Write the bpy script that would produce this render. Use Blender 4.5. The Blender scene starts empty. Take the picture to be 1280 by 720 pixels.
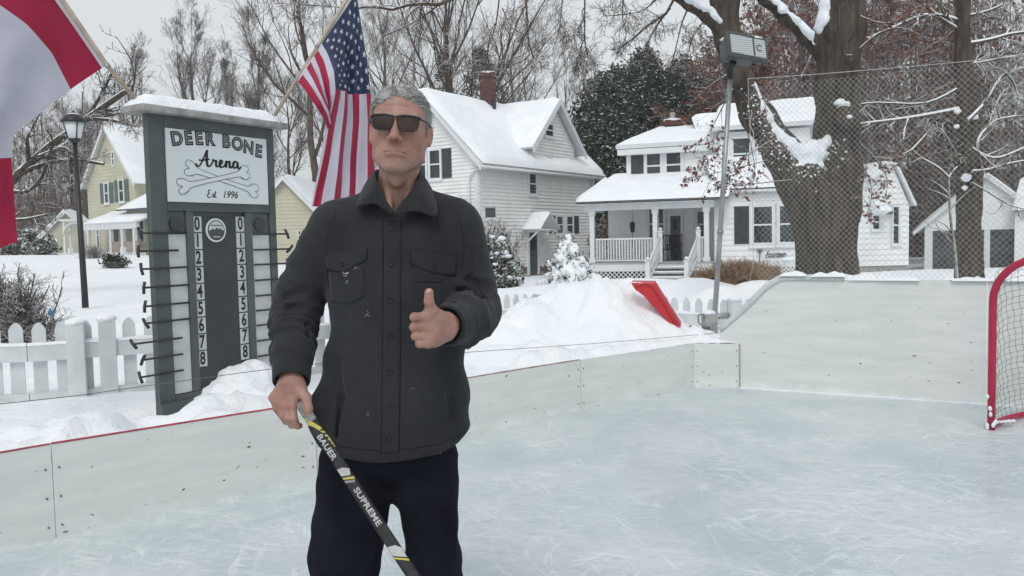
import bpy, bmesh, math, random
import numpy as np
from mathutils import Vector, Matrix, noise as mnoise
from mathutils.bvhtree import BVHTree

scene = bpy.context.scene
COL = scene.collection
R_ = math.radians

# ------------------------------------------------------------------ camera
CAM_H = 1.38
FPX = 1030.0
PITCH = math.atan(60 / FPX)
ROLL = R_(-1.2)
_rx = np.array(Matrix.Rotation(math.pi / 2 - PITCH, 3, 'X'))
_rz = np.array(Matrix.Rotation(ROLL, 3, 'Z'))
CR = _rx @ _rz
CAM = np.array([0, 0, CAM_H])


def ray(u, v):
 return CR @ np.array([(u - 640) / FPX, -(v - 360) / FPX, -1.0])


def P(u, v, Y):
 """world point seen at (u, v) of the 1280x720 photo at depth Y"""
 d = ray(u, v)
 return CAM + d * (Y / d[1])


def G(u, v, z=0.0):
 d = ray(u, v)
 return CAM + d * ((z - CAM_H) / d[2])


def make_camera():
 cd = bpy.data.cameras.new('camera')
 cd.sensor_width = 36
 cd.lens = FPX / 1280 * 36
 cd.clip_start = 0.05
 cd.clip_end = 2000
 co = bpy.data.objects.new('camera', cd)
 COL.objects.link(co)
 M = Matrix([list(r) for r in CR]).to_4x4()
 M.translation = Vector(CAM)
 co.matrix_world = M
 scene.camera = co


# ------------------------------------------------------------------ objects
def tag(o, label=None, cat=None, group=None, kind=None):
 if label:
  o['label'] = label
 if cat:
  o['category'] = cat
 if group:
  o['group'] = group
 if kind:
  o['kind'] = kind
 return o


def thing(name, loc, label, cat, group=None):
 o = bpy.data.objects.new(name, None)
 o.empty_display_size = 0.1
 COL.objects.link(o)
 o.location = Vector([float(c) for c in loc])
 return tag(o, label, cat, group)


def world_off(o):
 v = Vector((0, 0, 0))
 while o is not None:
  v = v + o.location
  o = o.parent
 return v


def copy_tree(o, parent=None):
 c = o.copy()
 COL.objects.link(c)
 c.parent = parent
 for ch in o.children:
  copy_tree(ch, c)
 return c


class MB:
 """collects geometry in world space, then links it as ONE mesh object"""

 def __init__(s):
  s.v = []
  s.f = []
  s.m = []
  s.sm = []

 def add(s, vs, fs, mi=0, smooth=False, M=None):
  b = len(s.v)
  if M is not None:
   vs = [M @ Vector(v) for v in vs]
  s.v += [tuple(float(c) for c in v) for v in vs]
  for f in fs:
   s.f.append(tuple(i + b for i in f))
   s.m.append(mi)
   s.sm.append(smooth)
  return s

 def box(s, lo, hi, mi=0, M=None):
  x0, y0, z0 = lo
  x1, y1, z1 = hi
  vs = [(x0, y0, z0), (x1, y0, z0), (x1, y1, z0), (x0, y1, z0), (x0, y0, z1), (x1, y0, z1), (x1, y1, z1), (x0, y1, z1)]
  return s.add(vs, [(0, 3, 2, 1), (4, 5, 6, 7), (0, 1, 5, 4), (1, 2, 6, 5), (2, 3, 7, 6), (3, 0, 4, 7)], mi, False, M)

 def bbox(s, lo, hi, b=0.006, mi=0, M=None):
  """box with bevelled edges"""
  bm = bmesh.new()
  bmesh.ops.create_cube(bm, size=1)
  c = [(lo[i] + hi[i]) / 2 for i in range(3)]
  d = [abs(hi[i] - lo[i]) for i in range(3)]
  for v in bm.verts:
   v.co = Vector((c[0] + v.co.x * d[0], c[1] + v.co.y * d[1], c[2] + v.co.z * d[2]))
  bmesh.ops.bevel(bm, geom=bm.edges[:], offset=min(b, min(d) * .45), segments=2, affect='EDGES', profile=.5)
  s.bm(bm, mi, False, M)
  return s

 def bm(s, bm, mi=0, smooth=True, M=None):
  bm.verts.index_update()
  s.add([v.co.copy() for v in bm.verts], [[v.index for v in f.verts] for f in bm.faces], mi, smooth, M)
  bm.free()
  return s

 def prism(s, poly, f3, n0, n1, mi=0, smooth=False):
  """poly in (a,b); f3(a,b,n)->xyz ; extruded from n0 to n1"""
  k = len(poly)
  vs = [f3(a, b, n0) for a, b in poly] + [f3(a, b, n1) for a, b in poly]
  fs = [tuple(range(k))[::-1], tuple(range(k, 2 * k))] + [(i, (i + 1) % k, (i + 1) % k + k, i + k) for i in range(k)]
  return s.add(vs, fs, mi, smooth)

 def tube(s, pts, rad, n=8, mi=0, cap=True, smooth=True, closed=False):
  pts = [Vector([float(c) for c in p]) for p in pts]
  m = len(pts)
  if not hasattr(rad, '__len__'):
   rad = [rad] * m
  vs = []
  fs = []
  prev = None
  for i, p in enumerate(pts):
   if closed:
    t = pts[(i + 1) % m] - pts[i - 1]
   else:
    t = pts[min(i + 1, m - 1)] - pts[max(i - 1, 0)]
   if t.length < 1e-9:
    t = Vector((0, 0, 1))
   t.normalize()
   if prev is None:
    a = Vector((0, 0, 1)) if abs(t.z) < .9 else Vector((1, 0, 0))
    x = t.cross(a).normalized()
   else:
    x = (prev - t * prev.dot(t))
    if x.length < 1e-6:
     x = t.orthogonal()
    x.normalize()
   prev = x
   y = t.cross(x)
   for k in range(n):
    a = 2 * math.pi * k / n
    vs.append(p + (x * math.cos(a) + y * math.sin(a)) * rad[i])
  rings = m if closed else m - 1
  for i in range(rings):
   j = (i + 1) % m
   for k in range(n):
    k2 = (k + 1) % n
    fs.append((i * n + k, i * n + k2, j * n + k2, j * n + k))
  if cap and not closed:
   fs.append(tuple(range(n))[::-1])
   fs.append(tuple((m - 1) * n + k for k in range(n)))
  return s.add(vs, fs, mi, smooth)

 def lathe(s, prof, c, n=24, mi=0, smooth=True, M=None):
  """prof [(r,z)], centre c"""
  vs = []
  fs = []
  for r, z in prof:
   for k in range(n):
    a = 2 * math.pi * k / n
    vs.append((c[0] + r * math.cos(a), c[1] + r * math.sin(a), c[2] + z))
  m = len(prof)
  for i in range(m - 1):
   for k in range(n):
    k2 = (k + 1) % n
    fs.append((i * n + k, i * n + k2, (i + 1) * n + k2, (i + 1) * n + k))
  fs.append(tuple(range(n))[::-1])
  fs.append(tuple((m - 1) * n + k for k in range(n)))
  return s.add(vs, fs, mi, smooth, M)

 def blob(s, c, r, seed=0, sub=2, amp=.25, mi=0, freq=2.0):
  bm = bmesh.new()
  bmesh.ops.create_icosphere(bm, subdivisions=sub, radius=1)
  if not hasattr(r, '__len__'):
   r = (r, r, r)
  for v in bm.verts:
   n = mnoise.noise(v.co * freq + Vector((seed * 7.13, seed * 3.7, seed * 1.9)))
   v.co = v.co * (1 + amp * n)
   v.co = Vector((c[0] + v.co.x * r[0], c[1] + v.co.y * r[1], c[2] + v.co.z * r[2]))
  return s.bm(bm, mi, True)

 def build_split(s, name, mats, parent=None):
  """one object per separate piece"""
  par = list(range(len(s.v)))

  def find(a):
   while par[a] != a:
    par[a] = par[par[a]]
    a = par[a]
   return a
  for f in s.f:
   r = find(f[0])
   for i in f[1:]:
    par[find(i)] = r
  gr = {}
  for k, f in enumerate(s.f):
   gr.setdefault(find(f[0]), []).append(k)
  for ks in gr.values():
   m = MB()
   mp = {}
   for k in ks:
    for i in s.f[k]:
     if i not in mp:
      mp[i] = len(m.v)
      m.v.append(s.v[i])
    m.f.append(tuple(mp[i] for i in s.f[k]))
    m.m.append(s.m[k])
    m.sm.append(s.sm[k])
   m.build(name, mats, parent)

 def build(s, name, mats, parent=None):
  me = bpy.data.meshes.new(name)
  off = world_off(parent) if parent is not None else Vector((0, 0, 0))
  V = np.array(s.v, dtype=np.float32) - np.array(off, dtype=np.float32)
  me.vertices.add(len(V))
  me.vertices.foreach_set('co', V.ravel())
  ln = np.array([len(f) for f in s.f], dtype=np.int32)
  idx = np.fromiter((i for f in s.f for i in f), dtype=np.int32)
  me.loops.add(len(idx))
  me.loops.foreach_set('vertex_index', idx)
  me.polygons.add(len(ln))
  me.polygons.foreach_set('loop_start', np.concatenate([[0], np.cumsum(ln)[:-1]]).astype(np.int32))
  me.polygons.foreach_set('loop_total', ln)
  if not isinstance(mats, (list, tuple)):
   mats = [mats]
  for m in mats:
   me.materials.append(m)
  me.polygons.foreach_set('material_index', np.array(s.m, dtype=np.int32))
  me.polygons.foreach_set('use_smooth', np.array(s.sm, dtype=bool))
  me.update(calc_edges=True)
  me.validate()
  o = bpy.data.objects.new(name, me)
  COL.objects.link(o)
  o.parent = parent
  return o


def mesh_np(name, V, F, mats, parent=None, mi=None, smooth=True):
 """V (n,3), F (m,4) or (m,3) arrays"""
 me = bpy.data.meshes.new(name)
 off = world_off(parent) if parent is not None else Vector((0, 0, 0))
 V = np.asarray(V, dtype=np.float32) - np.array(off, dtype=np.float32)
 F = np.asarray(F, dtype=np.int32)
 me.vertices.add(len(V))
 me.vertices.foreach_set('co', V.ravel())
 k = F.shape[1]
 me.loops.add(F.size)
 me.loops.foreach_set('vertex_index', F.ravel())
 me.polygons.add(len(F))
 me.polygons.foreach_set('loop_start', (np.arange(len(F)) * k).astype(np.int32))
 me.polygons.foreach_set('loop_total', np.full(len(F), k, dtype=np.int32))
 if not isinstance(mats, (list, tuple)):
  mats = [mats]
 for m in mats:
  me.materials.append(m)
 if mi is not None:
  me.polygons.foreach_set('material_index', np.asarray(mi, dtype=np.int32))
 me.polygons.foreach_set('use_smooth', np.full(len(F), smooth, dtype=bool))
 me.update(calc_edges=True)
 o = bpy.data.objects.new(name, me)
 COL.objects.link(o)
 o.parent = parent
 return o


# ------------------------------------------------------------------ materials
class NT:
 def __init__(s, name):
  s.mat = bpy.data.materials.new(name)
  s.mat.use_nodes = True
  s.t = s.mat.node_tree
  s.b = s.t.nodes['Principled BSDF']
  s.out = s.t.nodes['Material Output']

 def n(s, typ, **kw):
  nd = s.t.nodes.new(typ)
  for k, v in kw.items():
   if k.startswith('_'):
    setattr(nd, k[1:], v)
   else:
    key = k.replace('__', ' ')
    if key.isdigit():
     key = int(key)
    s.set(nd.inputs[key], v)
  return nd

 def set(s, inp, v):
  if isinstance(v, bpy.types.NodeSocket):
   s.t.links.new(v, inp)
  else:
   if inp.type == 'RGBA' and len(v) == 3:
    v = (*v, 1)
   inp.default_value = v

 def coord(s, kind='Object'):
  return s.n('ShaderNodeTexCoord').outputs[kind]

 def pos(s):
  return s.n('ShaderNodeNewGeometry').outputs['Position']

 def mapping(s, vec, scale=(1, 1, 1), rot=(0, 0, 0), loc=(0, 0, 0)):
  return s.n('ShaderNodeMapping', Vector=vec, Scale=scale, Rotation=rot, Location=loc).outputs[0]

 def noise(s, vec, scale, detail=4, rough=.5, dist=0.0):
  return s.n('ShaderNodeTexNoise', Vector=vec, Scale=scale, Detail=detail, Roughness=rough, Distortion=dist).outputs[0]

 def math(s, op, a, b=0.0, c=None, clamp=False):
  nd = s.t.nodes.new('ShaderNodeMath')
  nd.operation = op
  nd.use_clamp = clamp
  s.set(nd.inputs[0], a)
  s.set(nd.inputs[1], b)
  if c is not None:
   s.set(nd.inputs[2], c)
  return nd.outputs[0]

 def ramp(s, x, a, b, lo=0.0, hi=1.0):
  nd = s.t.nodes.new('ShaderNodeMapRange')
  nd.interpolation_type = 'SMOOTHSTEP'
  s.set(nd.inputs[0], x)
  nd.inputs[1].default_value = a
  nd.inputs[2].default_value = b
  nd.inputs[3].default_value = lo
  nd.inputs[4].default_value = hi
  return nd.outputs[0]

 def mix(s, fac, a, b):
  nd = s.t.nodes.new('ShaderNodeMix')
  nd.data_type = 'RGBA'
  s.set(nd.inputs[0], fac)
  s.set(nd.inputs[6], a)
  s.set(nd.inputs[7], b)
  return nd.outputs[2]

 def bump(s, h, strength=.3, dist=.01):
  nd = s.t.nodes.new('ShaderNodeBump')
  nd.inputs['Strength'].default_value = strength
  nd.inputs['Distance'].default_value = dist
  s.set(nd.inputs['Height'], h)
  s.set(s.b.inputs['Normal'], nd.outputs[0])

 def end(s, col=None, rough=None, spec=None, metal=None):
  if col is not None:
   s.set(s.b.inputs['Base Color'], col)
  if rough is not None:
   s.set(s.b.inputs['Roughness'], rough)
  if spec is not None:
   s.b.inputs['Specular IOR Level'].default_value = spec
  if metal is not None:
   s.b.inputs['Metallic'].default_value = metal
  return s.mat


def simple(name, col, rough=.6, var=.12, scale=6.0, spec=.4, metal=0.0, bump=0.0, bscale=60, detail=4, dist=.003):
 """a plain material with soft uneven colour and an optional fine bump"""
 m = NT(name)
 p = m.coord()
 n = m.noise(p, scale, detail, .6)
 d = tuple(c * (1 - var) for c in col)
 l = tuple(min(1, c * (1 + var)) for c in col)
 c = m.mix(m.ramp(n, .3, .7), d, l)
 if bump:
  m.bump(m.noise(p, bscale, 3, .6), bump, dist)
 return m.end(c, rough, spec, metal)


M = {}


def make_materials():
 # snow
 m = NT('snow')
 p = m.pos()
 n1 = m.noise(p, 3.0, 5, .6)
 n2 = m.noise(p, 40.0, 3, .6)
 n3 = m.noise(p, 11.0, 4, .65)
 h = m.math('ADD', m.math('ADD', m.math('MULTIPLY', n1, 1.0), m.math('MULTIPLY', n3, .5)), m.math('MULTIPLY', n2, .16))
 m.bump(h, .55, .07)
 c = m.mix(m.ramp(m.noise(p, 1.3, 4, .6), .35, .7), (.80, .83, .87), (.87, .885, .90))
 m.b.inputs['Subsurface Weight'].default_value = 0.0
 M['snow'] = m.end(c, .75, .25)

 # ice
 m = NT('ice')
 p = m.pos()
 big = m.noise(p, .8, 5, .62, .5)
 base = m.mix(m.ramp(big, .36, .64), (.445, .505, .53), (.565, .615, .635))
 acc = None
 warp = m.n('ShaderNodeTexNoise', Vector=p, Scale=1.1, Detail=3)
 wv = m.n('ShaderNodeVectorMath', _operation='MULTIPLY', **{'0': warp.outputs['Color'], '1': (.25, .25, 0)}).outputs[0]
 pw = m.n('ShaderNodeVectorMath', _operation='ADD', **{'0': p, '1': wv}).outputs[0]
 for a, sx, sy, th in ((20, 3.2, 22, .55), (75, 3.0, 26, .555), (-35, 4.0, 30, .56), (5, 9, 46, .57), (130, 8, 60, .575), (50, 14, 40, .58)):
  q = m.mapping(m.mapping(pw, rot=(0, 0, R_(a))), scale=(sx, sy, 1))
  nz = m.noise(q, 1.0, 4, .6, .3)
  s_ = m.ramp(nz, th - .01, th + .10)
  acc = s_ if acc is None else m.math('MAXIMUM', acc, s_)
 msk = m.ramp(m.noise(p, 1.7, 4, .65), .33, .62, .15, 1)
 frost = m.math('MULTIPLY', acc, msk)
 col = m.mix(m.math('MULTIPLY', frost, .42), base, (.84, .88, .89))
 # darker wet patches
 dk = m.ramp(m.noise(m.mapping(pw, scale=(3.5, 9, 1), rot=(0, 0, .35)), 2.4, 6, .7), .53, .63)
 dk2 = m.ramp(m.noise(m.mapping(p, scale=(9, 22, 1), rot=(0, 0, -.3)), 1.8, 4, .7), .56, .66)
 dk = m.math('MAXIMUM', dk, m.math('MULTIPLY', dk2, m.ramp(m.noise(p, 1.1, 3, .6), .42, .6)))
 col = m.mix(m.math('MULTIPLY', dk, .40), col, (.36, .425, .45))
 # thin skate cuts: edges of a stretched cell pattern and its rotated twin
 cut = None
 for a, sc in ((40, (.55, 2.1, 1)), (-20, (1.9, .5, 1)), (80, (.8, 3.1, 1))):
  q = m.mapping(m.mapping(pw, rot=(0, 0, R_(a))), scale=sc)
  vo = m.n('ShaderNodeTexVoronoi', _feature='DISTANCE_TO_EDGE', Vector=q, Scale=1.5).outputs[0]
  s_ = m.ramp(vo, .003, .011, 1, 0)
  cut = s_ if cut is None else m.math('MAXIMUM', cut, s_)
 cm = m.math('MULTIPLY', cut, m.ramp(m.noise(p, 2.3, 3, .6), .48, .62))
 col = m.mix(m.math('MULTIPLY', cm, .34), col, (.85, .89, .90))
 m.bump(m.math('ADD', m.math('MULTIPLY', frost, .5), m.noise(p, 9, 5, .6)), .16, .02)
 rg = m.ramp(frost, 0, 1, .30, .6)
 M['ice'] = m.end(col, rg, .45)

 # rink board plastic
 m = NT('rink_board_white')
 p = m.pos()
 st = m.noise(m.mapping(p, scale=(1.2, 1.2, 9)), 1.5, 5, .6)
 c = m.mix(m.ramp(st, .35, .7), (.635, .66, .64), (.71, .73, .71))
 dirt = m.ramp(m.noise(m.mapping(p, scale=(1, 1, 2.5)), 3.2, 7, .75), .54, .72)
 c = m.mix(m.math('MULTIPLY', dirt, .35), c, (.50, .53, .46))
 vo = m.n('ShaderNodeTexVoronoi', Vector=m.mapping(p, scale=(1, 1, 2.4)), Scale=4.2)
 keep = m.math('GREATER_THAN', m.n('ShaderNodeSeparateColor', Color=vo.outputs['Color']).outputs[0], .5)
 jit = m.math('ADD', vo.outputs['Distance'], m.math('MULTIPLY', m.math('SUBTRACT', m.noise(p, 70, 2), .5), .10))
 sp = m.math('MULTIPLY', m.ramp(jit, .038, .075, 1, 0), keep)
 c = m.mix(m.math('MULTIPLY', sp, .85), c, (.05, .05, .05))
 vo = m.n('ShaderNodeTexVoronoi', Vector=m.mapping(p, scale=(1, 1, 1.8), rot=(0, .4, 0)), Scale=11.0)
 keep = m.math('GREATER_THAN', m.n('ShaderNodeSeparateColor', Color=vo.outputs['Color']).outputs[0], .72)
 sp = m.math('MULTIPLY', m.ramp(vo.outputs['Distance'], .04, .09, 1, 0), keep)
 c = m.mix(m.math('MULTIPLY', sp, .6), c, (.16, .16, .15))
 # frost streaks thrown up from the ice
 sz = m.n('ShaderNodeSeparateXYZ', Vector=p).outputs[2]
 low = m.math('MULTIPLY', m.ramp(sz, .0, .12, 1, 0), m.ramp(m.noise(p, 7, 4, .6), .45, .7))
 c = m.mix(m.math('MULTIPLY', low, .6), c, (.8, .83, .84))
 m.bump(m.noise(p, 3, 4, .5), .12, .02)
 M['board'] = m.end(c, .42, .45)
 M['board_trim'] = simple('board_trim_red', (.42, .05, .08), .5, .3, 20)
 M['scuff'] = simple('grey_scuff', (.30, .30, .28), .6, .3, 20)
 M['board_trim_dull'] = simple('board_trim_faded', (.34, .22, .20), .6, .5, 20)
 M['foam'] = simple('foam_grey_white', (.55, .585, .58), .6, .08, 9, bump=.2, bscale=30)
 M['fence'] = simple('fence_white_paint', (.60, .63, .64), .55, .09, 5, bump=.2, bscale=50)
 M['rough_wood'] = simple('weathered_wood', (.30, .30, .29), .8, .3, 9, bump=.5, bscale=40)
 # scoreboard paint
 M['sb_paint'] = simple('slate_grey_paint', (.078, .092, .093), .45, .14, 4, bump=.25, bscale=45)
 M['sb_recess'] = simple('dark_slate_paint', (.040, .046, .054), .45, .12, 4)
 M['sb_sign'] = simple('sign_face', (.62, .67, .68), .4, .04, 3)
 M['sb_strip'] = simple('score_strip', (.52, .55, .55), .5, .08, 6)
 M['sb_num'] = simple('number_plate', (.48, .52, .54), .5, .06, 9)
 M['ink'] = simple('black_ink', (.012, .013, .015), .5, .1, 9)
 M['ink_grey'] = simple('grey_ink', (.07, .075, .08), .5, .1, 9)
 M['peg'] = simple('peg_black_iron', (.03, .033, .034), .5, .3, 20)
 M['steel'] = simple('galvanised_steel', (.30, .32, .33), .45, .18, 9, metal=.6)
 M['black_metal'] = simple('black_painted_metal', (.018, .020, .022), .4, .2, 9)
 M['goal_red'] = simple('red_goal_paint', (.40, .012, .055), .28, .10, 7, spec=.5)
 M['twine'] = simple('white_twine', (.42, .44, .42), .8, .1, 9)
 M['goal_net'] = simple('goal_net_twine', (.20, .215, .20), .8, .15, 9)
 M['wire'] = simple('wire_grey', (.13, .13, .13), .5, .1, 9)
 M['red_plastic'] = simple('red_plastic', (.50, .022, .035), .35, .12, 6, spec=.5, bump=.15, bscale=25)

 def glass(name, col, rough=.06):
  m = NT(name)
  p = m.pos()
  n = m.noise(m.mapping(p, scale=(1, 1, .5)), .8, 3)
  c = m.mix(m.ramp(n, .4, .65), tuple(x * .6 for x in col), tuple(x * 1.5 for x in col))
  return m.end(c, rough, .5)
 M['glass'] = glass('window_glass', (.035, .042, .046))
 M['white_trim'] = simple('white_trim', (.66, .68, .69), .5, .05, 3)
 M['siding'] = simple('white_siding', (.76, .765, .75), .55, .06, 1.2)
 M['siding2'] = simple('bright_white_siding', (.76, .775, .775), .55, .05, 1.2)
 M['yellow'] = simple('pale_yellow_siding', (.50, .475, .36), .6, .07, 1.5)
 M['yellow_dim'] = simple('dull_yellow_siding', (.45, .44, .34), .6, .10, 1.0)
 M['shutter'] = simple('dark_shutter', (.045, .052, .055), .5, .2, 5)
 M['green_shutter'] = simple('green_shutter', (.10, .15, .13), .5, .2, 5)
 M['shingle'] = simple('grey_shingle', (.12, .12, .125), .85, .25, 8)
 M['tan'] = simple('tan_porch_screen', (.30, .25, .21), .7, .2, 3)

 def brick(name, c1, c2, mo, scale):
  m = NT(name)
  g = m.n('ShaderNodeNewGeometry')
  s3 = m.n('ShaderNodeSeparateXYZ', Vector=g.outputs['Position'])
  x = m.math('ADD', s3.outputs[0], s3.outputs[1])
  v = m.n('ShaderNodeCombineXYZ', X=x, Y=s3.outputs[2], Z=0.0).outputs[0]
  b = m.n('ShaderNodeTexBrick', Vector=v, Color1=(*c1, 1), Color2=(*c2, 1), Mortar=(*mo, 1), Scale=scale)
  return m.end(b.outputs[0], .85, .3)
 M['brick_red'] = brick('red_brick', (.115, .036, .030), (.075, .030, .026), (.12, .10, .09), 4.5)
 M['brick_tan'] = brick('brown_brick', (.19, .13, .10), (.14, .10, .085), (.22, .2, .18), 3.5)
 M['door'] = simple('dark_door', (.06, .075, .085), .5, .2, 4)
 M['straw'] = simple('dead_grass', (.32, .22, .15), .9, .35, 14)

 # bark with snow lying on what faces up
 def bark(name, col, lo, hi, cover=.5, scale=18, bstr=.8, side=0.0, zs=.25, bd=.03):
  m = NT(name)
  p = m.pos()
  q = m.mapping(p, scale=(1, 1, zs))
  n = m.noise(q, scale, 5, .65, .6)
  c = m.mix(m.ramp(n, .3, .7), tuple(x * .55 for x in col), tuple(x * 1.45 for x in col))
  lichen = m.ramp(m.noise(p, 1.8, 4, .6), .5, .7)
  c = m.mix(m.math('MULTIPLY', lichen, .35), c, tuple(x * f for x, f in zip(col, (1.2, 1.3, 1.2))))
  nz = m.n('ShaderNodeSeparateXYZ', Vector=m.n('ShaderNodeNewGeometry').outputs['Normal'])
  up = nz.outputs[2]
  if side:
   up = m.math('ADD', up, m.math('MULTIPLY', nz.outputs[0], side))
  k = m.math('ADD', up, m.math('MULTIPLY', m.math('SUBTRACT', m.noise(p, 6, 3, .6), .5), cover))
  c = m.mix(m.ramp(k, lo, hi), c, (.84, .86, .88))
  if bstr:
   m.bump(n, bstr, bd)
  return m.end(c, .9, .15)
 M['bark_big'] = bark('maple_bark', (.080, .066, .054), .72, .9, .6, 10, 1.0, zs=.16, bd=.07)
 M['bark_limb'] = bark('snowy_limb_bark', (.085, .070, .058), .25, .55, .6, 16, .8)
 M['twig'] = bark('snowy_twig', (.095, .072, .058), .5, .85, .5, 10, 0)
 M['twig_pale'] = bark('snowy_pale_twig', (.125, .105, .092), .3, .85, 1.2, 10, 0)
 M['wood_mass'] = bark('snowy_wood_twig', (.125, .080, .062), .6, 1.0, 1.1, 4, 0)
 M['snowy_branch'] = bark('well_snowed_branch', (.10, .082, .07), -.15, .35, .5, 10, 0)

 def leaf(name, a, b, snow=0.0, sc=1.2):
  m = NT(name)
  p = m.pos()
  n = m.noise(p, sc, 4, .7)
  c = m.mix(m.ramp(n, .3, .7), a, b)
  if snow:
   nz = m.n('ShaderNodeSeparateXYZ', Vector=m.n('ShaderNodeNewGeometry').outputs['Normal']).outputs[2]
   k = m.math('ADD', m.math('ABSOLUTE', nz), m.math('MULTIPLY', m.math('SUBTRACT', m.noise(p, 3.5, 3, .7), .5), 1.6))
   c = m.mix(m.ramp(k, 1.15 - snow, 1.4 - snow), c, (.80, .83, .84))
  return m.end(c, .8, .2)
 M['oak_leaf'] = leaf('russet_oak_leaf', (.12, .052, .040), (.23, .105, .078), .25)
 M['evergreen'] = leaf('dark_evergreen', (.013, .026, .015), (.036, .056, .030), .50, 2.0)
 M['evergreen_snowy'] = leaf('snowy_evergreen', (.03, .046, .028), (.065, .085, .05), .72, 3)
 M['tan_leaf'] = leaf('tan_leaf', (.25, .19, .12), (.36, .30, .22), .2)


def make_haze():
 mb = MB()
 mb.box((-520, -60, -3), (520, 420, 34))
 m = bpy.data.materials.new('snowy_air')
 m.use_nodes = True
 t = m.node_tree
 for n in list(t.nodes):
  if n.type != 'OUTPUT_MATERIAL':
   t.nodes.remove(n)
 v = t.nodes.new('ShaderNodeVolumePrincipled')
 v.inputs['Color'].default_value = (.93, .95, .97, 1)
 v.inputs['Density'].default_value = HAZE
 t.links.new(v.outputs[0], t.nodes['Material Output'].inputs['Volume'])
 o = mb.build('haze', m)
 tag(o, kind='stuff')


HAZE = .0011


def setup_world():
 w = bpy.data.worlds.new("World")
 scene.world = w
 w.use_nodes = True
 t = w.node_tree
 bg = t.nodes['Background']
 sky = t.nodes.new('ShaderNodeTexSky')
 sky.sky_type = 'NISHITA'
 sky.sun_disc = False
 sky.sun_elevation = R_(46)
 sky.sun_rotation = R_(190)
 sky.air_density = 1.0
 sky.dust_density = 4.0
 hs = t.nodes.new('ShaderNodeHueSaturation')
 hs.inputs['Saturation'].default_value = .10
 t.links.new(sky.outputs[0], hs.inputs['Color'])
 # overcast: the cloud deck evens the sky out
 mx = t.nodes.new('ShaderNodeMix')
 mx.data_type = 'RGBA'
 mx.inputs[0].default_value = .80
 tc = t.nodes.new('ShaderNodeTexCoord')
 nz = t.nodes.new('ShaderNodeTexNoise')
 nz.inputs['Scale'].default_value = 1.6
 nz.inputs['Detail'].default_value = 4
 t.links.new(tc.outputs['Generated'], nz.inputs['Vector'])
 cr = t.nodes.new('ShaderNodeMix')
 cr.data_type = 'RGBA'
 t.links.new(nz.outputs[0], cr.inputs[0])
 cr.inputs[6].default_value = (6.8, 7.35, 7.65, 1)
 cr.inputs[7].default_value = (7.6, 8.0, 8.25, 1)
 t.links.new(hs.outputs[0], mx.inputs[6])
 t.links.new(cr.outputs[2], mx.inputs[7])
 t.links.new(mx.outputs[2], bg.inputs['Color'])
 bg.inputs['Strength'].default_value = .10
 sd = bpy.data.lights.new('sun', 'SUN')
 sd.energy = .95
 sd.angle = R_(24)
 sd.color = (1, .98, .95)
 so = bpy.data.objects.new('sun', sd)
 COL.objects.link(so)
 so.rotation_euler = (R_(42), 0, R_(-10))
 vs = scene.view_settings
 vs.view_transform = 'Standard'
 vs.look = 'None'
 vs.exposure = .20
 vs.gamma = 1
 vs.use_curve_mapping = False
 c = scene.cycles
 c.use_denoising = True
 c.max_bounces = 6
 c.diffuse_bounces = 3
 c.use_adaptive_sampling = True
 c.adaptive_threshold = .015


# ------------------------------------------------------------------ text
def text_geo(s, size=1.0, bold=0.0, shear=0.0, res=3, space=1.0, align='CENTER'):
 """flat letters in the x-y plane as (verts, faces), centred on the origin"""
 cu = bpy.data.curves.new('t', 'FONT')
 cu.body = s
 cu.size = size
 cu.offset = bold
 cu.shear = shear
 cu.space_character = space
 cu.resolution_u = res
 cu.align_x = align
 cu.align_y = 'CENTER'
 cu.fill_mode = 'BOTH'
 o = bpy.data.objects.new('t', cu)
 COL.objects.link(o)
 bpy.context.view_layer.update()
 dg = bpy.context.evaluated_depsgraph_get()
 me = bpy.data.meshes.new_from_object(o.evaluated_get(dg))
 vs = [v.co.copy() for v in me.vertices]
 fs = [tuple(p.vertices) for p in me.polygons]
 bpy.data.objects.remove(o)
 bpy.data.curves.remove(cu)
 bpy.data.meshes.remove(me)
 return vs, fs


def smooth_poly(pts, n=6):
 """Catmull-Rom through 2d/3d points"""
 pts = [np.array(p, float) for p in pts]
 out = []
 for i in range(len(pts) - 1):
  p0 = pts[max(i - 1, 0)]
  p1 = pts[i]
  p2 = pts[i + 1]
  p3 = pts[min(i + 2, len(pts) - 1)]
  for k in range(n):
   t = k / n
   out.append(.5 * ((2 * p1) + (-p0 + p2) * t + (2 * p0 - 5 * p1 + 4 * p2 - p3) * t * t + (-p0 + 3 * p1 - 3 * p2 + p3) * t ** 3))
 out.append(pts[-1])
 return out


def stroke2d(pts, w):
 """a flat ribbon of width w (number or list) along 2d points -> verts(x,y), faces"""
 m = len(pts)
 if not hasattr(w, '__len__'):
  w = [w] * m
 vs = []
 for i in range(m):
  a = pts[max(i - 1, 0)]
  b = pts[min(i + 1, m - 1)]
  d = np.array(b, float) - np.array(a, float)
  L = np.hypot(*d) or 1
  nn = np.array([-d[1], d[0]]) / L * w[i] / 2
  vs += [tuple(np.array(pts[i]) + nn), tuple(np.array(pts[i]) - nn)]
 return vs, [(2 * i, 2 * i + 1, 2 * i + 3, 2 * i + 2) for i in range(m - 1)]


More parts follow.
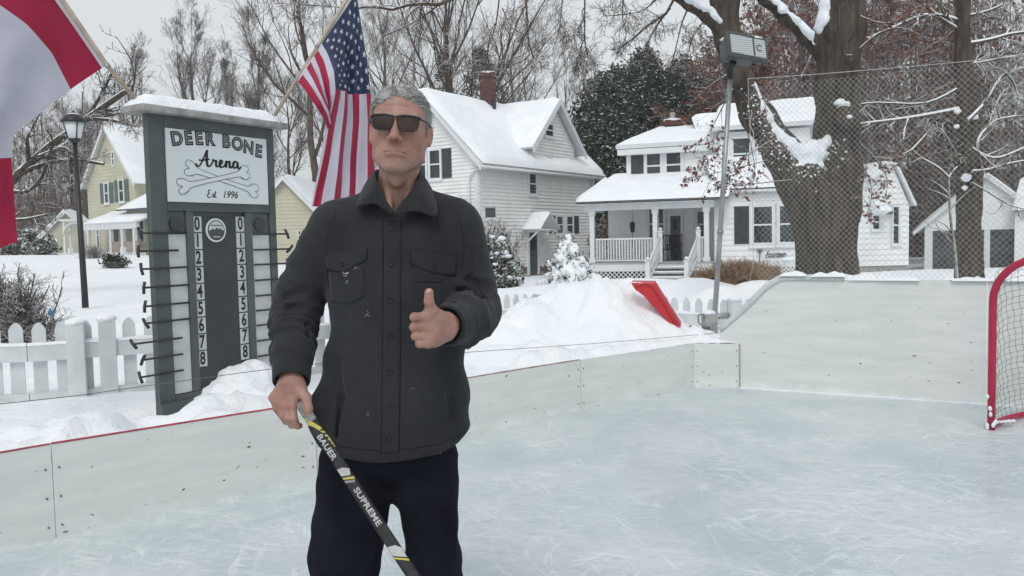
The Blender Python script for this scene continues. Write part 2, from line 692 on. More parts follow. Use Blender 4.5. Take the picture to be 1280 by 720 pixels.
def fbm2(x, y, octaves=4, seed=0.0, f=1.0):
 """vectorised value-noise fBm for numpy arrays"""
 x = np.asarray(x, float)
 y = np.asarray(y, float)
 tot = np.zeros(np.broadcast(x, y).shape)
 amp = .5
 for o in range(octaves):
  X = x * f + seed * 13.7 + o * 31.1
  Y = y * f + seed * 7.3 + o * 17.9
  xi = np.floor(X)
  yi = np.floor(Y)
  fx = X - xi
  fy = Y - yi
  fx = fx * fx * (3 - 2 * fx)
  fy = fy * fy * (3 - 2 * fy)

  def hsh(a, b):
   v = np.sin(a * 127.1 + b * 311.7) * 43758.5453
   return v - np.floor(v)
  n = (hsh(xi, yi) * (1 - fx) + hsh(xi + 1, yi) * fx) * (1 - fy) + (hsh(xi, yi + 1) * (1 - fx) + hsh(xi + 1, yi + 1) * fx) * fy
  tot = tot + amp * (n - .5) * 2
  amp *= .5
  f *= 2.03
 return tot
# ------------------------------------------------------------------ smooth solids
class Solid:
 """blended solids on a grid, meshed into one continuous surface"""

 def __init__(s, lo, hi, h):
  s.lo = np.array(lo, float)
  s.h = h
  s.n = np.ceil((np.array(hi, float) - s.lo) / h).astype(int) + 1
  s.D = np.full(tuple(s.n), 1.0, np.float32)
  s.ax = [(s.lo[i] + np.arange(s.n[i]) * h).astype(np.float32) for i in range(3)]

 def _win(s, lo, hi):
  a = np.clip(np.floor((np.array(lo) - s.lo) / s.h).astype(int), 0, s.n)
  b = np.clip(np.ceil((np.array(hi) - s.lo) / s.h).astype(int) + 1, 0, s.n)
  if np.any(b <= a):
   return None, None
  sl = tuple(slice(a[i], b[i]) for i in range(3))
  g = (s.ax[0][sl[0]][:, None, None], s.ax[1][sl[1]][None, :, None], s.ax[2][sl[2]][None, None, :])
  return sl, g

 def _put(s, sl, d, k, sub):
  A = s.D[sl]
  if sub:
   d = -d
   if k > 0:
    h = np.maximum(k - np.abs(A - d), 0) / k
    s.D[sl] = np.maximum(A, d) + h * h * k / 4
   else:
    s.D[sl] = np.maximum(A, d)
  else:
   if k > 0:
    h = np.maximum(k - np.abs(A - d), 0) / k
    s.D[sl] = np.minimum(A, d) - h * h * k / 4
   else:
    s.D[sl] = np.minimum(A, d)

 def cone(s, a, b, ra, rb, k=.02, sub=False, flat=None, mod=None):
  """tapered round limb; flat = (axis vector, factor<1) squashes across that axis; mod(t, X,Y,Z) adds to the radius"""
  a = np.array(a, float)
  b = np.array(b, float)
  m = max(ra, rb) * (1 if flat is None else max(1, 1 / flat[1])) + k + 2 * s.h + (.03 if mod else 0)
  sl, g = s._win(np.minimum(a, b) - m, np.maximum(a, b) + m)
  if sl is None:
   return s
  ab = b - a
  L2 = float(ab @ ab) + 1e-12
  x, y, z = g[0] - a[0], g[1] - a[1], g[2] - a[2]
  t = np.clip((x * ab[0] + y * ab[1] + z * ab[2]) / L2, 0, 1)
  x, y, z = x - t * ab[0], y - t * ab[1], z - t * ab[2]
  if flat is not None:
   f = np.array(flat[0], float)
   f /= np.linalg.norm(f)
   q = (x * f[0] + y * f[1] + z * f[2]) * (1 / flat[1] - 1)
   x, y, z = x + q * f[0], y + q * f[1], z + q * f[2]
  r = ra + (rb - ra) * t
  if mod is not None:
   r = r + mod(t, g[0], g[1], g[2])
  d = np.sqrt(x * x + y * y + z * z) - r
  if flat is not None:
   d = d * flat[1] ** .5
  s._put(sl, d.astype(np.float32), k, sub)
  return s

 def chain(s, pts, rs, k=.02, sub=False, flat=None, mod=None):
  for i in range(len(pts) - 1):
   s.cone(pts[i], pts[i + 1], rs[i], rs[i + 1], k, sub, flat, mod)
  return s

 def ell(s, c, r, k=.02, sub=False, rot=None, mod=None):
  c = np.array(c, float)
  r = np.array(r, float)
  m = float(max(r)) + k + 2 * s.h
  sl, g = s._win(c - m, c + m)
  if sl is None:
   return s
  x, y, z = g[0] - c[0], g[1] - c[1], g[2] - c[2]
  if rot is not None:
   R = np.array(rot.to_3x3()).T if hasattr(rot, 'to_3x3') else np.array(rot).T
   x, y, z = R[0, 0] * x + R[0, 1] * y + R[0, 2] * z, R[1, 0] * x + R[1, 1] * y + R[1, 2] * z, R[2, 0] * x + R[2, 1] * y + R[2, 2] * z
  k0 = np.sqrt((x / r[0]) ** 2 + (y / r[1]) ** 2 + (z / r[2]) ** 2)
  k1 = np.sqrt((x / r[0] ** 2) ** 2 + (y / r[1] ** 2) ** 2 + (z / r[2] ** 2) ** 2) + 1e-9
  d = k0 * (k0 - 1) / k1
  if mod is not None:
   d = d - mod(g[0], g[1], g[2])
  s._put(sl, d.astype(np.float32), k, sub)
  return s

 def func(s, lo, hi, fn, k=.0, sub=False):
  sl, g = s._win(lo, hi)
  if sl is not None:
   s._put(sl, fn(g[0], g[1], g[2]).astype(np.float32), k, sub)
  return s

 def mesh(s):
  D = s.D
  I = D < 0
  nx, ny, nz = D.shape
  cnt = np.zeros((nx - 1, ny - 1, nz - 1), np.uint8)
  for dx in (0, 1):
   for dy in (0, 1):
    for dz in (0, 1):
     cnt += I[dx:nx - 1 + dx, dy:ny - 1 + dy, dz:nz - 1 + dz]
  act = (cnt > 0) & (cnt < 8)
  ci = np.argwhere(act)
  idx = -np.ones(act.shape, np.int64)
  idx[act] = np.arange(len(ci))
  acc = np.zeros((len(ci), 3))
  num = np.zeros(len(ci))
  C = [(a, b, c) for a in (0, 1) for b in (0, 1) for c in (0, 1)]
  vals = {c: D[ci[:, 0] + c[0], ci[:, 1] + c[1], ci[:, 2] + c[2]] for c in C}
  for c in C:
   for ax in range(3):
    if c[ax] == 0:
     e = list(c)
     e[ax] = 1
     e = tuple(e)
     va, vb = vals[c], vals[e]
     cr = (va < 0) != (vb < 0)
     t = np.where(cr, va / (va - vb + 1e-20), 0)
     p = np.zeros((len(ci), 3))
     p[:] = c
     p[:, ax] = t
     acc += p * cr[:, None]
     num += cr
  V = s.lo + (ci + acc / np.maximum(num, 1)[:, None]) * s.h
  F = []
  for ax in range(3):
   sl0 = [slice(None)] * 3
   sl1 = [slice(None)] * 3
   sl0[ax] = slice(0, -1)
   sl1[ax] = slice(1, None)
   a = I[tuple(sl0)]
   b = I[tuple(sl1)]
   cr = a != b
   e = np.argwhere(cr)
   o1, o2 = [i for i in range(3) if i != ax]
   ok = (e[:, o1] > 0) & (e[:, o2] > 0) & (e[:, o1] < D.shape[o1] - 1) & (e[:, o2] < D.shape[o2] - 1)
   e = e[ok]
   ins = a[e[:, 0], e[:, 1], e[:, 2]]
   q = []
   for d1, d2 in ((0, 0), (-1, 0), (-1, -1), (0, -1)):
    f = e.copy()
    f[:, o1] += d1
    f[:, o2] += d2
    q.append(idx[f[:, 0], f[:, 1], f[:, 2]])
   q = np.stack(q, -1)
   flip = ins if ax != 1 else ~ins
   q = np.where(flip[:, None], q, q[:, ::-1])
   F.append(q)
  F = np.concatenate(F)
  F = F[(F >= 0).all(1)]
  return V, F


def relax(V, F, n=1, lam=.5):
 for _ in range(n):
  acc = np.zeros_like(V)
  cnt = np.zeros(len(V))
  for i in range(4):
   a, b = F[:, i], F[:, (i + 1) % 4]
   for k in range(3):
    acc[:, k] += np.bincount(a, V[b, k], len(V)) + np.bincount(b, V[a, k], len(V))
   cnt += np.bincount(a, minlength=len(V)) + np.bincount(b, minlength=len(V))
  V = V * (1 - lam) + lam * acc / np.maximum(cnt, 1)[:, None]
 return V


def vnormals(V, F):
 n = np.cross(V[F[:, 2]] - V[F[:, 0]], V[F[:, 3]] - V[F[:, 1]])
 N = np.zeros_like(V)
 for i in range(4):
  for k in range(3):
   N[:, k] += np.bincount(F[:, i], n[:, k], len(V))
 return N / (np.linalg.norm(N, axis=1)[:, None] + 1e-12)


# ------------------------------------------------------------------ branching
def fast_tubes(Pt, Rd, sides):
 """Pt (n,k,3), Rd (n,k) -> V, F"""
 n, k, _ = Pt.shape
 T = np.zeros_like(Pt)
 T[:, 1:-1] = Pt[:, 2:] - Pt[:, :-2]
 T[:, 0] = Pt[:, 1] - Pt[:, 0]
 T[:, -1] = Pt[:, -1] - Pt[:, -2]
 T /= np.linalg.norm(T, axis=2, keepdims=True) + 1e-9
 ref = np.zeros((n, 1, 3))
 main = T[:, 0]
 ref[:, 0] = np.where(np.abs(main[:, 2:3]) < .8, np.array([[0, 0, 1.]]), np.array([[1., 0, 0]]))
 X = np.cross(T, np.broadcast_to(ref, T.shape))
 X /= np.linalg.norm(X, axis=2, keepdims=True) + 1e-9
 Y = np.cross(T, X)
 a = np.arange(sides) * 2 * np.pi / sides + .3
 V = Pt[:, :, None] + Rd[:, :, None, None] * (X[:, :, None] * np.cos(a)[None, None, :, None] + Y[:, :, None] * np.sin(a)[None, None, :, None])
 base = (np.arange(n) * k * sides)[:, None, None]
 i = (np.arange(k - 1) * sides)[None, :, None]
 j = np.arange(sides)[None, None, :]
 j2 = (j + 1) % sides
 F = np.stack([base + i + j, base + i + j2, base + i + sides + j2, base + i + sides + j], -1).reshape(-1, 4)
 return V.reshape(-1, 3), F


def norm_(a):
 return a / (np.linalg.norm(a, axis=-1, keepdims=True) + 1e-9)


def sprout(rng, Pp, Rp, Lp, per, t0, ang, ratio, rr, kpts, wob, trop, lmin=.15, jit=.35, tipr=.25, droop=0.0, even=True):
 """children on parent polylines"""
 n, k, _ = Pp.shape
 per_i = np.maximum(0, np.round(per * (.7 + .6 * rng.random(n)))).astype(int)
 src = np.repeat(np.arange(n), per_i)
 m = len(src)
 if m == 0:
  return np.zeros((0, kpts, 3)), np.zeros((0, kpts)), np.zeros(0)
 t = t0 + (1 - t0) * rng.random(m) ** .85
 x = t * (k - 1)
 i = np.minimum(x.astype(int), k - 2)
 f = (x - i)[:, None]
 start = Pp[src, i] * (1 - f) + Pp[src, i + 1] * f
 r0 = Rp[src, i] * (1 - f[:, 0]) + Rp[src, i + 1] * f[:, 0]
 tan = norm_(Pp[src, i + 1] - Pp[src, i])
 rv = norm_(rng.normal(size=(m, 3)))
 side = norm_(np.cross(tan, rv))
 an = np.radians(ang * (1 + jit * (rng.random(m) * 2 - 1)))[:, None]
 d = norm_(tan * np.cos(an) + side * np.sin(an))
 Ln = np.maximum(lmin, Lp[src] * ratio * (1 - .55 * t) * (.6 + .8 * rng.random(m)))
 pts = np.zeros((m, kpts, 3))
 pts[:, 0] = start
 st = (Ln / (kpts - 1))[:, None]
 for q in range(1, kpts):
  d = norm_(d + rng.normal(size=(m, 3)) * wob + np.array([0, 0, trop - droop * q / kpts]))
  pts[:, q] = pts[:, q - 1] + d * st
 rad = (r0 * rr)[:, None] * np.linspace(1, tipr, kpts)[None]
 return pts, rad, Ln
# ------------------------------------------------------------------ rink
L5 = np.array([1.642, 7.436])
CC = np.array([2.044, 7.389])
B2 = np.array([3.745, 6.449])
BDIR = (B2 - CC) / np.linalg.norm(B2 - CC)
BEND = CC + BDIR * 6.8
RINK = [(-6.2, -.2), (-2.368, 3.697), (-2.207, 3.87), (-1.184, 4.85), (-.36, 5.724), (.535, 6.55), tuple(L5), tuple(CC), tuple(BEND), (9, -9), (-6.2, -9)]


def rink_sd(x, y):
 """signed distance to the rink outline, negative inside; also nearest point"""
 x = np.asarray(x, float)
 y = np.asarray(y, float)
 best = np.full(x.shape, 1e9)
 nx = np.zeros(x.shape)
 ny = np.zeros(x.shape)
 inside = np.zeros(x.shape, bool)
 n = len(RINK)
 for i in range(n):
  ax, ay = RINK[i]
  bx, by = RINK[(i + 1) % n]
  dx, dy = bx - ax, by - ay
  t = np.clip(((x - ax) * dx + (y - ay) * dy) / (dx * dx + dy * dy), 0, 1)
  px, py = ax + t * dx, ay + t * dy
  d = np.hypot(x - px, y - py)
  m = d < best
  best = np.where(m, d, best)
  nx = np.where(m, px, nx)
  ny = np.where(m, py, ny)
  cond = ((ay > y) != (by > y)) & (x < (bx - ax) * (y - ay) / (by - ay + 1e-12) + ax)
  inside ^= cond
 return np.where(inside, -best, best), nx, ny


def ss(a, b, x):
 t = np.clip((x - a) / (b - a), 0, 1)
 return t * t * (3 - 2 * t)


def ground_h(x, y):
 x = np.asarray(x, float)
 y = np.asarray(y, float)
 a = x / np.maximum(y, 1.0)
 F = np.interp(a, [-1.2, -.6, -.45, -.3, -.12, .1, .25, .5, 1.2], [1.2, 1.15, 1.0, .55, -.2, -.28, -.15, -.02, .1])
 w = ss(9, 32, y)
 F = F - .85 * ss(29, 44, y) * ss(.36, .44, a)
 g = .28 * (1 - w) + F * w
 g = g + .05 * fbm2(x, y, 4, 1, .6) * ss(200, 40, y) + .02 * fbm2(x, y, 3, 2, 3)
 return g


HEAPS = [  # u, v(top), depth, radius x, radius y, power
 (742, 360, 8.05, .70, .85), (708, 362, 8.0, .52, .60), (676, 382, 7.8, .55, .6), (645, 404, 7.5, .6, .6), (780, 362, 8.1, .5, .65), (806, 372, 8.0, .42, .6), (845, 404, 7.9, .45, .45),
 (620, 432, 6.7, .5, .5), (905, 360, 10.5, .8, .6), (860, 347, 13.0, 1.1, .8), (950, 352, 10.8, .9, .6), (985, 356, 9.5, .8, .5), (1060, 352, 9.2, 1.2, .5),
 (1110, 350, 9.3, .6, .5), (1290, 352, 8.2, 1.0, .5), (1210, 354, 8.6, .8, .5),
 (680, 358, 20, 1.5, 1.5), (770, 348, 24, 2.5, 1.5)]


def snow_h(x, y):
 x = np.asarray(x, float)
 y = np.asarray(y, float)
 h = ground_h(x, y)
 g0 = h
 sd, _, _ = rink_sd(x, y)
 near = ss(1.5, .15, sd) * ss(-2.9, -2.3, x + 0 * y) * 0
 # bank piled against the low boards
 bank = .46 + .20 * fbm2(x, y, 4, 5, 1.9) + .09 * fbm2(x, y, 3, 9, 6)
 low = (x < 2.2)
 wb = ss(1.05, .35, sd) * ss(-8, -5, x)
 b2 = bank * np.where(low, 1, .6)
 h = np.where(b2 > h, h + (b2 - h) * wb, h)
 edge = ss(.0, .16, sd)
 for i, (u, v, d, rx, ry) in enumerate(HEAPS):
  p = P(u, v, d)
  top = p[2]
  r2 = ((x - p[0]) / rx) ** 2 + ((y - p[1]) / ry) ** 2
  r2 = r2 * (1 + .25 * fbm2(x, y, 3, i + 3, 1.5))
  k = np.exp(-r2 * .9)
  base = ground_h(p[0], p[1])
  cand = g0 + (top - base) * k
  sft = .06 * k + 1e-4
  e = np.clip(.5 + .5 * (cand - h) / sft, 0, 1)
  h = h * (1 - e) + cand * e + sft * e * (1 - e)
 amp = ss(.3, .9, h) * ss(12, 9, y)
 lum = 1 - 2 * np.abs(fbm2(x, y, 3, 41, 3.2))
 h = h + amp * (.12 * fbm2(x, y, 4, 21, 2.6) + .08 * lum + .07 * fbm2(x, y, 3, 22, 8)) + .014 * fbm2(x, y, 3, 23, 11) * ss(14, 9, y)
 # snow meets the top edge of the board
 cap = np.where(low, .405 + .015 * fbm2(x, y, 3, 31, 5), .5)
 h = np.where(edge < 1, np.minimum(h, cap) * (1 - edge) + h * edge, h)
 # small lump against the scoreboard
 q = np.array([-1.93, 4.98])
 return h


def build_ground():
 def axis(lo, a, b, hi, step, g):
  core = list(np.arange(a, b + 1e-6, step))
  s = step
  x = b
  up = []
  while x < hi:
   s *= g
   x += s
   up.append(x)
  s = step
  x = a
  dn = []
  while x > lo:
   s *= g
   x -= s
   dn.append(x)
  return np.array(dn[::-1] + core + up)
 xs = axis(-500, -3.6, 4.6, 500, .04, 1.07)
 ys = axis(-40, 3.2, 9.6, 700, .04, 1.06)
 X, Y = np.meshgrid(xs, ys)
 sd, nx, ny = rink_sd(X, Y)
 cell = .06
 snap = (sd < .012) & (sd > -cell)
 Xs = X.copy()
 Ys = Y.copy()
 # pull the first inside ring onto the line 12 mm outside the ice edge
 dx = X - nx
 dy = Y - ny
 L = np.hypot(dx, dy) + 1e-9
 s = np.where(sd < 0, -1, 1)
 Xs = np.where(snap, nx + dx / L * s * .012, X)
 Ys = np.where(snap, ny + dy / L * s * .012, Y)
 Z = snow_h(Xs, Ys)
 keep = sd > -cell
 farin = (np.abs(X) > 5.5) | (Y < 2.8)
 keep = keep | (farin & (sd > -1.5))
 Z = np.where(farin & (sd < 0), -.1, Z)
 ny_, nx_ = X.shape
 idx = np.arange(ny_ * nx_).reshape(ny_, nx_)
 k4 = keep[:-1, :-1] & keep[1:, :-1] & keep[:-1, 1:] & keep[1:, 1:]
 F = np.stack([idx[:-1, :-1], idx[:-1, 1:], idx[1:, 1:], idx[1:, :-1]], -1)[k4]
 V = np.stack([Xs, Ys, Z], -1).reshape(-1, 3)
 used = np.unique(F)
 mp = -np.ones(len(V), int)
 mp[used] = np.arange(len(used))
 o = mesh_np('snow_ground', V[used], mp[F], M['snow'])
 tag(o, kind='structure')
 # ice sheet
 mb = MB()
 mb.add([(x, y, 0) for x, y in RINK], [tuple(range(len(RINK)))[::-1]])
 me = mb.build('ice', M['ice'])
 tag(me, kind='structure')


def puck_marks(mb, f, L, zt, n, seed, a0=.05):
 rg = random.Random(seed)
 for i in range(n):
  s, z = rg.uniform(a0, L - .05), zt * rg.random() ** .8 * .95
  ln, w, a = rg.uniform(.004, .017), rg.uniform(.0015, .0045), rg.gauss(0, .5)
  pts = []
  for j in range(7):
   t = j * math.pi * 2 / 7
   x, y = ln * math.cos(t) * rg.uniform(.6, 1.1), w * math.sin(t) * rg.uniform(.6, 1.3)
   pts.append(f(s + x * math.cos(a) - y * math.sin(a), z + x * math.sin(a) + y * math.cos(a), -.0008))
  mb.add(pts, [tuple(range(7))], rg.choice((1, 2, 2)))


def board_panel(a, b, h0, h1, label, trim=True, thick=.02, group='low white rink board panels'):
 """a straight panel from a to b; outside is to the left of a->b"""
 a = np.array(a)
 b = np.array(b)
 d = (b - a)
 L = np.linalg.norm(d)
 d /= L
 n = np.array([-d[1], d[0]])
 t = thing('rink_board', (a[0], a[1], 0), label, 'rink board', group)

 def f(s, z, k):
  return (a[0] + d[0] * s + n[0] * k, a[1] + d[1] * s + n[1] * k, z)
 g = .003
 mb = MB()
 N = 8
 zt = lambda s: h0 + (h1 - h0) * s / L
 mb.prism([(g, -.03), (L - g, -.03), (L - g, zt(L)), (g, zt(0))], f, 0, thick)
 puck_marks(mb, f, L, h1, int(6 * L) + 2, int(a[0] * 100))
 mb.build('panel', [M['board'], M['ink'], M['scuff']], t)
 if label.startswith('short'):
  mc = MB()
  mc.prism([(L - .008, 0), (L + .002, 0), (L + .002, h1 + .004), (L - .008, h1 + .004)], f, -.006, -.001)
  mc.build('corner_strip', M['scuff'], t)
 if trim:
  m2 = MB()
  for i in range(10):
   s0, s1 = g + (L - 2 * g) * i / 10, g + (L - 2 * g) * (i + 1) / 10
   w = .005 * mnoise.noise(Vector((a[0] + s0, a[1], 3)))
   m2.prism([(s0, zt(s0) + .0015), (s1, zt(s1) + .0015), (s1, zt(s1) + .007 + w), (s0, zt(s0) + .007 + w)], f, -.002, thick * .8)
  m2.build('edge_strip', M['board_trim'] if trim == 1 else M['board_trim_dull'], t)
 m3 = MB()
 for s in (.03, L - .03):
  for z in (.06, .2, .34):
   c = f(s, z, -.002)
   bm = bmesh.new()
   bmesh.ops.create_icosphere(bm, subdivisions=1, radius=.006)
   for v in bm.verts:
    v.co = v.co + Vector(c)
   m3.bm(bm)
 m3.build_split('screw', M['wire'], t)
 return t


def build_boards():
 A = np.array(RINK[2])
 dirA = (np.array(RINK[2]) - np.array(RINK[1]))
 dirA = dirA / np.linalg.norm(dirA)
 board_panel(A - dirA * 2.4, A, .47, .455, 'leftmost low white rink board, cut off by the frame edge')
 p3 = np.array(RINK[3])
 p4 = np.array(RINK[4])
 p5 = np.array(RINK[5])
 board_panel(A, p3, .455, .44, 'long low white rink board in front of the scoreboard')
 board_panel(p3, p4, .44, .415, 'low white rink board mostly hidden behind the standing man', 2)
 board_panel(p4, p5, .415, .41, 'low white rink board just right of the man, before the snow heap', 2)
 board_panel(p5, L5, .41, .405, 'low white rink board below the big snow heap', False)
 board_panel(L5, CC, .405, .40, 'short low white corner board butting against the tall end board', False)
 # snow crust along the tops of the boards
 # tall end board
 t = thing('end_board', (CC[0], CC[1], 0), 'tall pale end board of the rink with sloped left end', 'rink board')
 n = np.array([-BDIR[1], BDIR[0]])
 O = CC + n * .001

 def f(s, z, k):
  return (O[0] + BDIR[0] * s + n[0] * k, O[1] + BDIR[1] * s + n[1] * k, z)

 def sz(u, v):
  d = ray(u, v)
  nn = np.array([BDIR[1], -BDIR[0]])
  tt = (O @ nn) / (d[:2] @ nn)
  p = CAM + d * tt
  return float((p[:2] - O) @ BDIR), float(p[2])
 prof = [sz(900, 414), sz(930, 388), sz(952, 366), sz(968, 354), sz(985, 349.5), sz(1055, 351)]
 s0 = prof[0][0]
 E = sz(1055, 352)
 joints = [E[0] + 1.05, E[0] + 2.3, E[0] + 3.6, 6.5]
 top = .985
 prof[-1] = (prof[-1][0], top)
 prof[-2] = (prof[-2][0], top)
 poly = [(s0, -.03), (joints[0], -.03), (joints[0], top)] + [(a, b) for a, b in prof[::-1]]
 mb = MB()
 k = len(poly)
 mb.prism(poly, f, 0, .02)
 puck_marks(mb, f, joints[0], .80, 24, 77, .15)
 mb.build('panel', [M['board'], M['ink'], M['scuff']], t)
 for a, b in zip(joints[:-1], joints[1:]):
  m2 = MB()
  m2.prism([(a + .004, -.03), (b, -.03), (b, top), (a + .004, top)], f, 0, .02)
  m2.build('panel', M['board'], t)
 # foam edge guard along the slope
 pts = smooth_poly([f(a, b + .012, .01) for a, b in prof], 5)
 m3 = MB()
 m3.tube(pts, .031, 12)
 m3.build('foam_edge_guard', M['foam'], t)
 m4 = MB()
 m4.prism([(0, -.02), (6.0, -.02), (6.0, .012), (0, .012)], f, -.025, -.002)
 m4.build('frost_line', M['snow'], t)
 # snow lying on the tall board
 m5 = MB()
 rnd = random.Random(4)
 def ridge(sa, sb, z0, hh, w=.05, seed=0):
  N = max(8, int((sb - sa) / .025))
  rows = []
  for i in range(N + 1):
   s = sa + (sb - sa) * i / N
   e = min(1, min(i, N - i) / 3)
   hgt = hh * (.6 + .5 * mnoise.noise(Vector((s * 5, seed, 0))) + .3 * mnoise.noise(Vector((s * 17, seed, 1)))) * e ** .5 + .004
   rows.append([f(s, z0 + hgt * math.sin(math.pi * j / 6) ** .7 + (0 if 0 < j < 6 else -.004), .01 + w * math.cos(math.pi * j / 6 + math.pi)) for j in range(7)])
  vs = [p for r in rows for p in r]
  fs = [(i * 7 + j, (i + 1) * 7 + j, (i + 1) * 7 + j + 1, i * 7 + j + 1) for i in range(N) for j in range(6)]
  m5.add(vs, fs, 0, True)
 a985 = sz(975, 350)[0]
 am = sz(1010, 350)[0]
 ae = sz(1058, 350)[0]
 ridge(a985, am - .01, top + .035, .045, .05, 1)
 ridge(am + .03, ae, top + .03, .05, .05, 2)
 ridge(ae + .02, ae + .35, top, .02, .03, 3)
 ridge(sz(1100, 350)[0], sz(1150, 350)[0], top, .03, .04, 5)
 ridge(sz(1190, 350)[0], sz(1275, 350)[0], top, .035, .04, 6)
 ridge(sz(1275, 350)[0], 6, top, .03, .04, 7)
 m5.build('snow_on_board', M['snow'], t)
 return f, sz


def make_netting():
 """protective net above the end board"""
 a = P(935, 98, 7.62)
 b0 = G(1280, 502, 0)
 n = np.array([-BDIR[1], BDIR[0]])
 O = CC + n * .09
 nn = np.array([BDIR[1], -BDIR[0]])

 def sz(u, v):
  d = ray(u, v)
  tt = (O @ nn) / (d[:2] @ nn)
  p = CAM + d * tt
  return float((p[:2] - O) @ BDIR), float(p[2])
 sA, zA = sz(935, 98)
 sB, zB = sz(1280, 67)
 sC = sB + 1.2
 zC = zB + (zB - zA) / (sB - sA) * 1.2
 t = thing('netting', (O[0], O[1], .9), 'fine diamond mesh puck netting hung above the tall end board', 'net')

 def top(s):
  return zA + (zB - zA) * (s - sA) / (sB - sA) - .02 * math.sin(math.pi * (s - sA) / (sC - sA))

 def f(s, z):
  k = .02 * mnoise.noise(Vector((s * 1.3, z * 1.3, 5))) + .03 * math.sin(s * 2)
  s2 = s + .02 * mnoise.noise(Vector((s * 2, z * 2, 9)))
  return (O[0] + BDIR[0] * s2 + n[0] * k, O[1] + BDIR[1] * s2 + n[1] * k, z)
 # ragged left edge: slants from the pole top down to the sloped board end
 sL, zL = sz(985, 350)
 bot = .95

 def left(z):
  if z > 1.0:
   return sA + (sL - .05 - sA) * max(0, (zA - z) / (zA - .95)) * .15
  return sA
 mb = MB()
 cell = .046
 wx = cell / 2
 H = zC - bot
 K = int((sC - sA + H) / cell) + 2
 r = .0011
 for sgn in (1, -1):
  for k in range(-2, K):
   pts = []
   c = sA + k * cell if sgn == 1 else sA + k * cell
   z = bot
   N = 26
   for i in range(N + 1):
    zz = bot + H * i / N
    s = (c - (zz - bot) * .92) if sgn == 1 else (c - H * .92 + (zz - bot) * .92)
    if s < left(zz) or s > sC or zz > top(s):
     if len(pts) > 1:
      mb.tube(pts, r, 3, cap=False, smooth=False)
     pts = []
     continue
    pts.append(f(s, zz))
   if len(pts) > 1:
    mb.tube(pts, r, 3, cap=False, smooth=False)
 mb.build('mesh', M['twine'], t)
 m2 = MB()
 m2.tube([f(sA + (sC - sA) * i / 30, top(sA + (sC - sA) * i / 30)) for i in range(31)], .003, 4, cap=False)
 m2.tube([f(left(z), z) for z in np.linspace(bot, zA, 12)], .0025, 4, cap=False)
 m2.build('rope_edge', M['twine'], t)
 m3 = MB()
 pts = []
 p0, p1 = (968, 145), (1000, 60)
 lace = [(940, 140), (937, 155), (941, 168), (938, 182), (944, 200), (942, 215)]
 m3.tube(smooth_poly([f(*sz(u, v)) for u, v in lace], 4), .004, 5)
 m3.build('lacing', M['twine'], t)


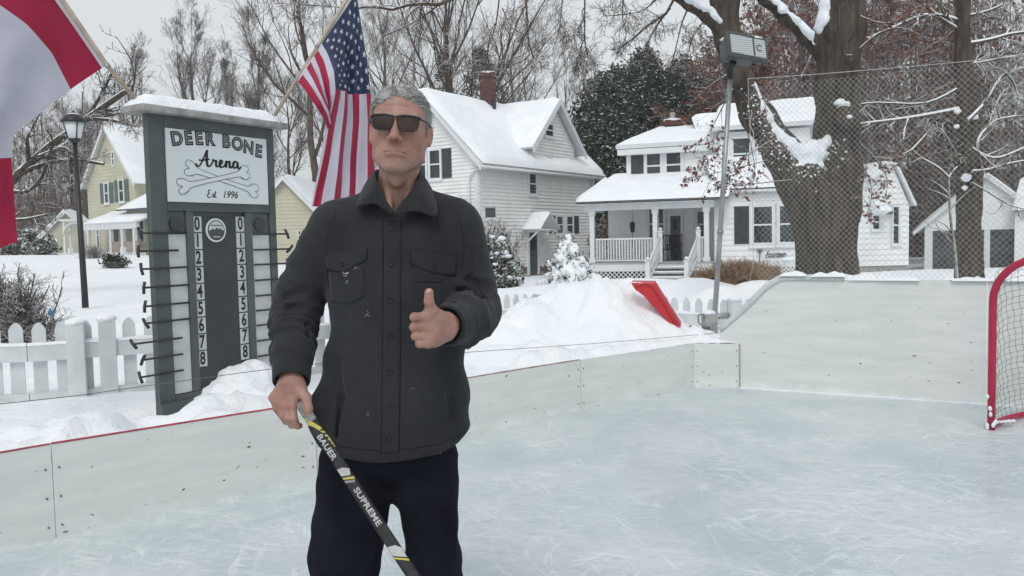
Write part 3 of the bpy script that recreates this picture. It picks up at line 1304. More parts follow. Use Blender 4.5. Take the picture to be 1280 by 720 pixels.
def make_goal():
 post = G(1239, 537, 0)
 m_ = np.array([.75, -.66]); m_ /= np.linalg.norm(m_)
 s_ = np.array([.66, .75]); s_ /= np.linalg.norm(s_)
 t = thing('hockey_goal', (post[0], post[1], 0), 'red steel hockey goal with white net at the right edge', 'hockey goal')
 W, Hh, D = 1.83, 1.19, .95

 def f(w, z, d):
  return (post[0] + m_[0] * w + s_[0] * d, post[1] + m_[1] * w + s_[1] * d, z)
 r = .0255
 # front frame: post, bend, crossbar, bend, post
 pts = [f(0, .0, 0), f(0, .3, 0), f(0, .6, 0), f(0, Hh - .30, 0)]
 for i in range(1, 9):
  a = math.pi / 2 * i / 8
  pts.append(f(.30 - .30 * math.cos(a), Hh - .30 + .30 * math.sin(a), 0))
 for i in range(0, 9):
  a = math.pi / 2 * i / 8
  pts.append(f(W - .30 + .30 * math.sin(a), Hh - .30 + .30 * math.cos(a), 0))
 pts += [f(W, .6, 0), f(W, 0, 0)]
 mb = MB()
 mb.tube(pts, r, 16)
 mb.build('front_frame', M['goal_red'], t)
 # base tube
 base = smooth_poly([f(0, .03, 0.02), f(.05, .03, .35), f(.22, .03, .75), f(.5, .03, D), f(W / 2, .03, D + .05), f(W - .5, .03, D), f(W - .22, .03, .75), f(W - .05, .03, .35), f(W, .03, .02)], 6)
 m2 = MB()
 m2.tube(base, .022, 12)
 m2.build('base_tube', M['goal_red'], t)
 # top rear hoop
 hoop = smooth_poly([f(.30, Hh, 0), f(.34, Hh, .22), f(.55, Hh - .01, .42), f(W / 2, Hh - .01, .48), f(W - .55, Hh - .01, .42), f(W - .34, Hh, .22), f(W - .30, Hh, 0)], 6)
 m3 = MB()
 m3.tube(hoop, .018, 10)
 m3.build('top_hoop', M['goal_red'], t)
 # centre stay
 m3b = MB()
 m3b.tube([f(W / 2, Hh - .01, .48), f(W / 2, .03, D + .05)], .016, 10)
 m3b.build('centre_stay', M['goal_red'], t)
 # net as real twine: outline curves top -> base
 m4 = MB()
 N = 46
 topc = smooth_poly([f(0, Hh - .35, .01), f(.02, Hh - .1, .04), f(.22, Hh - .02, .12), f(.34, Hh, .24), f(.55, Hh - .01, .42), f(W / 2, Hh - .01, .48), f(W - .55, Hh - .01, .42), f(W - .34, Hh, .24), f(W, Hh - .3, .02)], 8)
 botc = [np.array(p) for p in base]
 topc = [np.array(p) for p in topc]

 def at(c, q):
  x = q * (len(c) - 1)
  i = min(int(x), len(c) - 2)
  return c[i] * (1 - (x - i)) + c[i + 1] * (x - i)
 rows = 26
 grid = []
 for i in range(N + 1):
  q = i / N
  a = at(topc, q)
  b = at(botc, q)
  col = []
  for j in range(rows + 1):
   v = j / rows
   p = a * (1 - v) + b * v
   sag = .05 * math.sin(math.pi * v)
   p = p + np.array([s_[0], s_[1], 0]) * (-sag * .5) + np.array([0, 0, -.02 * math.sin(math.pi * v)])
   p = p + np.array([m_[0], m_[1], 0]) * .006 * math.sin(j * 1.9 + i * .7)
   col.append(p)
  grid.append(col)
 for col in grid:
  m4.tube(col, .0017, 4, cap=False, smooth=False)
 for j in range(rows + 1):
  m4.tube([grid[i][j] for i in range(N + 1)], .0017, 4, cap=False, smooth=False)
 # side panel twine between post and first column
 m4.build('net', M['goal_net'], t)
 m5 = MB()
 rnd = random.Random(8)
 for k in range(9):
  h = rnd.uniform(.0, .22)
  a = rnd.uniform(2.5, 5.5)
  c = f(0, h, 0)
  m5.blob((c[0] + .028 * math.cos(a), c[1] + .028 * math.sin(a), h + .01), (.014, .014, .02), k, 1)
 for k in range(5):
  c = f(.02 + k * .02, .05, .05 + k * .03)
  m5.blob((c[0], c[1], .045), (.02, .02, .012), k + 20, 1)
 m5.build('snow_crust', M['snow'], t)
# ------------------------------------------------------------------ scoreboard
SB_O = np.array([-2.125, 4.9])
SB_E = np.array([.535, .845])
SB_N = np.array([.845, -.535])   # towards the rink


def sbf(s, z, k=0.0):
 return (SB_O[0] + SB_E[0] * s + SB_N[0] * k, SB_O[1] + SB_E[1] * s + SB_N[1] * k, z)


def make_scoreboard():
 t = thing('scoreboard', (SB_O[0], SB_O[1], .3), 'grey wooden hockey scoreboard reading DEER BONE Arena with snow on top', 'scoreboard')
 W = .95
 body = MB()
 # back panel and raised frame members, front surface at k=0
 body.prism([(0, .30), (W, .30), (W, 2.17), (0, 2.17)], sbf, -.045, -.03)
 for a, b, c, d in ((0, .30, .105, 2.17), (.895, .30, W, 2.17), (.108, 1.60, .892, 2.17), (.108, .30, .892, .475)):
  body.prism([(a, b), (c, b), (c, d), (a, d)], sbf, -.0285, 0)
 for a, c in ((.236, .288), (.690, .742)):
  body.prism([(a, .478), (c, .478), (c, 1.597), (a, 1.597)], sbf, -.0285, -.001)
 body.build('body', M['sb_paint'], t)
 rec = MB()
 rec.prism([(.290, .478), (.688, .478), (.688, 1.57), (.290, 1.57)], sbf, -.0285, -.020)
 rec.build('recess_panel', M['sb_recess'], t)
 head = MB()
 for a, c in ((.110, .234), (.744, .893)):
  head.prism([(a, 1.46), (c, 1.46), (c, 1.597), (a, 1.597)], sbf, -.0285, -.014)
 head.build_split('strip_header', M['sb_paint'], t)
 disc = MB()
 for c in ((.170, 1.52), (.815, 1.52)):
  poly = [(c[0] + .046 * math.cos(a), c[1] + .046 * math.sin(a)) for a in np.linspace(0, 2 * math.pi, 28, endpoint=False)]
  disc.prism(poly, sbf, -.0135, -.004)
 disc.build_split('puck_disc', M['sb_recess'], t)
 # roof cap
 cap = MB()
 cap.bbox((-.07, -.16, 2.172), (1.03, .07, 2.215), .008, 0, Matrix(((SB_E[0], SB_N[0], 0, SB_O[0]), (SB_E[1], SB_N[1], 0, SB_O[1]), (0, 0, 1, 0), (0, 0, 0, 1))))
 cap.build('cap_board', M['rough_wood'], t)
 sn = MB()
 NX, NY = 40, 10
 vs = []
 for i in range(NX + 1):
  s = -.06 + 1.03 * i / NX
  for j in range(NY + 1):
   k = -.155 + .215 * j / NY
   e = min(1, 5 * min(i / NX, 1 - i / NX) * 2.4) ** .5 if 0 < i < NX else 0
   e2 = math.sin(math.pi * j / NY) ** .35 if 0 < j < NY else 0
   z = 2.2135 + (.080 + .014 * mnoise.noise(Vector((s * 6, k * 6, 1)))) * e * e2
   vs.append(sbf(s, z, k))
 fs = [(i * (NY + 1) + j, (i + 1) * (NY + 1) + j, (i + 1) * (NY + 1) + j + 1, i * (NY + 1) + j + 1) for i in range(NX) for j in range(NY)]
 sn.add(vs, fs, 0, True)
 sn.build('snow_cap', M['snow'], t)
 # sign plate
 sg = MB()
 sg.prism([(.110, 1.655), (.878, 1.655), (.878, 2.095), (.110, 2.095)], sbf, .001, .012)
 sign = sg.build('sign_plate', M['sb_sign'], t)
 lt = MB()
 K = .0132

 def place(vs, fs, s0, z0, rot=0, sc=1.0, mi=0, k=K):
  c, s_ = math.cos(rot), math.sin(rot)
  lt.add([sbf(s0 + (v[0] * c - v[1] * s_) * sc, z0 + (v[0] * s_ + v[1] * c) * sc, k) for v in vs], fs, mi)
 # arched title, letters set one by one (dark, with a pale inline on top)
 adv = {'D': 1.02, 'E': .90, 'R': 1.0, ' ': .50, 'B': 1.0, 'O': 1.08, 'N': 1.06}
 word = 'DEER BONE'
 tot = sum(adv[c] for c in word)
 x = -tot / 2
 for ch in word:
  xc = x + adv[ch] / 2
  x += adv[ch]
  if ch == ' ':
   continue
  q = xc / (tot / 2)
  s0 = .494 + q * .352
  z0 = 2.052 - .040 * q * q - .014 * q
  rot = -.16 * q
  vs, fs = text_geo(ch, .112, .0068, 0, 4)
  vs = [(v[0] * .98, v[1]) for v in vs]
  place(vs, fs, s0, z0, rot, mi=0)
  vs, fs = text_geo(ch, .112, .0024, 0, 4)
  vs = [(v[0] * .98, v[1]) for v in vs]
  place(vs, fs, s0, z0, rot, mi=0, k=K + .0006)
  vs, fs = text_geo(ch, .112, -.0019, 0, 4)
  vs = [(v[0] * .98, v[1]) for v in vs]
  place(vs, fs, s0, z0, rot, mi=3, k=K + .0012)

 def script(strokes, s0, z0, sc, w, mi=0, sy=1.0):
  for st in strokes:
   pp = smooth_poly([(p[0], p[1]) for p in st], 7)
   n = len(pp)
   ws = []
   for i in range(n):
    a = pp[max(i - 1, 0)]
    b = pp[min(i + 1, n - 1)]
    dn = (b - a)[1]
    ws.append(w / sc * (1.35 if dn < -.02 else .8))
   vs, fs = stroke2d(pp, ws)
   lt.add([sbf(s0 + v[0] * sc, z0 + v[1] * sc * sy, K) for v in vs], fs, mi)
 # "Arena" in brush script: x to the right, y up, letter height about 1
 A = [[(-.15, .12), (-.28, .02), (-.18, -.1), (.1, .05), (.45, .7), (.72, 1.28), (.80, 1.42), (.76, 1.1), (.74, .5), (.80, .08), (.98, .0), (1.14, .16)],
         [(.0, .52), (.3, .50), (.75, .60), (1.02, .66)]]
 r = [[(1.14, .16), (1.30, .45), (1.38, .68), (1.36, .54), (1.50, .56), (1.62, .54), (1.60, .3), (1.66, .04), (1.82, .06)]]
 e = [[(1.82, .06), (2.05, .26), (2.24, .48), (2.18, .64), (2.02, .56), (1.95, .28), (2.04, .03), (2.24, .03), (2.44, .2)]]
 n = [[(2.44, .2), (2.56, .5), (2.60, .6), (2.58, .3), (2.56, .02), (2.62, .3), (2.80, .58), (2.92, .56), (2.92, .3), (2.92, .06), (3.04, .02), (3.2, .2)]]
 a = [[(3.72, .5), (3.55, .64), (3.34, .5), (3.26, .22), (3.36, .02), (3.54, .1), (3.70, .42), (3.74, .6), (3.70, .3), (3.76, .04), (3.92, .04), (4.08, .2)]]
 script(A + r + e + n + a, .334, 1.884, .080, .0145, 0, .86)
 Est = [[(.72, 1.0), (.52, 1.15), (.28, 1.02), (.32, .74), (.5, .66), (.3, .58), (.08, .3), (.2, .02), (.5, .02), (.78, .2)],
           [(.78, .2), (1.0, .42), (1.12, .58), (1.2, .3), (1.14, .04), (.96, .06)], [(1.2, .1), (1.34, .3), (1.56, 1.0), (1.42, .4), (1.5, .04), (1.66, .1)],
           [(1.28, .68), (1.7, .74)], [(1.86, .02), (1.9, .05)]]
 script(Est, .385, 1.688, .042, .0052, 0)
 vs, fs = text_geo('1996', .064, .0006, .3, 4)
 vs = [(v[0] * .95, v[1]) for v in vs]
 place(vs, fs, .560, 1.709, 0, mi=0)
 # crossed bones, drawn outlines

 def bone(p0, p1, wd, flip):
  p0 = np.array(p0)
  p1 = np.array(p1)
  d = p1 - p0
  L = np.linalg.norm(d)
  d /= L
  nn = np.array([-d[1], d[0]])
  # half outline in (along, across)
  kn = .036
  o = [(.0, .004), (-.018, .010), (-.030, .026), (-.020, .048), (.006, .050), (.028, .040), (.052, .024), (.10, .0165), (L / 2, .0135),
             (L - .10, .0165), (L - .052, .024), (L - .03, .044), (L - .004, .048), (L + .020, .034), (L + .018, .012), (L, .003)]
  lo = [(a_, -b_ * .9) for a_, b_ in o[::-1]]
  pts = [p0 + d * a_ + nn * b_ * wd for a_, b_ in o + lo + [o[0]]]
  pts = smooth_poly(pts, 4)
  # pale body so the upper bone hides the lower one
  return pts
 b1 = bone((.262, 1.862), (.770, 1.738), 1.0, False)
 b2 = bone((.206, 1.748), (.700, 1.862), 1.0, True)
 for q, pts in enumerate((b1, b2)):
  n_ = len(pts)
  kk = K + .0003 + q * .0012
  c_ = np.mean(pts, axis=0)
  lt.add([sbf(p[0], p[1], kk) for p in pts[:-1]], [tuple(range(n_ - 1))], 1)
  vs, fs = stroke2d(pts, .0034)
  lt.add([sbf(v[0], v[1], kk + .0005) for v in vs], fs, 2)
  m_ = n_ // 2
  for w0 in (.1, .32, .6, .82):
   i0 = int(w0 * n_)
   seg = [pts[(i0 + j) % n_] * .93 + c_ * .07 for j in range(6)]
   vs, fs = stroke2d(seg, .002)
   lt.add([sbf(v[0], v[1], kk + .0006) for v in vs], fs, 2)
 lt.build('lettering', [M['ink'], M['sb_sign'], M['ink_grey'], simple('ink_inline', (.22, .24, .25), .5, .1, 9)], sign)
 # round emblem
 em = MB()
 c0 = (.462, 1.482)
 circ = lambda r, n=40: [(c0[0] + r * math.cos(a), c0[1] + r * math.sin(a)) for a in np.linspace(0, 2 * math.pi, n, endpoint=False)]
 em.prism(circ(.076), sbf, -.0195, -.012, 0)
 em.prism(circ(.064), sbf, -.0119, -.010, 1)
 em.prism(circ(.058), sbf, -.0099, -.0085, 2)
 low = [(c0[0] + .058 * math.cos(a), c0[1] + .058 * math.sin(a)) for a in np.linspace(math.pi * 1.02, math.pi * 1.98, 20)]
 hill = [(c0[0] + x_, c0[1] + y_) for x_, y_ in ((.045, .0), (.03, .012), (.015, .006), (.002, .018), (-.012, .004), (-.03, .01), (-.045, .0))]
 em.prism(low + hill, sbf, -.0084, -.0078, 3)
 em.prism([(c0[0] - .045, c0[1] + .028), (c0[0] + .045, c0[1] + .028), (c0[0] + .043, c0[1] + .034), (c0[0] - .043, c0[1] + .034)], sbf, -.0084, -.0078, 3)
 em.prism([(c0[0] - .03, c0[1] - .045), (c0[0] + .03, c0[1] - .045), (c0[0] + .028, c0[1] - .04), (c0[0] - .028, c0[1] - .04)], sbf, -.0077, -.0072, 2)
 em.build('round_emblem', [M['sb_sign'], M['ink'], M['sb_strip'], M['ink_grey']], t)
 # tally strips
 for a, c in ((.111, .234), (.745, .892)):
  ms = MB()
  ms.prism([(a, .480), (c, .480), (c, 1.457), (a, 1.457)], sbf, -.0285, -.012)
  ms.build('tally_strip', M['sb_strip'], t)
 # number plates
 for sx, zs in ((.322, [1.520 - .1062 * i for i in range(10)]), (.655, [1.522 - .1062 * i for i in range(10)])):
  for i, z in enumerate(zs):
   if z < .62:
    continue
   p_ = MB()
   p_.prism([(sx - .033, z - .049), (sx + .033, z - .049), (sx + .033, z + .049), (sx - .033, z + .049)], sbf, -.0195, -.014)
   pl = p_.build('number_plate', M['sb_num'], t)
   vs, fs = text_geo(str(i), .112, .003, 0, 4)
   nm = MB()
   nm.add([sbf(sx + v[0] * .72, z + v[1], -.0134) for v in vs], fs)
   nm.build('numeral', M['ink'], pl)
 # pegs: iron rods through the sides with T handles
 rnd = random.Random(3)
 zl = [1.466, 1.36, 1.255, 1.145, 1.035, .935, .822, .722, .622]
 outl = [-.085, -.10, -.085, -.075, -.075, -.075, -.16, -.105, -.125]
 for z, o in zip(zl, outl):
  pg = MB()
  k = -.004
  ins = .235 if o > -.1 else .17
  pg.tube([sbf(o, z, k + .012), sbf(.02, z, k + .010), sbf(ins, z, k + .004)], .0065, 7)
  a = rnd.uniform(-.9, .9)
  hh = .036
  pg.tube([sbf(o, z + hh * math.cos(a), k + .012 + hh * math.sin(a)), sbf(o - .004, z, k + .012), sbf(o, z - hh * math.cos(a), k + .012 - hh * math.sin(a))], .0095, 8)
  pg.build('peg', M['peg'], t)
 zr = [1.455, 1.350, 1.25, 1.145, 1.04, .94, .84, .735, .63]
 outr = [1.035, 1.055, 1.03, 1.02, 1.04, 1.03, 1.025, 1.03, 1.03]
 for z, o in zip(zr, outr):
  pg = MB()
  pg.tube([sbf(o, z, .008), sbf(.93, z, .006), sbf(.75, z, .0)], .0065, 7)
  a = rnd.uniform(-.9, .9)
  hh = .036
  pg.tube([sbf(o, z + hh * math.cos(a), .008 + hh * math.sin(a)), sbf(o + .004, z, .008), sbf(o, z - hh * math.cos(a), .008 - hh * math.sin(a))], .0095, 8)
  pg.build('peg', M['peg'], t)
 # sills at the foot
 m7 = MB()
 m7.prism([(-.02, .36), (.97, .36), (.97, .44), (-.02, .44)], sbf, .002, .05)
 m7.build('foot_board', M['sb_paint'], t)
 # lump of snow caught in the recess
 c = np.array(sbf(.5, .4, .1))
 L = Solid(c - [.75, .75, .25], c + [.75, .75, .42], .016)

 def nz(X, Y, Z):
  return .045 * fbm2(X * 7 + Z * 5, Y * 7 + Z * 6, 4, 3) + .02 * fbm2(X * 19 + Z * 9, Y * 19, 2, 7)
 for s_, z_, k_, r_ in ((.55, .44, .05, (.17, .13, .17)), (.66, .46, .04, (.13, .12, .16)), (.42, .38, .07, (.17, .13, .12)), (.25, .33, .08, (.22, .12, .10)), (.80, .36, .07, (.2, .13, .14)), (.5, .30, .14, (.5, .16, .12))):
  L.ell(sbf(s_, z_, k_), r_, .10, mod=nz)
 V_, F_ = L.mesh()
 o = mesh_np('snow_lump', V_, F_, M['snow'])
 tag(o, 'lump of snow resting against the foot of the grey scoreboard', 'snow')


def cloth_mat(name, cols):
 pass


def make_flags():
 M['flag_red'] = simple('flag_red_nylon', (.30, .003, .036), .55, .08, 3)
 M['flag_white'] = simple('flag_white_nylon', (.46, .455, .53), .55, .05, 3)
 M['flag_blue'] = simple('flag_navy_nylon', (.012, .024, .070), .55, .15, 3)
 M['pole_wood'] = simple('varnished_pole', (.40, .33, .26), .5, .2, 10)
 M['sleeve'] = simple('canvas_sleeve', (.56, .56, .58), .7, .08, 8)
 for k in ('flag_red', 'flag_white'):
  b = M[k].node_tree.nodes['Principled BSDF']
  b.inputs['Subsurface Weight'].default_value = 0
 # ---- striped flag with stars, right end of the scoreboard
 p0 = np.array(sbf(.955, 2.12, -.12))
 pa = P(345, 141, p0[1])
 A = P(372, 98, p0[1] + .10)       # lower corner of the hoist
 B = P(444, -18, p0[1] + .36)      # upper corner of the hoist
 d = (B - A)
 L = np.linalg.norm(d)
 d /= L
 base = A - d * .32
 t = thing('flag_pole', base, 'wooden pole angled up from the right end of the scoreboard', 'flag pole', )
 mb = MB()
 mb.tube([base, A, B, B + d * .1], .0125, 10)
 mb.build('pole', M['pole_wood'], t)
 tp = MB()
 tp.blob(B + d * .12, .025, 1, 2, .02)
 tp.build('finial', M['pole_wood'], t)
 fl = thing('striped_flag', A, 'red, white and blue flag with stars draped from the middle pole', 'flag')
 # screen-plane traced drape turned into a real hanging cloth
 # rows go down the fly; each row lists (u, v, depth offset) across the hoist parameter h = 0 (top/union side) .. 1 (bottom)
 D0 = p0[1] + .25
 NH, NF = 78, 84
 H0 = np.array([B, B * .5 + A * .5, A])
 hs = np.linspace(0, 1, NH + 1)
 fsv = np.linspace(0, 1, NF + 1)

 def row(f):
  # control points across hoist at 4 fly positions
  # (h, f) lattice in photo pixels plus depth
  pass
 hk = [0, .25, .5, .54, .62, .75, 1.0]
 # each lattice row: fly value, then points for hk
 lat = [
  (0.0, [(444, -18, .36), (426, 11, .295), (404, 46, .23), (400, 52, .21), (395, 60, .19), (388, 71, .16), (370, 98, .10)]),
  (.12, [(450, 22, .40), (437, 40, .30), (412, 62, .18), (408, 68, .12), (404, 76, .10), (397, 90, .06), (383, 116, .02)]),
  (.25, [(456, 72, .42), (440, 76, .28), (419, 86, .12), (416, 90, .05), (411, 99, .03), (405, 112, .0), (396, 134, -.03)]),
  (.40, [(462, 122, .42), (441, 118, .28), (421, 114, .12), (418, 115, .04), (415, 122, .02), (411, 134, .02), (407, 151, .02)]),
  (.50, [(464, 150, .42), (441, 148, .28), (416, 142, .12), (413, 142, .06), (411, 146, .08), (412, 156, .14), (413, 176, .18)]),
  (.62, [(465, 180, .40), (439, 178, .26), (410, 172, .12), (407, 172, .08), (407, 174, .12), (411, 184, .18), (417, 200, .22)]),
  (.80, [(467, 222, .38), (436, 220, .24), (403, 216, .12), (399, 216, .09), (400, 216, .14), (406, 220, .20), (420, 228, .24)]),
  (1.0, [(468, 262, .36), (433, 261, .22), (395, 258, .12), (391, 257, .10), (393, 257, .15), (402, 258, .21), (424, 260, .25)]),
 ]
 lf = [r[0] for r in lat]
 Pg = np.array([[P(u, v, p0[1] + dd) for (u, v, dd) in r[1]] for r in lat])
 # smooth interpolation in f, then in h
 def interp1(xs, ys, x):
  return np.stack([np.interp(x, xs, ys[:, k]) for k in range(3)], -1)
 tmp = np.array([interp1(lf, Pg[:, j], fsv) for j in range(len(hk))])  # (hk, NF+1, 3)
 grid = np.zeros((NH + 1, NF + 1, 3))
 for j in range(NF + 1):
  grid[:, j] = interp1(hk, tmp[:, j], hs)
 # relax the interpolation creases
 def blur(g, n):
  for _ in range(n):
   q = g.copy()
   q[1:-1] = (g[:-2] + 2 * g[1:-1] + g[2:]) / 4
   r = q.copy()
   r[:, 1:-1] = (q[:, :-2] + 2 * q[:, 1:-1] + q[:, 2:]) / 4
   g = r
  return g
 grid = blur(grid, 5)
 nrm = np.array([SB_N[0] * .6 + .1, -1.0, .05])
 nrm /= np.linalg.norm(nrm)
 for i in range(NH + 1):
  for j in range(NF + 1):
   h, f = hs[i], fsv[j]
   a = min(1, f * 4)
   # soft folds that run down the cloth
   w = .040 * math.sin(h * 15 + f * 2.2) + .018 * math.sin(h * 41 - f * 3 + 1) + .02 * mnoise.noise(Vector((h * 4, f * 5, 2)))
   grid[i, j] += nrm * w * a
 V = grid.reshape(-1, 3)
 idx = np.arange((NH + 1) * (NF + 1)).reshape(NH + 1, NF + 1)
 F = np.stack([idx[:-1, :-1], idx[1:, :-1], idx[1:, 1:], idx[:-1, 1:]], -1)
 mi = np.zeros((NH, NF), int)
 for i in range(NH):
  st = int(i / NH * 13)
  mi[i, :] = st % 2
  if st < 7:
   mi[i, :int(NF * .40)] = 2
 mi[:, 0:1] = 3
 mi[:, 1:2] = 3
 F = F.reshape(-1, 4)
 Vl = [tuple(v) for v in V]
 m2 = MB()
 m2.add(Vl, [tuple(int(q) for q in f) for f in F], 0, True)
 m2.m = [int(q) for q in mi.reshape(-1)]
 # stars: 9 rows x (6/5) in the union
 def cloth(h, f):
  x = np.clip(h, 0, 1) * NH
  y = np.clip(f, 0, 1) * NF
  i = min(int(x), NH - 1)
  j = min(int(y), NF - 1)
  a, b = x - i, y - j
  g = grid
  p = (g[i, j] * (1 - a) + g[i + 1, j] * a) * (1 - b) + (g[i, j + 1] * (1 - a) + g[i + 1, j + 1] * a) * b
  n_ = np.cross(g[i + 1, j] - g[i, j], g[i, j + 1] - g[i, j])
  n_ /= np.linalg.norm(n_) + 1e-9
  return p, n_
 H_, F_ = 7 / 13, .40
 asp = 1.9
 for r in range(9):
  k = 6 if r % 2 == 0 else 5
  for c in range(k):
   hc = H_ * (r + 1) / 10
   fc = .024 + (F_ - .024) * ((c * 2 + 1 + (0 if k == 6 else 1)) / 12)
   ro = .0235
   pts = []
   for q in range(10):
    rr = ro if q % 2 == 0 else ro * .42
    a = math.pi * q / 5
    pts.append((hc - rr * math.cos(a) * 1.0, fc + rr * math.sin(a) / 1.65))
   for side in (1, -1):
    vs = []
    for (h, f) in [(hc, fc)] + pts:
     p, n_ = cloth(h, f)
     vs.append(p + n_ * side * .003)
    m2.add(vs, [(0, 1 + q, 1 + (q + 1) % 10) for q in range(10)], 1, False)
 m2.build('cloth', [M['flag_red'], M['flag_white'], M['flag_blue'], M['sleeve']], fl)
 gm = MB()
 for q in (A, A + d * .28):
  gm.tube([q + d * .012, q - d * .012], .017, 10)
 gm.build_split('grommet', M['steel'], fl)

 # ---- red and white flag, left end
 q0 = np.array(sbf(-.03, 2.13, -.12))
 A2 = P(134, 82, q0[1] - .12)
 B2_ = P(40, -56, q0[1] - .45)
 d2 = (B2_ - A2)
 L2 = np.linalg.norm(d2)
 d2 /= L2
 b2 = P(181, 137, q0[1])
 t2 = thing('flag_pole', b2, 'wooden pole angled up from the left end of the scoreboard', 'flag pole')
 mb = MB()
 mb.tube([b2, A2, A2 + d2 * 1.05], .013, 10)
 mb.build('pole', M['pole_wood'], t2)
 tp = MB()
 tp.blob(A2 + d2 * 1.07, .025, 2, 2, .02)
 tp.build('finial', M['pole_wood'], t2)
 f2 = thing('red_white_flag', A2, 'red and white flag hanging from the left pole at the frame edge', 'flag')
 # lattice: h=0 lower hoist corner side .. 1 upper hoist corner ; f fly
 dy = q0[1]
 lat = [
  (0.0, [(134, 82, -.12), (98, 30, -.24), (62, -22, -.34), (30, -70, -.45)]),
  (.03, [(129, 84, -.12), (93, 32, -.24), (57, -20, -.34), (24, -66, -.45)]),
  (.25, [(88, 112, -.14), (66, 66, -.26), (33, 30, -.36), (-10, 0, -.45)]),
  (.50, [(50, 142, -.16), (20, 100, -.28), (-12, 70, -.36), (-60, 40, -.45)]),
  (.66, [(17, 168, -.20), (-5, 142, -.30), (-38, 110, -.36), (-85, 90, -.42)]),
  (.75, [(14, 196, -.22), (-8, 200, -.30), (-40, 190, -.34), (-80, 180, -.38)]),
  (.88, [(18, 250, -.24), (-8, 258, -.30), (-40, 262, -.34), (-78, 262, -.36)]),
  (1.0, [(22, 302, -.24), (-6, 312, -.30), (-38, 320, -.34), (-74, 324, -.36)]),
 ]
 hk = [0, .33, .66, 1.0]
 lf = [r[0] for r in lat]
 NH, NF = 40, 80
 hs = np.linspace(0, 1, NH + 1)
 fsv = np.linspace(0, 1, NF + 1)
 Pg = np.array([[P(u, v, dy + dd) for (u, v, dd) in r[1]] for r in lat])
 tmp = np.array([interp1(lf, Pg[:, j], fsv) for j in range(len(hk))])
 grid = np.zeros((NH + 1, NF + 1, 3))
 for j in range(NF + 1):
  grid[:, j] = interp1(hk, tmp[:, j], hs)
 grid = blur(grid, 4)
 for i in range(NH + 1):
  for j in range(NF + 1):
   h, f = hs[i], fsv[j]
   w = .012 * math.sin(h * 9 + f * 6) + .02 * mnoise.noise(Vector((h * 3, f * 5, 7)))
   grid[i, j] += nrm * w * min(1, f * 5)
 idx = np.arange((NH + 1) * (NF + 1)).reshape(NH + 1, NF + 1)
 F = np.stack([idx[:-1, :-1], idx[1:, :-1], idx[1:, 1:], idx[:-1, 1:]], -1)
 mi = np.zeros((NH, NF), int)
 mi[:, :] = 1
 mi[:, :int(NF * .25)] = 0
 mi[:, int(NF * .75):] = 0
 mi[:, :3] = 2
 m3 = MB()
 m3.add([tuple(v) for v in grid.reshape(-1, 3)], [tuple(int(q) for q in f) for f in F.reshape(-1, 4)], 0, True)
 m3.m = [int(q) for q in mi.reshape(-1)]
 m3.build('cloth', [M['flag_red'], M['flag_white'], M['sleeve']], f2)
 gm = MB()
 gm.tube([A2 + d2 * .012, A2 - d2 * .012], .017, 10)
 gm.build('grommet', M['steel'], f2)
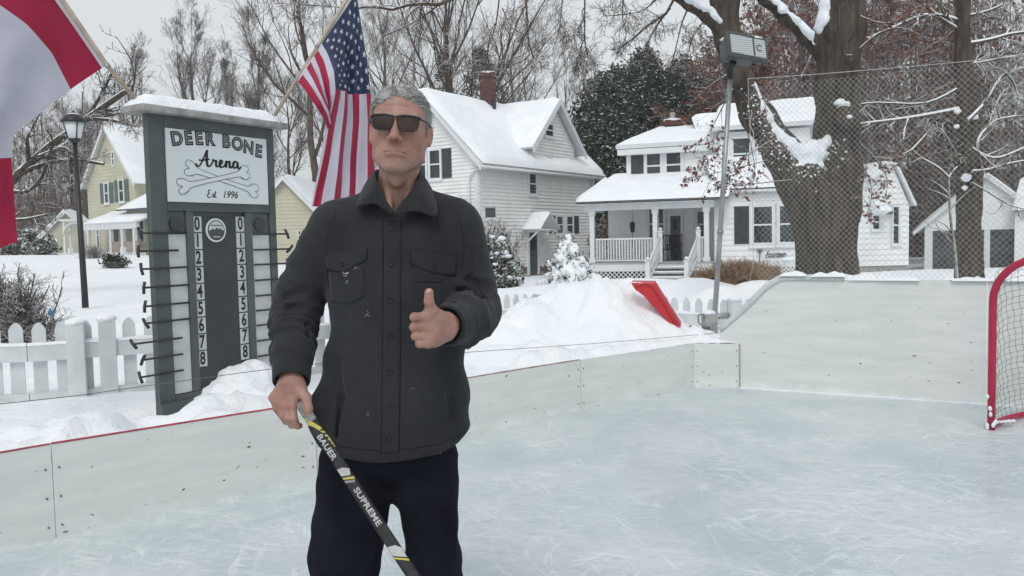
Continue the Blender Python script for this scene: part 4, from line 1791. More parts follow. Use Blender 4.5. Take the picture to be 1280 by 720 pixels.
# ------------------------------------------------------------------ picket fence, pole, scoop, wire, lamp, bushes
def make_fence():
 def gz(x, y):
  return float(snow_h(x, y))
 kn = [(-60, 5.85, .87), (27, 6.0, .85), (345, 6.8, .85), (590, 8.2, .847), (722, 9.5, .75), (912, 8.6, .71), (990, 8.9, .70)]
 pts = []
 for u, d, T in kn:
  x = P(u, 300, d)[0]
  pts.append((x, d, T))
 runs = [(0, 2, 'white picket fence running behind the scoreboard on the left', 'picket fence'),
   (2, 4, 'white picket fence slanting back behind the snow heap', 'picket fence'),
   (4, 6, 'short white picket fence behind the red scoop and light pole', 'picket fence')]
 pitch, w, th = .142, .092, .018
 for ia, ib, label, cat in runs:
  t = thing('picket_fence', (pts[ia][0], pts[ia][1], .1), label, cat, 'picket fence runs round the rink')
  for k in range(ia, ib):
   a = np.array(pts[k])
   b = np.array(pts[k + 1])
   d2 = b[:2] - a[:2]
   L = np.linalg.norm(d2)
   d2 = d2 / L
   n = np.array([d2[1], -d2[0]])  # to the camera
   pz = pitch if k != 4 else .128
   cnt = int(L / pz)
   first = (k == ia)

   def f(s, z, q):
    return (a[0] + d2[0] * s + n[0] * q, a[1] + d2[1] * s + n[1] * q, z)
   Tz = lambda s: a[2] + (b[2] - a[2]) * s / L
   # rails in front of the pickets
   rl = MB()
   for zo, hh in ((-.285, .115), (-.62, .10)):
    rl.prism([(0, Tz(0) + zo), (L, Tz(L) + zo), (L, Tz(L) + zo + hh), (0, Tz(0) + zo + hh)], f, .002, .04)
   rl.build_split('rail', M['fence'], t)
   sr = MB()
   for zo, hh, th2 in ((-.285, .115, .022),):
    NN = int(L / .03)
    rows = []
    for i in range(NN + 1):
     s = L * i / NN
     zb = Tz(s) + zo + hh + .001
     hgt = th2 + .014 * mnoise.noise(Vector((s * 6 + k * 9, 1, 3)))
     rows.append([f(s, zb, .043), f(s, zb + hgt * .8, .036), f(s, zb + hgt, .02), f(s, zb + hgt * .9, -.0), f(s, zb, -.004)])
    vs = [p for r in rows for p in r]
    sr.add(vs, [(i * 5 + j, (i + 1) * 5 + j, (i + 1) * 5 + j + 1, i * 5 + j + 1) for i in range(NN) for j in range(4)], 0, True)
   sr.build('snow_on_rail', M['snow'], t)
   posts = {0: [.75], 1: [.62, 2.2], 2: [1.3], 3: [.62], 4: [1.0], 5: [.05]}[k]
   if k == 1:
    q = P(133, 400, 6.12)
    posts = [float((q[:2] - a[:2]) @ d2), 2.3]
   if k == 3:
    q = P(671, 367, 9.0)
    posts = [float((q[:2] - a[:2]) @ d2)]
   for i in range(cnt):
    s = (i + .5) * L / cnt
    if any(abs(s - p_) < .075 for p_ in posts):
     continue
    T = Tz(s)
    m = MB()
    hw = w / 2 * (1 if k < 3 else .82)
    jz = .006 * mnoise.noise(Vector((s * 20, k, 0)))
    T += jz
    m.prism([(s - hw, .0), (s + hw, .0), (s + hw, T - .055), (s + hw * .72, T - .028), (s + hw * .3, T - .006), (s, T), (s - hw * .3, T - .006), (s - hw * .72, T - .028), (s - hw, T - .055)], f, -.018, 0)
    m.build('picket', M['fence'], t)
   for p_ in posts:
    m = MB()
    T = Tz(p_)
    mm = Matrix(((d2[0], n[0], 0, a[0]), (d2[1], n[1], 0, a[1]), (0, 0, 1, 0), (0, 0, 0, 1)))
    m.bbox((p_ - .06, -.05, -.05), (p_ + .06, .06, T - .01), .006, 0, mm)
    m.build('post', M['fence'], t)
    m = MB()
    c = f(p_, T + .0, .005)
    m.blob(c, (.075, .07, .03), k, 2, .15)
    m.build('snow_cap', M['snow'], t)


def make_pole_light():
 b = P(893, 402, 8.2)
 top = P(913, 92, 8.2)
 t = thing('light_pole', (b[0], b[1], .3), 'leaning grey steel light pole at the rink corner', 'light pole')
 d = (top - b)
 mb = MB()
 mb.tube([b - d * .12, b, b + d * .5, top], [.027, .027, .025, .024], 12)
 mb.tube([b + d * .36 + np.array([0, 0, 0]), b + d * .37], [.036, .036], 12)
 mb.build('pole', M['steel'], t)
 m2 = MB()
 m2.tube([b + d * .02 + np.array([-.03, -.01, 0]), b + d * .02 + np.array([.14, -.01, .01])], .03, 8)
 m2.build('clamp', M['steel'], t)
 # cables beside the pole
 m3 = MB()
 m3.tube(smooth_poly([top + np.array([-.04, 0, .05]), top + np.array([-.09, 0, -.05]), top + np.array([-.055, 0, -.2]), top - d * .12 + np.array([-.03, -.03, 0])], 5), .005, 5)
 m3.build('cable', M['wire'], t)
 # floodlight head
 c = P(925, 65, 8.2)
 h = thing('floodlight', c, 'grey rectangular floodlight with snow on its top, mounted on the pole', 'floodlight')
 rot = Matrix.Rotation(R_(24), 4, 'Z') @ Matrix.Rotation(R_(-14), 4, 'X') @ Matrix.Rotation(R_(5), 4, 'Y')
 T = Matrix.Translation(Vector(c)) @ rot
 body = MB()
 W, Hh, Dd = .235, .125, .10
 bm = bmesh.new()
 bmesh.ops.create_cube(bm, size=1)
 for v in bm.verts:
  k = 1.0 if v.co.y < 0 else .74
  v.co = Vector((v.co.x * 2 * W * k, v.co.y * 2 * Dd, v.co.z * 2 * Hh * k))
 bmesh.ops.bevel(bm, geom=bm.edges[:], offset=.025, segments=3, affect='EDGES')
 body.bm(bm, 0, False, T)
 body.build('housing', simple('floodlight_housing', (.075, .085, .088), .5, .2, 12), h)
 bz = MB()
 bz.bbox((-W - .008, -Dd - .022, -Hh - .008), (W + .008, -Dd + .012, Hh + .008), .018, 0, T)
 bezel = bz.build('bezel', simple('floodlight_bezel', (.055, .062, .065), .45, .2, 12), h)
 gl = MB()
 gl.bbox((-W + .028, -Dd - .028, -Hh + .028), (W - .022, -Dd - .006, Hh - .028), .012, 0, T)
 m = NT('floodlight_glass')
 p = m.coord()
 s = m.n('ShaderNodeSeparateXYZ', Vector=p)
 wv = m.n('ShaderNodeTexWave', _bands_direction='Z', Vector=p, Scale=14.0, Distortion=1.2, Detail=2).outputs[0]
 col = m.mix(m.ramp(wv, .3, .7), (.30, .33, .33), (.47, .51, .51))
 m.end(col, .12, .6)
 gl.build('lens', m.mat, h)
 lp = MB()
 lp.tube([T @ Vector((.13 + .03 * math.cos(a), -Dd - .0295, .03 * math.sin(a))) for a in np.linspace(0.6, 5.4, 12)], .006, 6)
 lp.box((.055, -Dd - .030, -.09), (.075, -Dd - .0275, .09), 0, T)
 lp.build('lamp_ring', M['ink_grey'], h)
 sc = MB()
 sc.blob(T @ Vector((.02, -.01, Hh + .012)), (.21, .10, .030), 3, 3, .12)
 sc.build('snow_cap', M['snow'], h)
 br = MB()
 bt = T @ Vector((-.09, .0, -Hh + .0))
 br.tube([bt, Vector(top) + Vector((0, 0, .06)), Vector(top) - Vector(d) * .02], [.032, .036, .036], 10)
 br.build('yoke', M['black_metal'], h)
 nut = MB()
 q = T @ Vector((.12, -.04, -Hh - .012))
 nut.blob(q, (.025, .02, .014), 2, 2, .1)
 nut.build('latch', M['black_metal'], h)


def make_scoop():
 # bent red channel half buried in the heap
 D = 7.55
 outer = [(789, 354), (818, 354.5), (851, 407), (846, 412)]
 inner = [(835, 402), (825, 391), (813, 380), (805, 370), (794, 362)]
 pts = outer + inner
 q = [P(u, v, D + (.0 if u > 830 else .0)) for u, v in pts]
 t = thing('red_scoop', q[0], 'bent red plastic scoop sticking out of the snow heap', 'snow scoop')
 mb = MB()
 k = len(q)
 front = [Vector(p) for p in q]
 back = [Vector(p) + Vector((.03, .12, .02)) for p in q]
 mb.add(front + back, [tuple(range(k))[::-1], tuple(range(k, 2 * k))] + [(i, (i + 1) % k, (i + 1) % k + k, i + k) for i in range(k)])
 o = mb.build('blade', M['red_plastic'], t)
 m2 = MB()
 rib = [P(u, v, D - .012) for u, v in ((794, 357), (815, 358), (844, 404))]
 m2.tube(smooth_poly(rib, 5), .008, 6)
 m2.build('edge_rib', M['red_plastic'], t)
 # snow dusted on the edge
 m3 = MB()
 for i in range(8):
  a = np.array(P(790, 354, D)) * (1 - i / 8) + np.array(P(816, 355.5, D)) * (i / 8)
  m3.blob(a + np.array([0, .05, .004]), (.03, .04, .008), i, 1, .2)
 m3.build('snow_dusting', M['snow'], t)


def make_wire():
 pts = [(905, 418, 7.75), (868, 421, 7.55), (760, 430, 6.9), (590, 443, 5.95), (395, 462, 5.0), (200, 481, 4.35), (90, 497, 4.0), (0, 508, 3.8), (-60, 515, 3.6)]
 # traced once: photo wire runs at about board height plus 15 cm
 pts = [(905, 415.5, 7.75), (760, 428, 6.9), (590, 440, 5.95), (395, 455, 5.05), (200, 480, 4.4), (100, 494, 4.1), (0, 505, 3.85), (-60, 512, 3.65)]
 w = [P(*p) for p in pts]
 mb = MB()
 mb.tube(smooth_poly(w, 6), .0022, 5)
 o = mb.build('guard_wire', M['wire'])
 tag(o, 'thin wire stretched along the low boards above the snow', 'wire')
 # block where it is anchored
 c = P(881, 402, 7.8)
 t = thing('anchor_block', c, 'grey wooden block with a wire hook at the rink corner', 'wooden block')
 m2 = MB()
 m2.bbox((c[0] - .02, c[1] - .06, c[2] - .12), (c[0] + .11, c[1] + .06, c[2] + .07), .01)
 m2.build('block', M['rough_wood'], t)
 m3 = MB()
 m3.tube([(c[0] - .05 + .03 * math.cos(a), c[1] - .07, c[2] + .05 + .03 * math.sin(a)) for a in np.linspace(-.5, 3.6, 10)] + [(c[0] - .075, c[1] - .07, c[2] + .0), (c[0] - .03, c[1] - .07, c[2] - .04), (c[0] + .0, c[1] - .06, c[2] - .05)], .006, 6)
 m3.tube([(c[0] - .16, c[1] - .07, c[2] - .03), (c[0] - .1, c[1] - .08, c[2] - .06), (c[0] + .03, c[1] - .07, c[2] - .05)], .012, 6)
 m3.build('hook', M['wire'], t)
 m4 = MB()
 m4.blob((c[0] + .04, c[1], c[2] + .08), (.07, .06, .03), 4, 2, .2)
 m4.build('snow_cap', M['snow'], t)


def make_lamp():
 b = P(106, 370, 14)
 top = P(92, 146, 14)
 t = thing('street_lamp', (b[0], b[1], b[2] - .15), 'black lantern street lamp standing in the snowy yard', 'street lamp')
 m = MB()
 neck = P(93.5, 178, 14)
 m.tube([b + np.array([0, 0, -.2]), b, neck], [.055, .052, .036], 12)
 m.build('post', M['black_metal'], t)
 c = neck
 m = MB()
 m.lathe([(.05, -.02), (.09, .03), (.10, .06)], c, 12)
 m.build('lantern_base', M['black_metal'], t)
 m = MB()
 m.lathe([(.095, .062), (.165, .33)], c, 4 * 4)
 mg = NT('lantern_glass')
 mg.end((.62, .66, .66), .35, .5)
 m.build('lantern_glass', mg.mat, t)
 m = MB()
 for k in range(4):
  a = math.pi / 4 + k * math.pi / 2
  m.tube([(c[0] + .10 * math.cos(a), c[1] + .10 * math.sin(a), c[2] + .06), (c[0] + .17 * math.cos(a), c[1] + .17 * math.sin(a), c[2] + .335)], .010, 5)
 m.lathe([(.20, .335), (.205, .35), (.16, .42), (.10, .46), (.03, .475)], c, 16)
 m.build('lantern_roof', M['black_metal'], t)
 m = MB()
 m.lathe([(.028, .474), (.03, .50), (.012, .53)], c, 10)
 m.build('finial', M['black_metal'], t)
 m = MB()
 m.blob((c[0], c[1], c[2] + .47), (.09, .09, .02), 5, 2, .2)
 m.build('snow_cap', M['snow'], t)
# ------------------------------------------------------------------ houses
class Wall:
 """vertical plane: origin (x,y), direction along s (unit), outward normal n toward the viewer"""

 def __init__(s, o, d, out=None):
  s.o = np.array(o[:2], float)
  s.d = np.array(d[:2], float)
  s.d /= np.linalg.norm(s.d)
  n = np.array([s.d[1], -s.d[0]])
  if out is None:
   out = -s.o
  if n @ np.array(out[:2]) < 0:
   n = -n
  s.n = n

 def f(s, a, z, k=0.0):
  p = s.o + s.d * a + s.n * k
  return (p[0], p[1], z)

 def px(s, u, v):
  d = ray(u, v)
  nn = np.array([s.d[1], -s.d[0]])
  t = (s.o @ nn) / (d[:2] @ nn)
  p = CAM + d * t
  return float((p[:2] - s.o) @ s.d), float(p[2])

 def shift(s, k):
  return Wall(s.o + s.n * k, s.d, s.n)


def clip_poly(poly, z, above):
 out = []
 n = len(poly)
 for i in range(n):
  a = poly[i]
  b = poly[(i + 1) % n]
  ia = (a[1] >= z) == above or a[1] == z
  ib = (b[1] >= z) == above or b[1] == z
  if ia:
   out.append(a)
  if ia != ib and abs(b[1] - a[1]) > 1e-9:
   t = (z - a[1]) / (b[1] - a[1])
   out.append((a[0] + (b[0] - a[0]) * t, z))
 return out


def siding(mb, wall, poly, expo=.115, th=.022, mi=0, depth=.15):
 """lap siding boards on a convex wall polygon, with a solid core behind"""
 mb.prism(poly, wall.f, -depth, -.004, mi)
 zs = [p[1] for p in poly]
 z = min(zs)
 while z < max(zs):
  q = clip_poly(clip_poly(poly, z, True), z + expo, False)
  if len(q) >= 3:
   vs = [wall.f(a, b, th * (1 - (b - z) / expo) + .001) for a, b in q]
   mb.add(vs, [tuple(range(len(vs)))], mi)
   lo = [p for p in q if abs(p[1] - z) < 1e-6]
   if len(lo) >= 2:
    a0, a1 = min(p[0] for p in lo), max(p[0] for p in lo)
    mb.add([wall.f(a0, z, 0), wall.f(a1, z, 0), wall.f(a1, z, th + .001), wall.f(a0, z, th + .001)], [(0, 1, 2, 3)], mi)
  z += expo


def rect(a0, z0, a1, z1):
 return [(a0, z0), (a1, z0), (a1, z1), (a0, z1)]


def window(parent, wall, u0, v0, u1, v1, frame=.09, sash=True, shutters=None, sill=True, raw=None, glass='glass', sw=None, snow=True, mull=0, shm='shutter'):
 if raw:
  a0, z0, a1, z1 = raw
 else:
  a0, z1 = wall.px(u0, v0)
  a1, z0 = wall.px(u1, v1)
 if a1 < a0:
  a0, a1 = a1, a0
 fr = MB()
 for r in (rect(a0 - frame, z0 - frame, a0, z1 + frame), rect(a1, z0 - frame, a1 + frame, z1 + frame), rect(a0 + .001, z1, a1 - .001, z1 + frame), rect(a0 + .001, z0 - frame, a1 - .001, z0)):
  fr.prism(r, wall.f, .001, .072)
 if sash:
  zm = (z0 + z1) / 2
  fr.prism(rect(a0, zm - .03, a1, zm + .03), wall.f, .041, .06)
 for i in range(mull):
  x = a0 + (a1 - a0) * (i + 1) / (mull + 1)
  fr.prism(rect(x - .015, z0, x + .015, z1), wall.f, .041, .052)
 if sill:
  fr.prism(rect(a0 - frame - .03, z0 - frame - .05, a1 + frame + .03, z0 - frame - .001), wall.f, .001, .095)
 o = fr.build('window', M['white_trim'], parent)
 gl = MB()
 gl.prism(rect(a0, z0, a1, z1), wall.f, .034, .040)
 gl.build('pane', M[glass], o)
 bl = random.Random(int(a0 * 100)).random()
 if sill and snow:
  sn = MB()
  sn.prism([(a0 - frame, z0 - frame), (a1 + frame, z0 - frame), (a1 + frame - .05, z0 - frame + .035), (a0 - frame + .05, z0 - frame + .035)], wall.f, .056, .09)
  sn.build('sill_snow', M['snow'], o)
 if shutters:
  w = sw or (a1 - a0) * .5
  for side in shutters:
   m = MB()
   x0 = a0 - frame - w - .02 if side == 'l' else a1 + frame + .02
   m.prism(rect(x0, z0 - .04, x0 + w, z1 + .05), wall.f, .005, .045)
   N = max(6, int((z1 - z0) / .09))
   for i in range(N):
    zz = z0 + (z1 - z0) * (i + .2) / N
    m.prism(rect(x0 + .05, zz, x0 + w - .05, zz + (z1 - z0) / N * .55), wall.f, .045, .058)
   m.build('shutter', M[shm], parent)
 return o


def slab(mb, pts, th, mi=0):
 """a 4-corner roof sheet extruded up along its own normal by th"""
 p = [Vector([float(c) for c in q]) for q in pts]
 n = (p[1] - p[0]).cross(p[2] - p[0]).normalized()
 if n.z < 0:
  n = -n
 k = len(p)
 v = p + [q + n * th for q in p]
 mb.add(v, [tuple(range(k)), tuple(range(k, 2 * k))] + [(i, (i + 1) % k, (i + 1) % k + k, i + k) for i in range(k)], mi)


def snow_sheet(mb, pts, th, seed=0, nu=26, nv=14, lift=0.0, smooth_edge=.12):
 """a soft uneven quilt of snow on a 4-corner sheet (p0,p1 eave; p2,p3 ridge)"""
 p = [np.array([float(c) for c in q]) for q in pts]
 n = np.cross(p[1] - p[0], p[3] - p[0])
 n /= np.linalg.norm(n)
 if n[2] < 0:
  n = -n
 vs = []
 for j in range(nv + 1):
  b = j / nv
  for i in range(nu + 1):
   a = i / nu
   q = (p[0] * (1 - a) + p[1] * a) * (1 - b) + (p[3] * (1 - a) + p[2] * a) * b
   e = min(a, 1 - a) * nu / 1.4
   eb = b * nv / 1.2
   k = min(1, e) ** .5 * min(1, eb) ** .5 if smooth_edge else 1
   nz = mnoise.noise(Vector((q[0] * .7, q[1] * .7, q[2] * .7 + seed))) * .28 + mnoise.noise(Vector((q[0] * 2.2, q[1] * 2.2, q[2] * 2.2 + seed))) * .12
   h = th * (1 + nz) * k + lift
   vs.append(q + n * h)
 b0 = len(vs)
 W = nu + 1
 fs = [(j * W + i, j * W + i + 1, (j + 1) * W + i + 1, (j + 1) * W + i) for j in range(nv) for i in range(nu)]
 mb.add(vs, fs, 0, True)
 # underside close
 mb.add([q + n * (lift * .5) for q in p], [(3, 2, 1, 0)], 0, False)


def chimney(parent, c, w, z0, z1, mat, pot=True):
 m = MB()
 m.box((c[0] - w / 2, c[1] - w / 2, z0), (c[0] + w / 2, c[1] + w / 2, z1))
 m.box((c[0] - w / 2 - .05, c[1] - w / 2 - .05, z1 - .22), (c[0] + w / 2 + .05, c[1] + w / 2 + .05, z1 - .08))
 o = m.build('chimney', mat, parent)
 s = MB()
 s.blob((c[0], c[1], z1 + .01), (w * .58, w * .58, .10), 3, 2, .15)
 s.build('chimney_snow', M['snow'], o)
 if pot:
  q = MB()
  q.tube([(c[0], c[1], z1), (c[0], c[1], z1 + .35)], .11, 10)
  q.build('chimney_pot', M['rough_wood'], o)


def make_house_a():
 K = P(597, 198, 34)[:2]
 E = P(742, 217, 42)[:2]
 a = (E - K)
 L = float(np.linalg.norm(a))
 a /= L
 b = np.array([-a[1], a[0]])
 W = 5.75
 G0, EV, RG = -.45, 4.72, 7.62
 t = thing('white_house', (K[0], K[1], G0), 'tall white two-storey house with brick chimney and snowy cross gable behind the man', 'house')
 side = Wall(K, a, -K)
 side = Wall(K, a, (0, -1) if True else None)
 gab = Wall(K, b, (-1, -1.2))
 # walls
 m = MB()
 siding(m, side, rect(0, G0 + .62, L, EV), .155, .04)
 m.build('side_wall', M['siding'], t)
 m = MB()
 siding(m, gab, [(0, G0 + .62), (W, G0 + .62), (W, EV), (W / 2, RG), (0, EV)], .155, .035)
 m.build('gable_wall', M['siding'], t)
 m = MB()
 far = Wall(K + a * L, b, a)
 m.prism([(0, G0), (W, G0), (W, EV), (W / 2, RG), (0, EV)], far.f, -.15, 0)
 back = Wall(K + b * W, a, b)
 m.prism(rect(0, G0, L, EV), back.f, -.15, 0)
 m.build('rear_walls', M['siding'], t)
 m = MB()
 m.prism(rect(.02, G0 - .3, L - .02, G0 + .62), side.f, -.2, -.01)
 m.prism(rect(.02, G0 - .3, W, G0 + .62), gab.f, -.2, -.01)
 m.build('foundation', M['brick_tan'], t)
 # corner boards, frieze
 m = MB()
 m.prism(rect(-.0, G0 + .62, .14, EV), side.f, .002, .05)
 m.prism(rect(L - .14, G0 + .62, L, EV), side.f, .002, .05)
 m.prism(rect(.0, G0 + .62, .14, EV), gab.f, .002, .05)
 m.prism(rect(.15, EV - .26, L - .15, EV - .02), side.f, .002, .045)
 m.build_split('corner_board', M['white_trim'], t)

 def W3(s, w, z):
  p = K + a * s + b * w
  return (p[0], p[1], z)
 ov, eo = .35, .42
 slope = (RG - EV) / (W / 2)
 ez = EV - eo * slope
 rt = RG + .12
 # roof boards
 m = MB()
 slab(m, [W3(-ov, -eo, ez + .12), W3(L + ov, -eo, ez + .12), W3(L + ov, W / 2, rt), W3(-ov, W / 2, rt)], .10)
 slab(m, [W3(-ov, W + eo, ez + .12), W3(L + ov, W + eo, ez + .12), W3(L + ov, W / 2 + .02, rt), W3(-ov, W / 2 + .02, rt)], .10)
 roof = m.build('roof', M['white_trim'], t)
 m = MB()
 snow_sheet(m, [W3(-ov - .02, -eo - .03, ez + .13), W3(L + ov + .02, -eo - .03, ez + .13), W3(L + ov + .02, W / 2, rt), W3(-ov - .02, W / 2, rt)], .17, 1, 40, 20, .11)
 snow_sheet(m, [W3(-ov - .02, W + eo, ez + .13), W3(L + ov, W + eo, ez + .13), W3(L + ov, W / 2, rt), W3(-ov, W / 2, rt)], .17, 2, 20, 10, .11)
 m.build('roof_snow', M['snow'], roof)
 # fascia / rake boards and gutter
 m = MB()
 for sgn, o in ((-1, -ov - .03), (1, L + ov + .03)):
  for (w0, w1) in ((-eo, W / 2), (W + eo, W / 2)):
   z0 = ez
   q = [W3(o, w0, z0 - .06), W3(o, w1, rt - .06), W3(o, w1, rt + .12), W3(o, w0, z0 + .12)]
   n = np.array([a[0], a[1], 0]) * .05 * sgn
   v = [np.array(x) for x in q] + [np.array(x) - n for x in q]
   m.add(v, [(0, 1, 2, 3), (7, 6, 5, 4), (0, 4, 5, 1), (1, 5, 6, 2), (2, 6, 7, 3), (3, 7, 4, 0)])
 m.build_split('rake_board', M['white_trim'], t)
 m = MB()
 m.tube([W3(-ov, -eo - .05, ez + .08), W3(L + ov, -eo - .05, ez + .08)], .065, 8)
 m.build('gutter', M['white_trim'], t)
 m = MB()
 gl = gab.f
 m.tube(smooth_poly([W3(-.0, -eo - .0, ez + .02), W3(-.12, .05, EV - .45), W3(-.12, .35, EV - .75), W3(-.12, .40, EV - 1.2), W3(-.12, .42, 1.0), W3(-.12, .42, -.2)], 3), .045, 8)
 m.tube([W3(L - .3, -eo, ez + .02), W3(L - .3, -.1, EV - .5), W3(L - .3, -.1, G0 + .2)], .045, 8)
 m.build_split('downspout', M['white_trim'], t)
 # cross gable
 sa, _ = side.px(690, 127)
 hw, zb = 2.2, EV + .1
 top = RG + .12
 m = MB()
 g = side.shift(.06)
 zlow = EV + 1.05
 siding(m, g, [(sa - hw + .35, EV - .25), (sa + hw - .35, EV - .25), (sa + hw - .35, zlow), (sa, top - .12), (sa - hw + .35, zlow)], .155, .035, depth=2.6)
 m.build('cross_gable_wall', M['siding'], t)

 def cg(s, k, z):
  p = K + a * s - b * k
  return (p[0], p[1], z)
 gs = (top - zlow) / (hw - .35)
 hl = hw + .15
 zl = top - gs * hl + .15
 m = MB()
 for sgn in (-1, 1):
  slab(m, [cg(sa + sgn * hl, .45, zl), cg(sa + sgn * hl, -W / 2 + .5, zl), cg(sa, -W / 2 - .4, top + .02), cg(sa, .45, top + .02)], .09)
 r2 = m.build('cross_gable_roof', M['white_trim'], t)
 m = MB()
 for sgn in (-1, 1):
  snow_sheet(m, [cg(sa + sgn * (hl + .02), .47, zl), cg(sa + sgn * (hl + .02), -W / 2 + .5, zl), cg(sa, -W / 2 - .4, top + .02), cg(sa, .47, top + .02)][::1], .15, 5 + sgn, 16, 12, .10)
 m.build('cross_gable_snow', M['snow'], r2)
 m = MB()
 for sgn in (-1, 1):
  q = [cg(sa + sgn * hl, .49, zl - .16), cg(sa, .49, top - .16), cg(sa, .49, top + .10), cg(sa + sgn * hl, .49, zl + .10)]
  v = [np.array(x) for x in q] + [np.array(x) + np.array([b[0], b[1], 0]) * .06 for x in q]
  m.add(v, [(0, 1, 2, 3), (7, 6, 5, 4), (0, 4, 5, 1), (1, 5, 6, 2), (2, 6, 7, 3), (3, 7, 4, 0)])
 m.build_split('cross_gable_rake', M['white_trim'], t)
 # windows on the side wall
 window(t, g, 681, 155, 690, 170.5, .10)
 window(t, side.shift(.06), 683, 197, 688.5, 214, .09)
 window(t, side, 660.5, 217.5, 669, 242, .11)
 window(t, side, 695, 271, 702.5, 291, .10, shutters='l', sw=.5)
 window(t, side, 707.5, 271, 715, 291, .10, shutters='r', sw=.5)
 window(t, side, 609, 262, 617, 272, .07)
 # gable windows
 window(t, gab, 538, 189, 551, 222, .10, shutters='l', sw=.5)
 window(t, gab, 522, 190, 533, 222, .10)
 window(t, gab, 533.5, 145, 540, 157, .10, snow=False)
 # door and little roofed hood
 a0, z1 = side.px(660, 291)
 a1, z0 = side.px(671, 340)
 m = MB()
 m.prism(rect(a0, z0, a1, z1), side.f, .0, .05)
 d = m.build('door', M['door'], t)
 m = MB()
 m.prism(rect(a0 + .15, (z0 + z1) / 2 + .1, a1 - .15, z1 - .15), side.f, .051, .056)
 m.build('door_pane', M['glass'], d)
 m = MB()
 for r in (rect(a0 - .14, z0 - .1, a0, z1), rect(a1, z0 - .1, a1 + .14, z1), rect(a0 - .14, z1 + .001, a1 + .14, z1 + .14)):
  m.prism(r, side.f, .001, .08)
 m.build('door_frame', M['white_trim'], t)
 ac = (a0 + a1) / 2
 hz = z1 + .12
 m = MB()
 hh, hwid = .72, .82
 dp = 1.0
 for sgn in (-1, 1):
  slab(m, [side.f(ac + sgn * hwid, hz, 0), side.f(ac + sgn * hwid, hz, dp), side.f(ac, hz + hh, dp), side.f(ac, hz + hh, 0)], .05)
 hr = m.build('door_hood', M['white_trim'], t)
 m = MB()
 for sgn in (-1, 1):
  snow_sheet(m, [side.f(ac + sgn * hwid, hz, 0), side.f(ac + sgn * hwid, hz, dp), side.f(ac, hz + hh, dp), side.f(ac, hz + hh, 0)], .06, 9 + sgn, 8, 6, .055)
 m.build('hood_snow', M['snow'], hr)
 m = MB()
 for sgn in (-1, 1):
  x = ac + sgn * (hwid - .12)
  m.tube([side.f(x, hz, dp - .15), side.f(x, hz - .65, .06)], .04, 6)
  m.tube([side.f(x, hz - .03, dp - .08), side.f(x, hz - .03, .05)], .045, 6)
 m.tube([side.f(ac - hwid, hz + .0, dp - .02), side.f(ac + hwid, hz + .0, dp - .02)], .04, 6)
 m.build('hood_bracket', M['white_trim'], hr)
 # chimney
 cc = K + a * 3.3 + b * (W / 2 + .2)
 pc = P(615, 110, 38)
 s_ = None
 best = None
 for s in np.linspace(0, L, 60):
  q = K + a * s + b * (W / 2 - .1)
  u = 640 + FPX * (q[0] / q[1])
  if best is None or abs(u - 615) < best[0]:
   best = (abs(u - 615), q)
 q = best[1]
 z1 = float(P(615, 92, q[1])[2])
 chimney(t, q, .74, RG - .8, z1, M['brick_red'], False)
 m = MB()
 c = K + a * (sa - 1.5) + b * (W / 2 - .6)
 m.tube([(c[0], c[1], RG - .6), (c[0], c[1], RG + .35)], .06, 8)
 m.build('vent_pipe', M['black_metal'], t)
 # lean-to roof at the left behind the man
 m = MB()
 low = Wall(K + b * .5 - a * 1.6, b, (-1, -1.2))
 zr = float(P(560, 232, 33)[2])
 q0 = gab.px(597, 245)
 slab(m, [W3(-2.2, .9, 2.35), W3(-2.2, W, 2.35), W3(0, W, 3.1), W3(0, .9, 3.1)], .1)
 slab_o = m.build('porch_roof', M['shingle'], t)
 m = MB()
 snow_sheet(m, [W3(-2.2, .85, 2.35), W3(-2.2, W, 2.35), W3(0, W, 3.1), W3(0, .85, 3.1)], .16, 4, 14, 8, .1)
 m.build('porch_snow', M['snow'], slab_o)
 m = MB()
 lw = Wall(K + b * 1.0 - a * 2.0, b, (-1, -1.2))
 siding(m, lw, rect(0, G0, W - 1.0, 2.4))
 m.build('porch_wall', M['siding'], t)


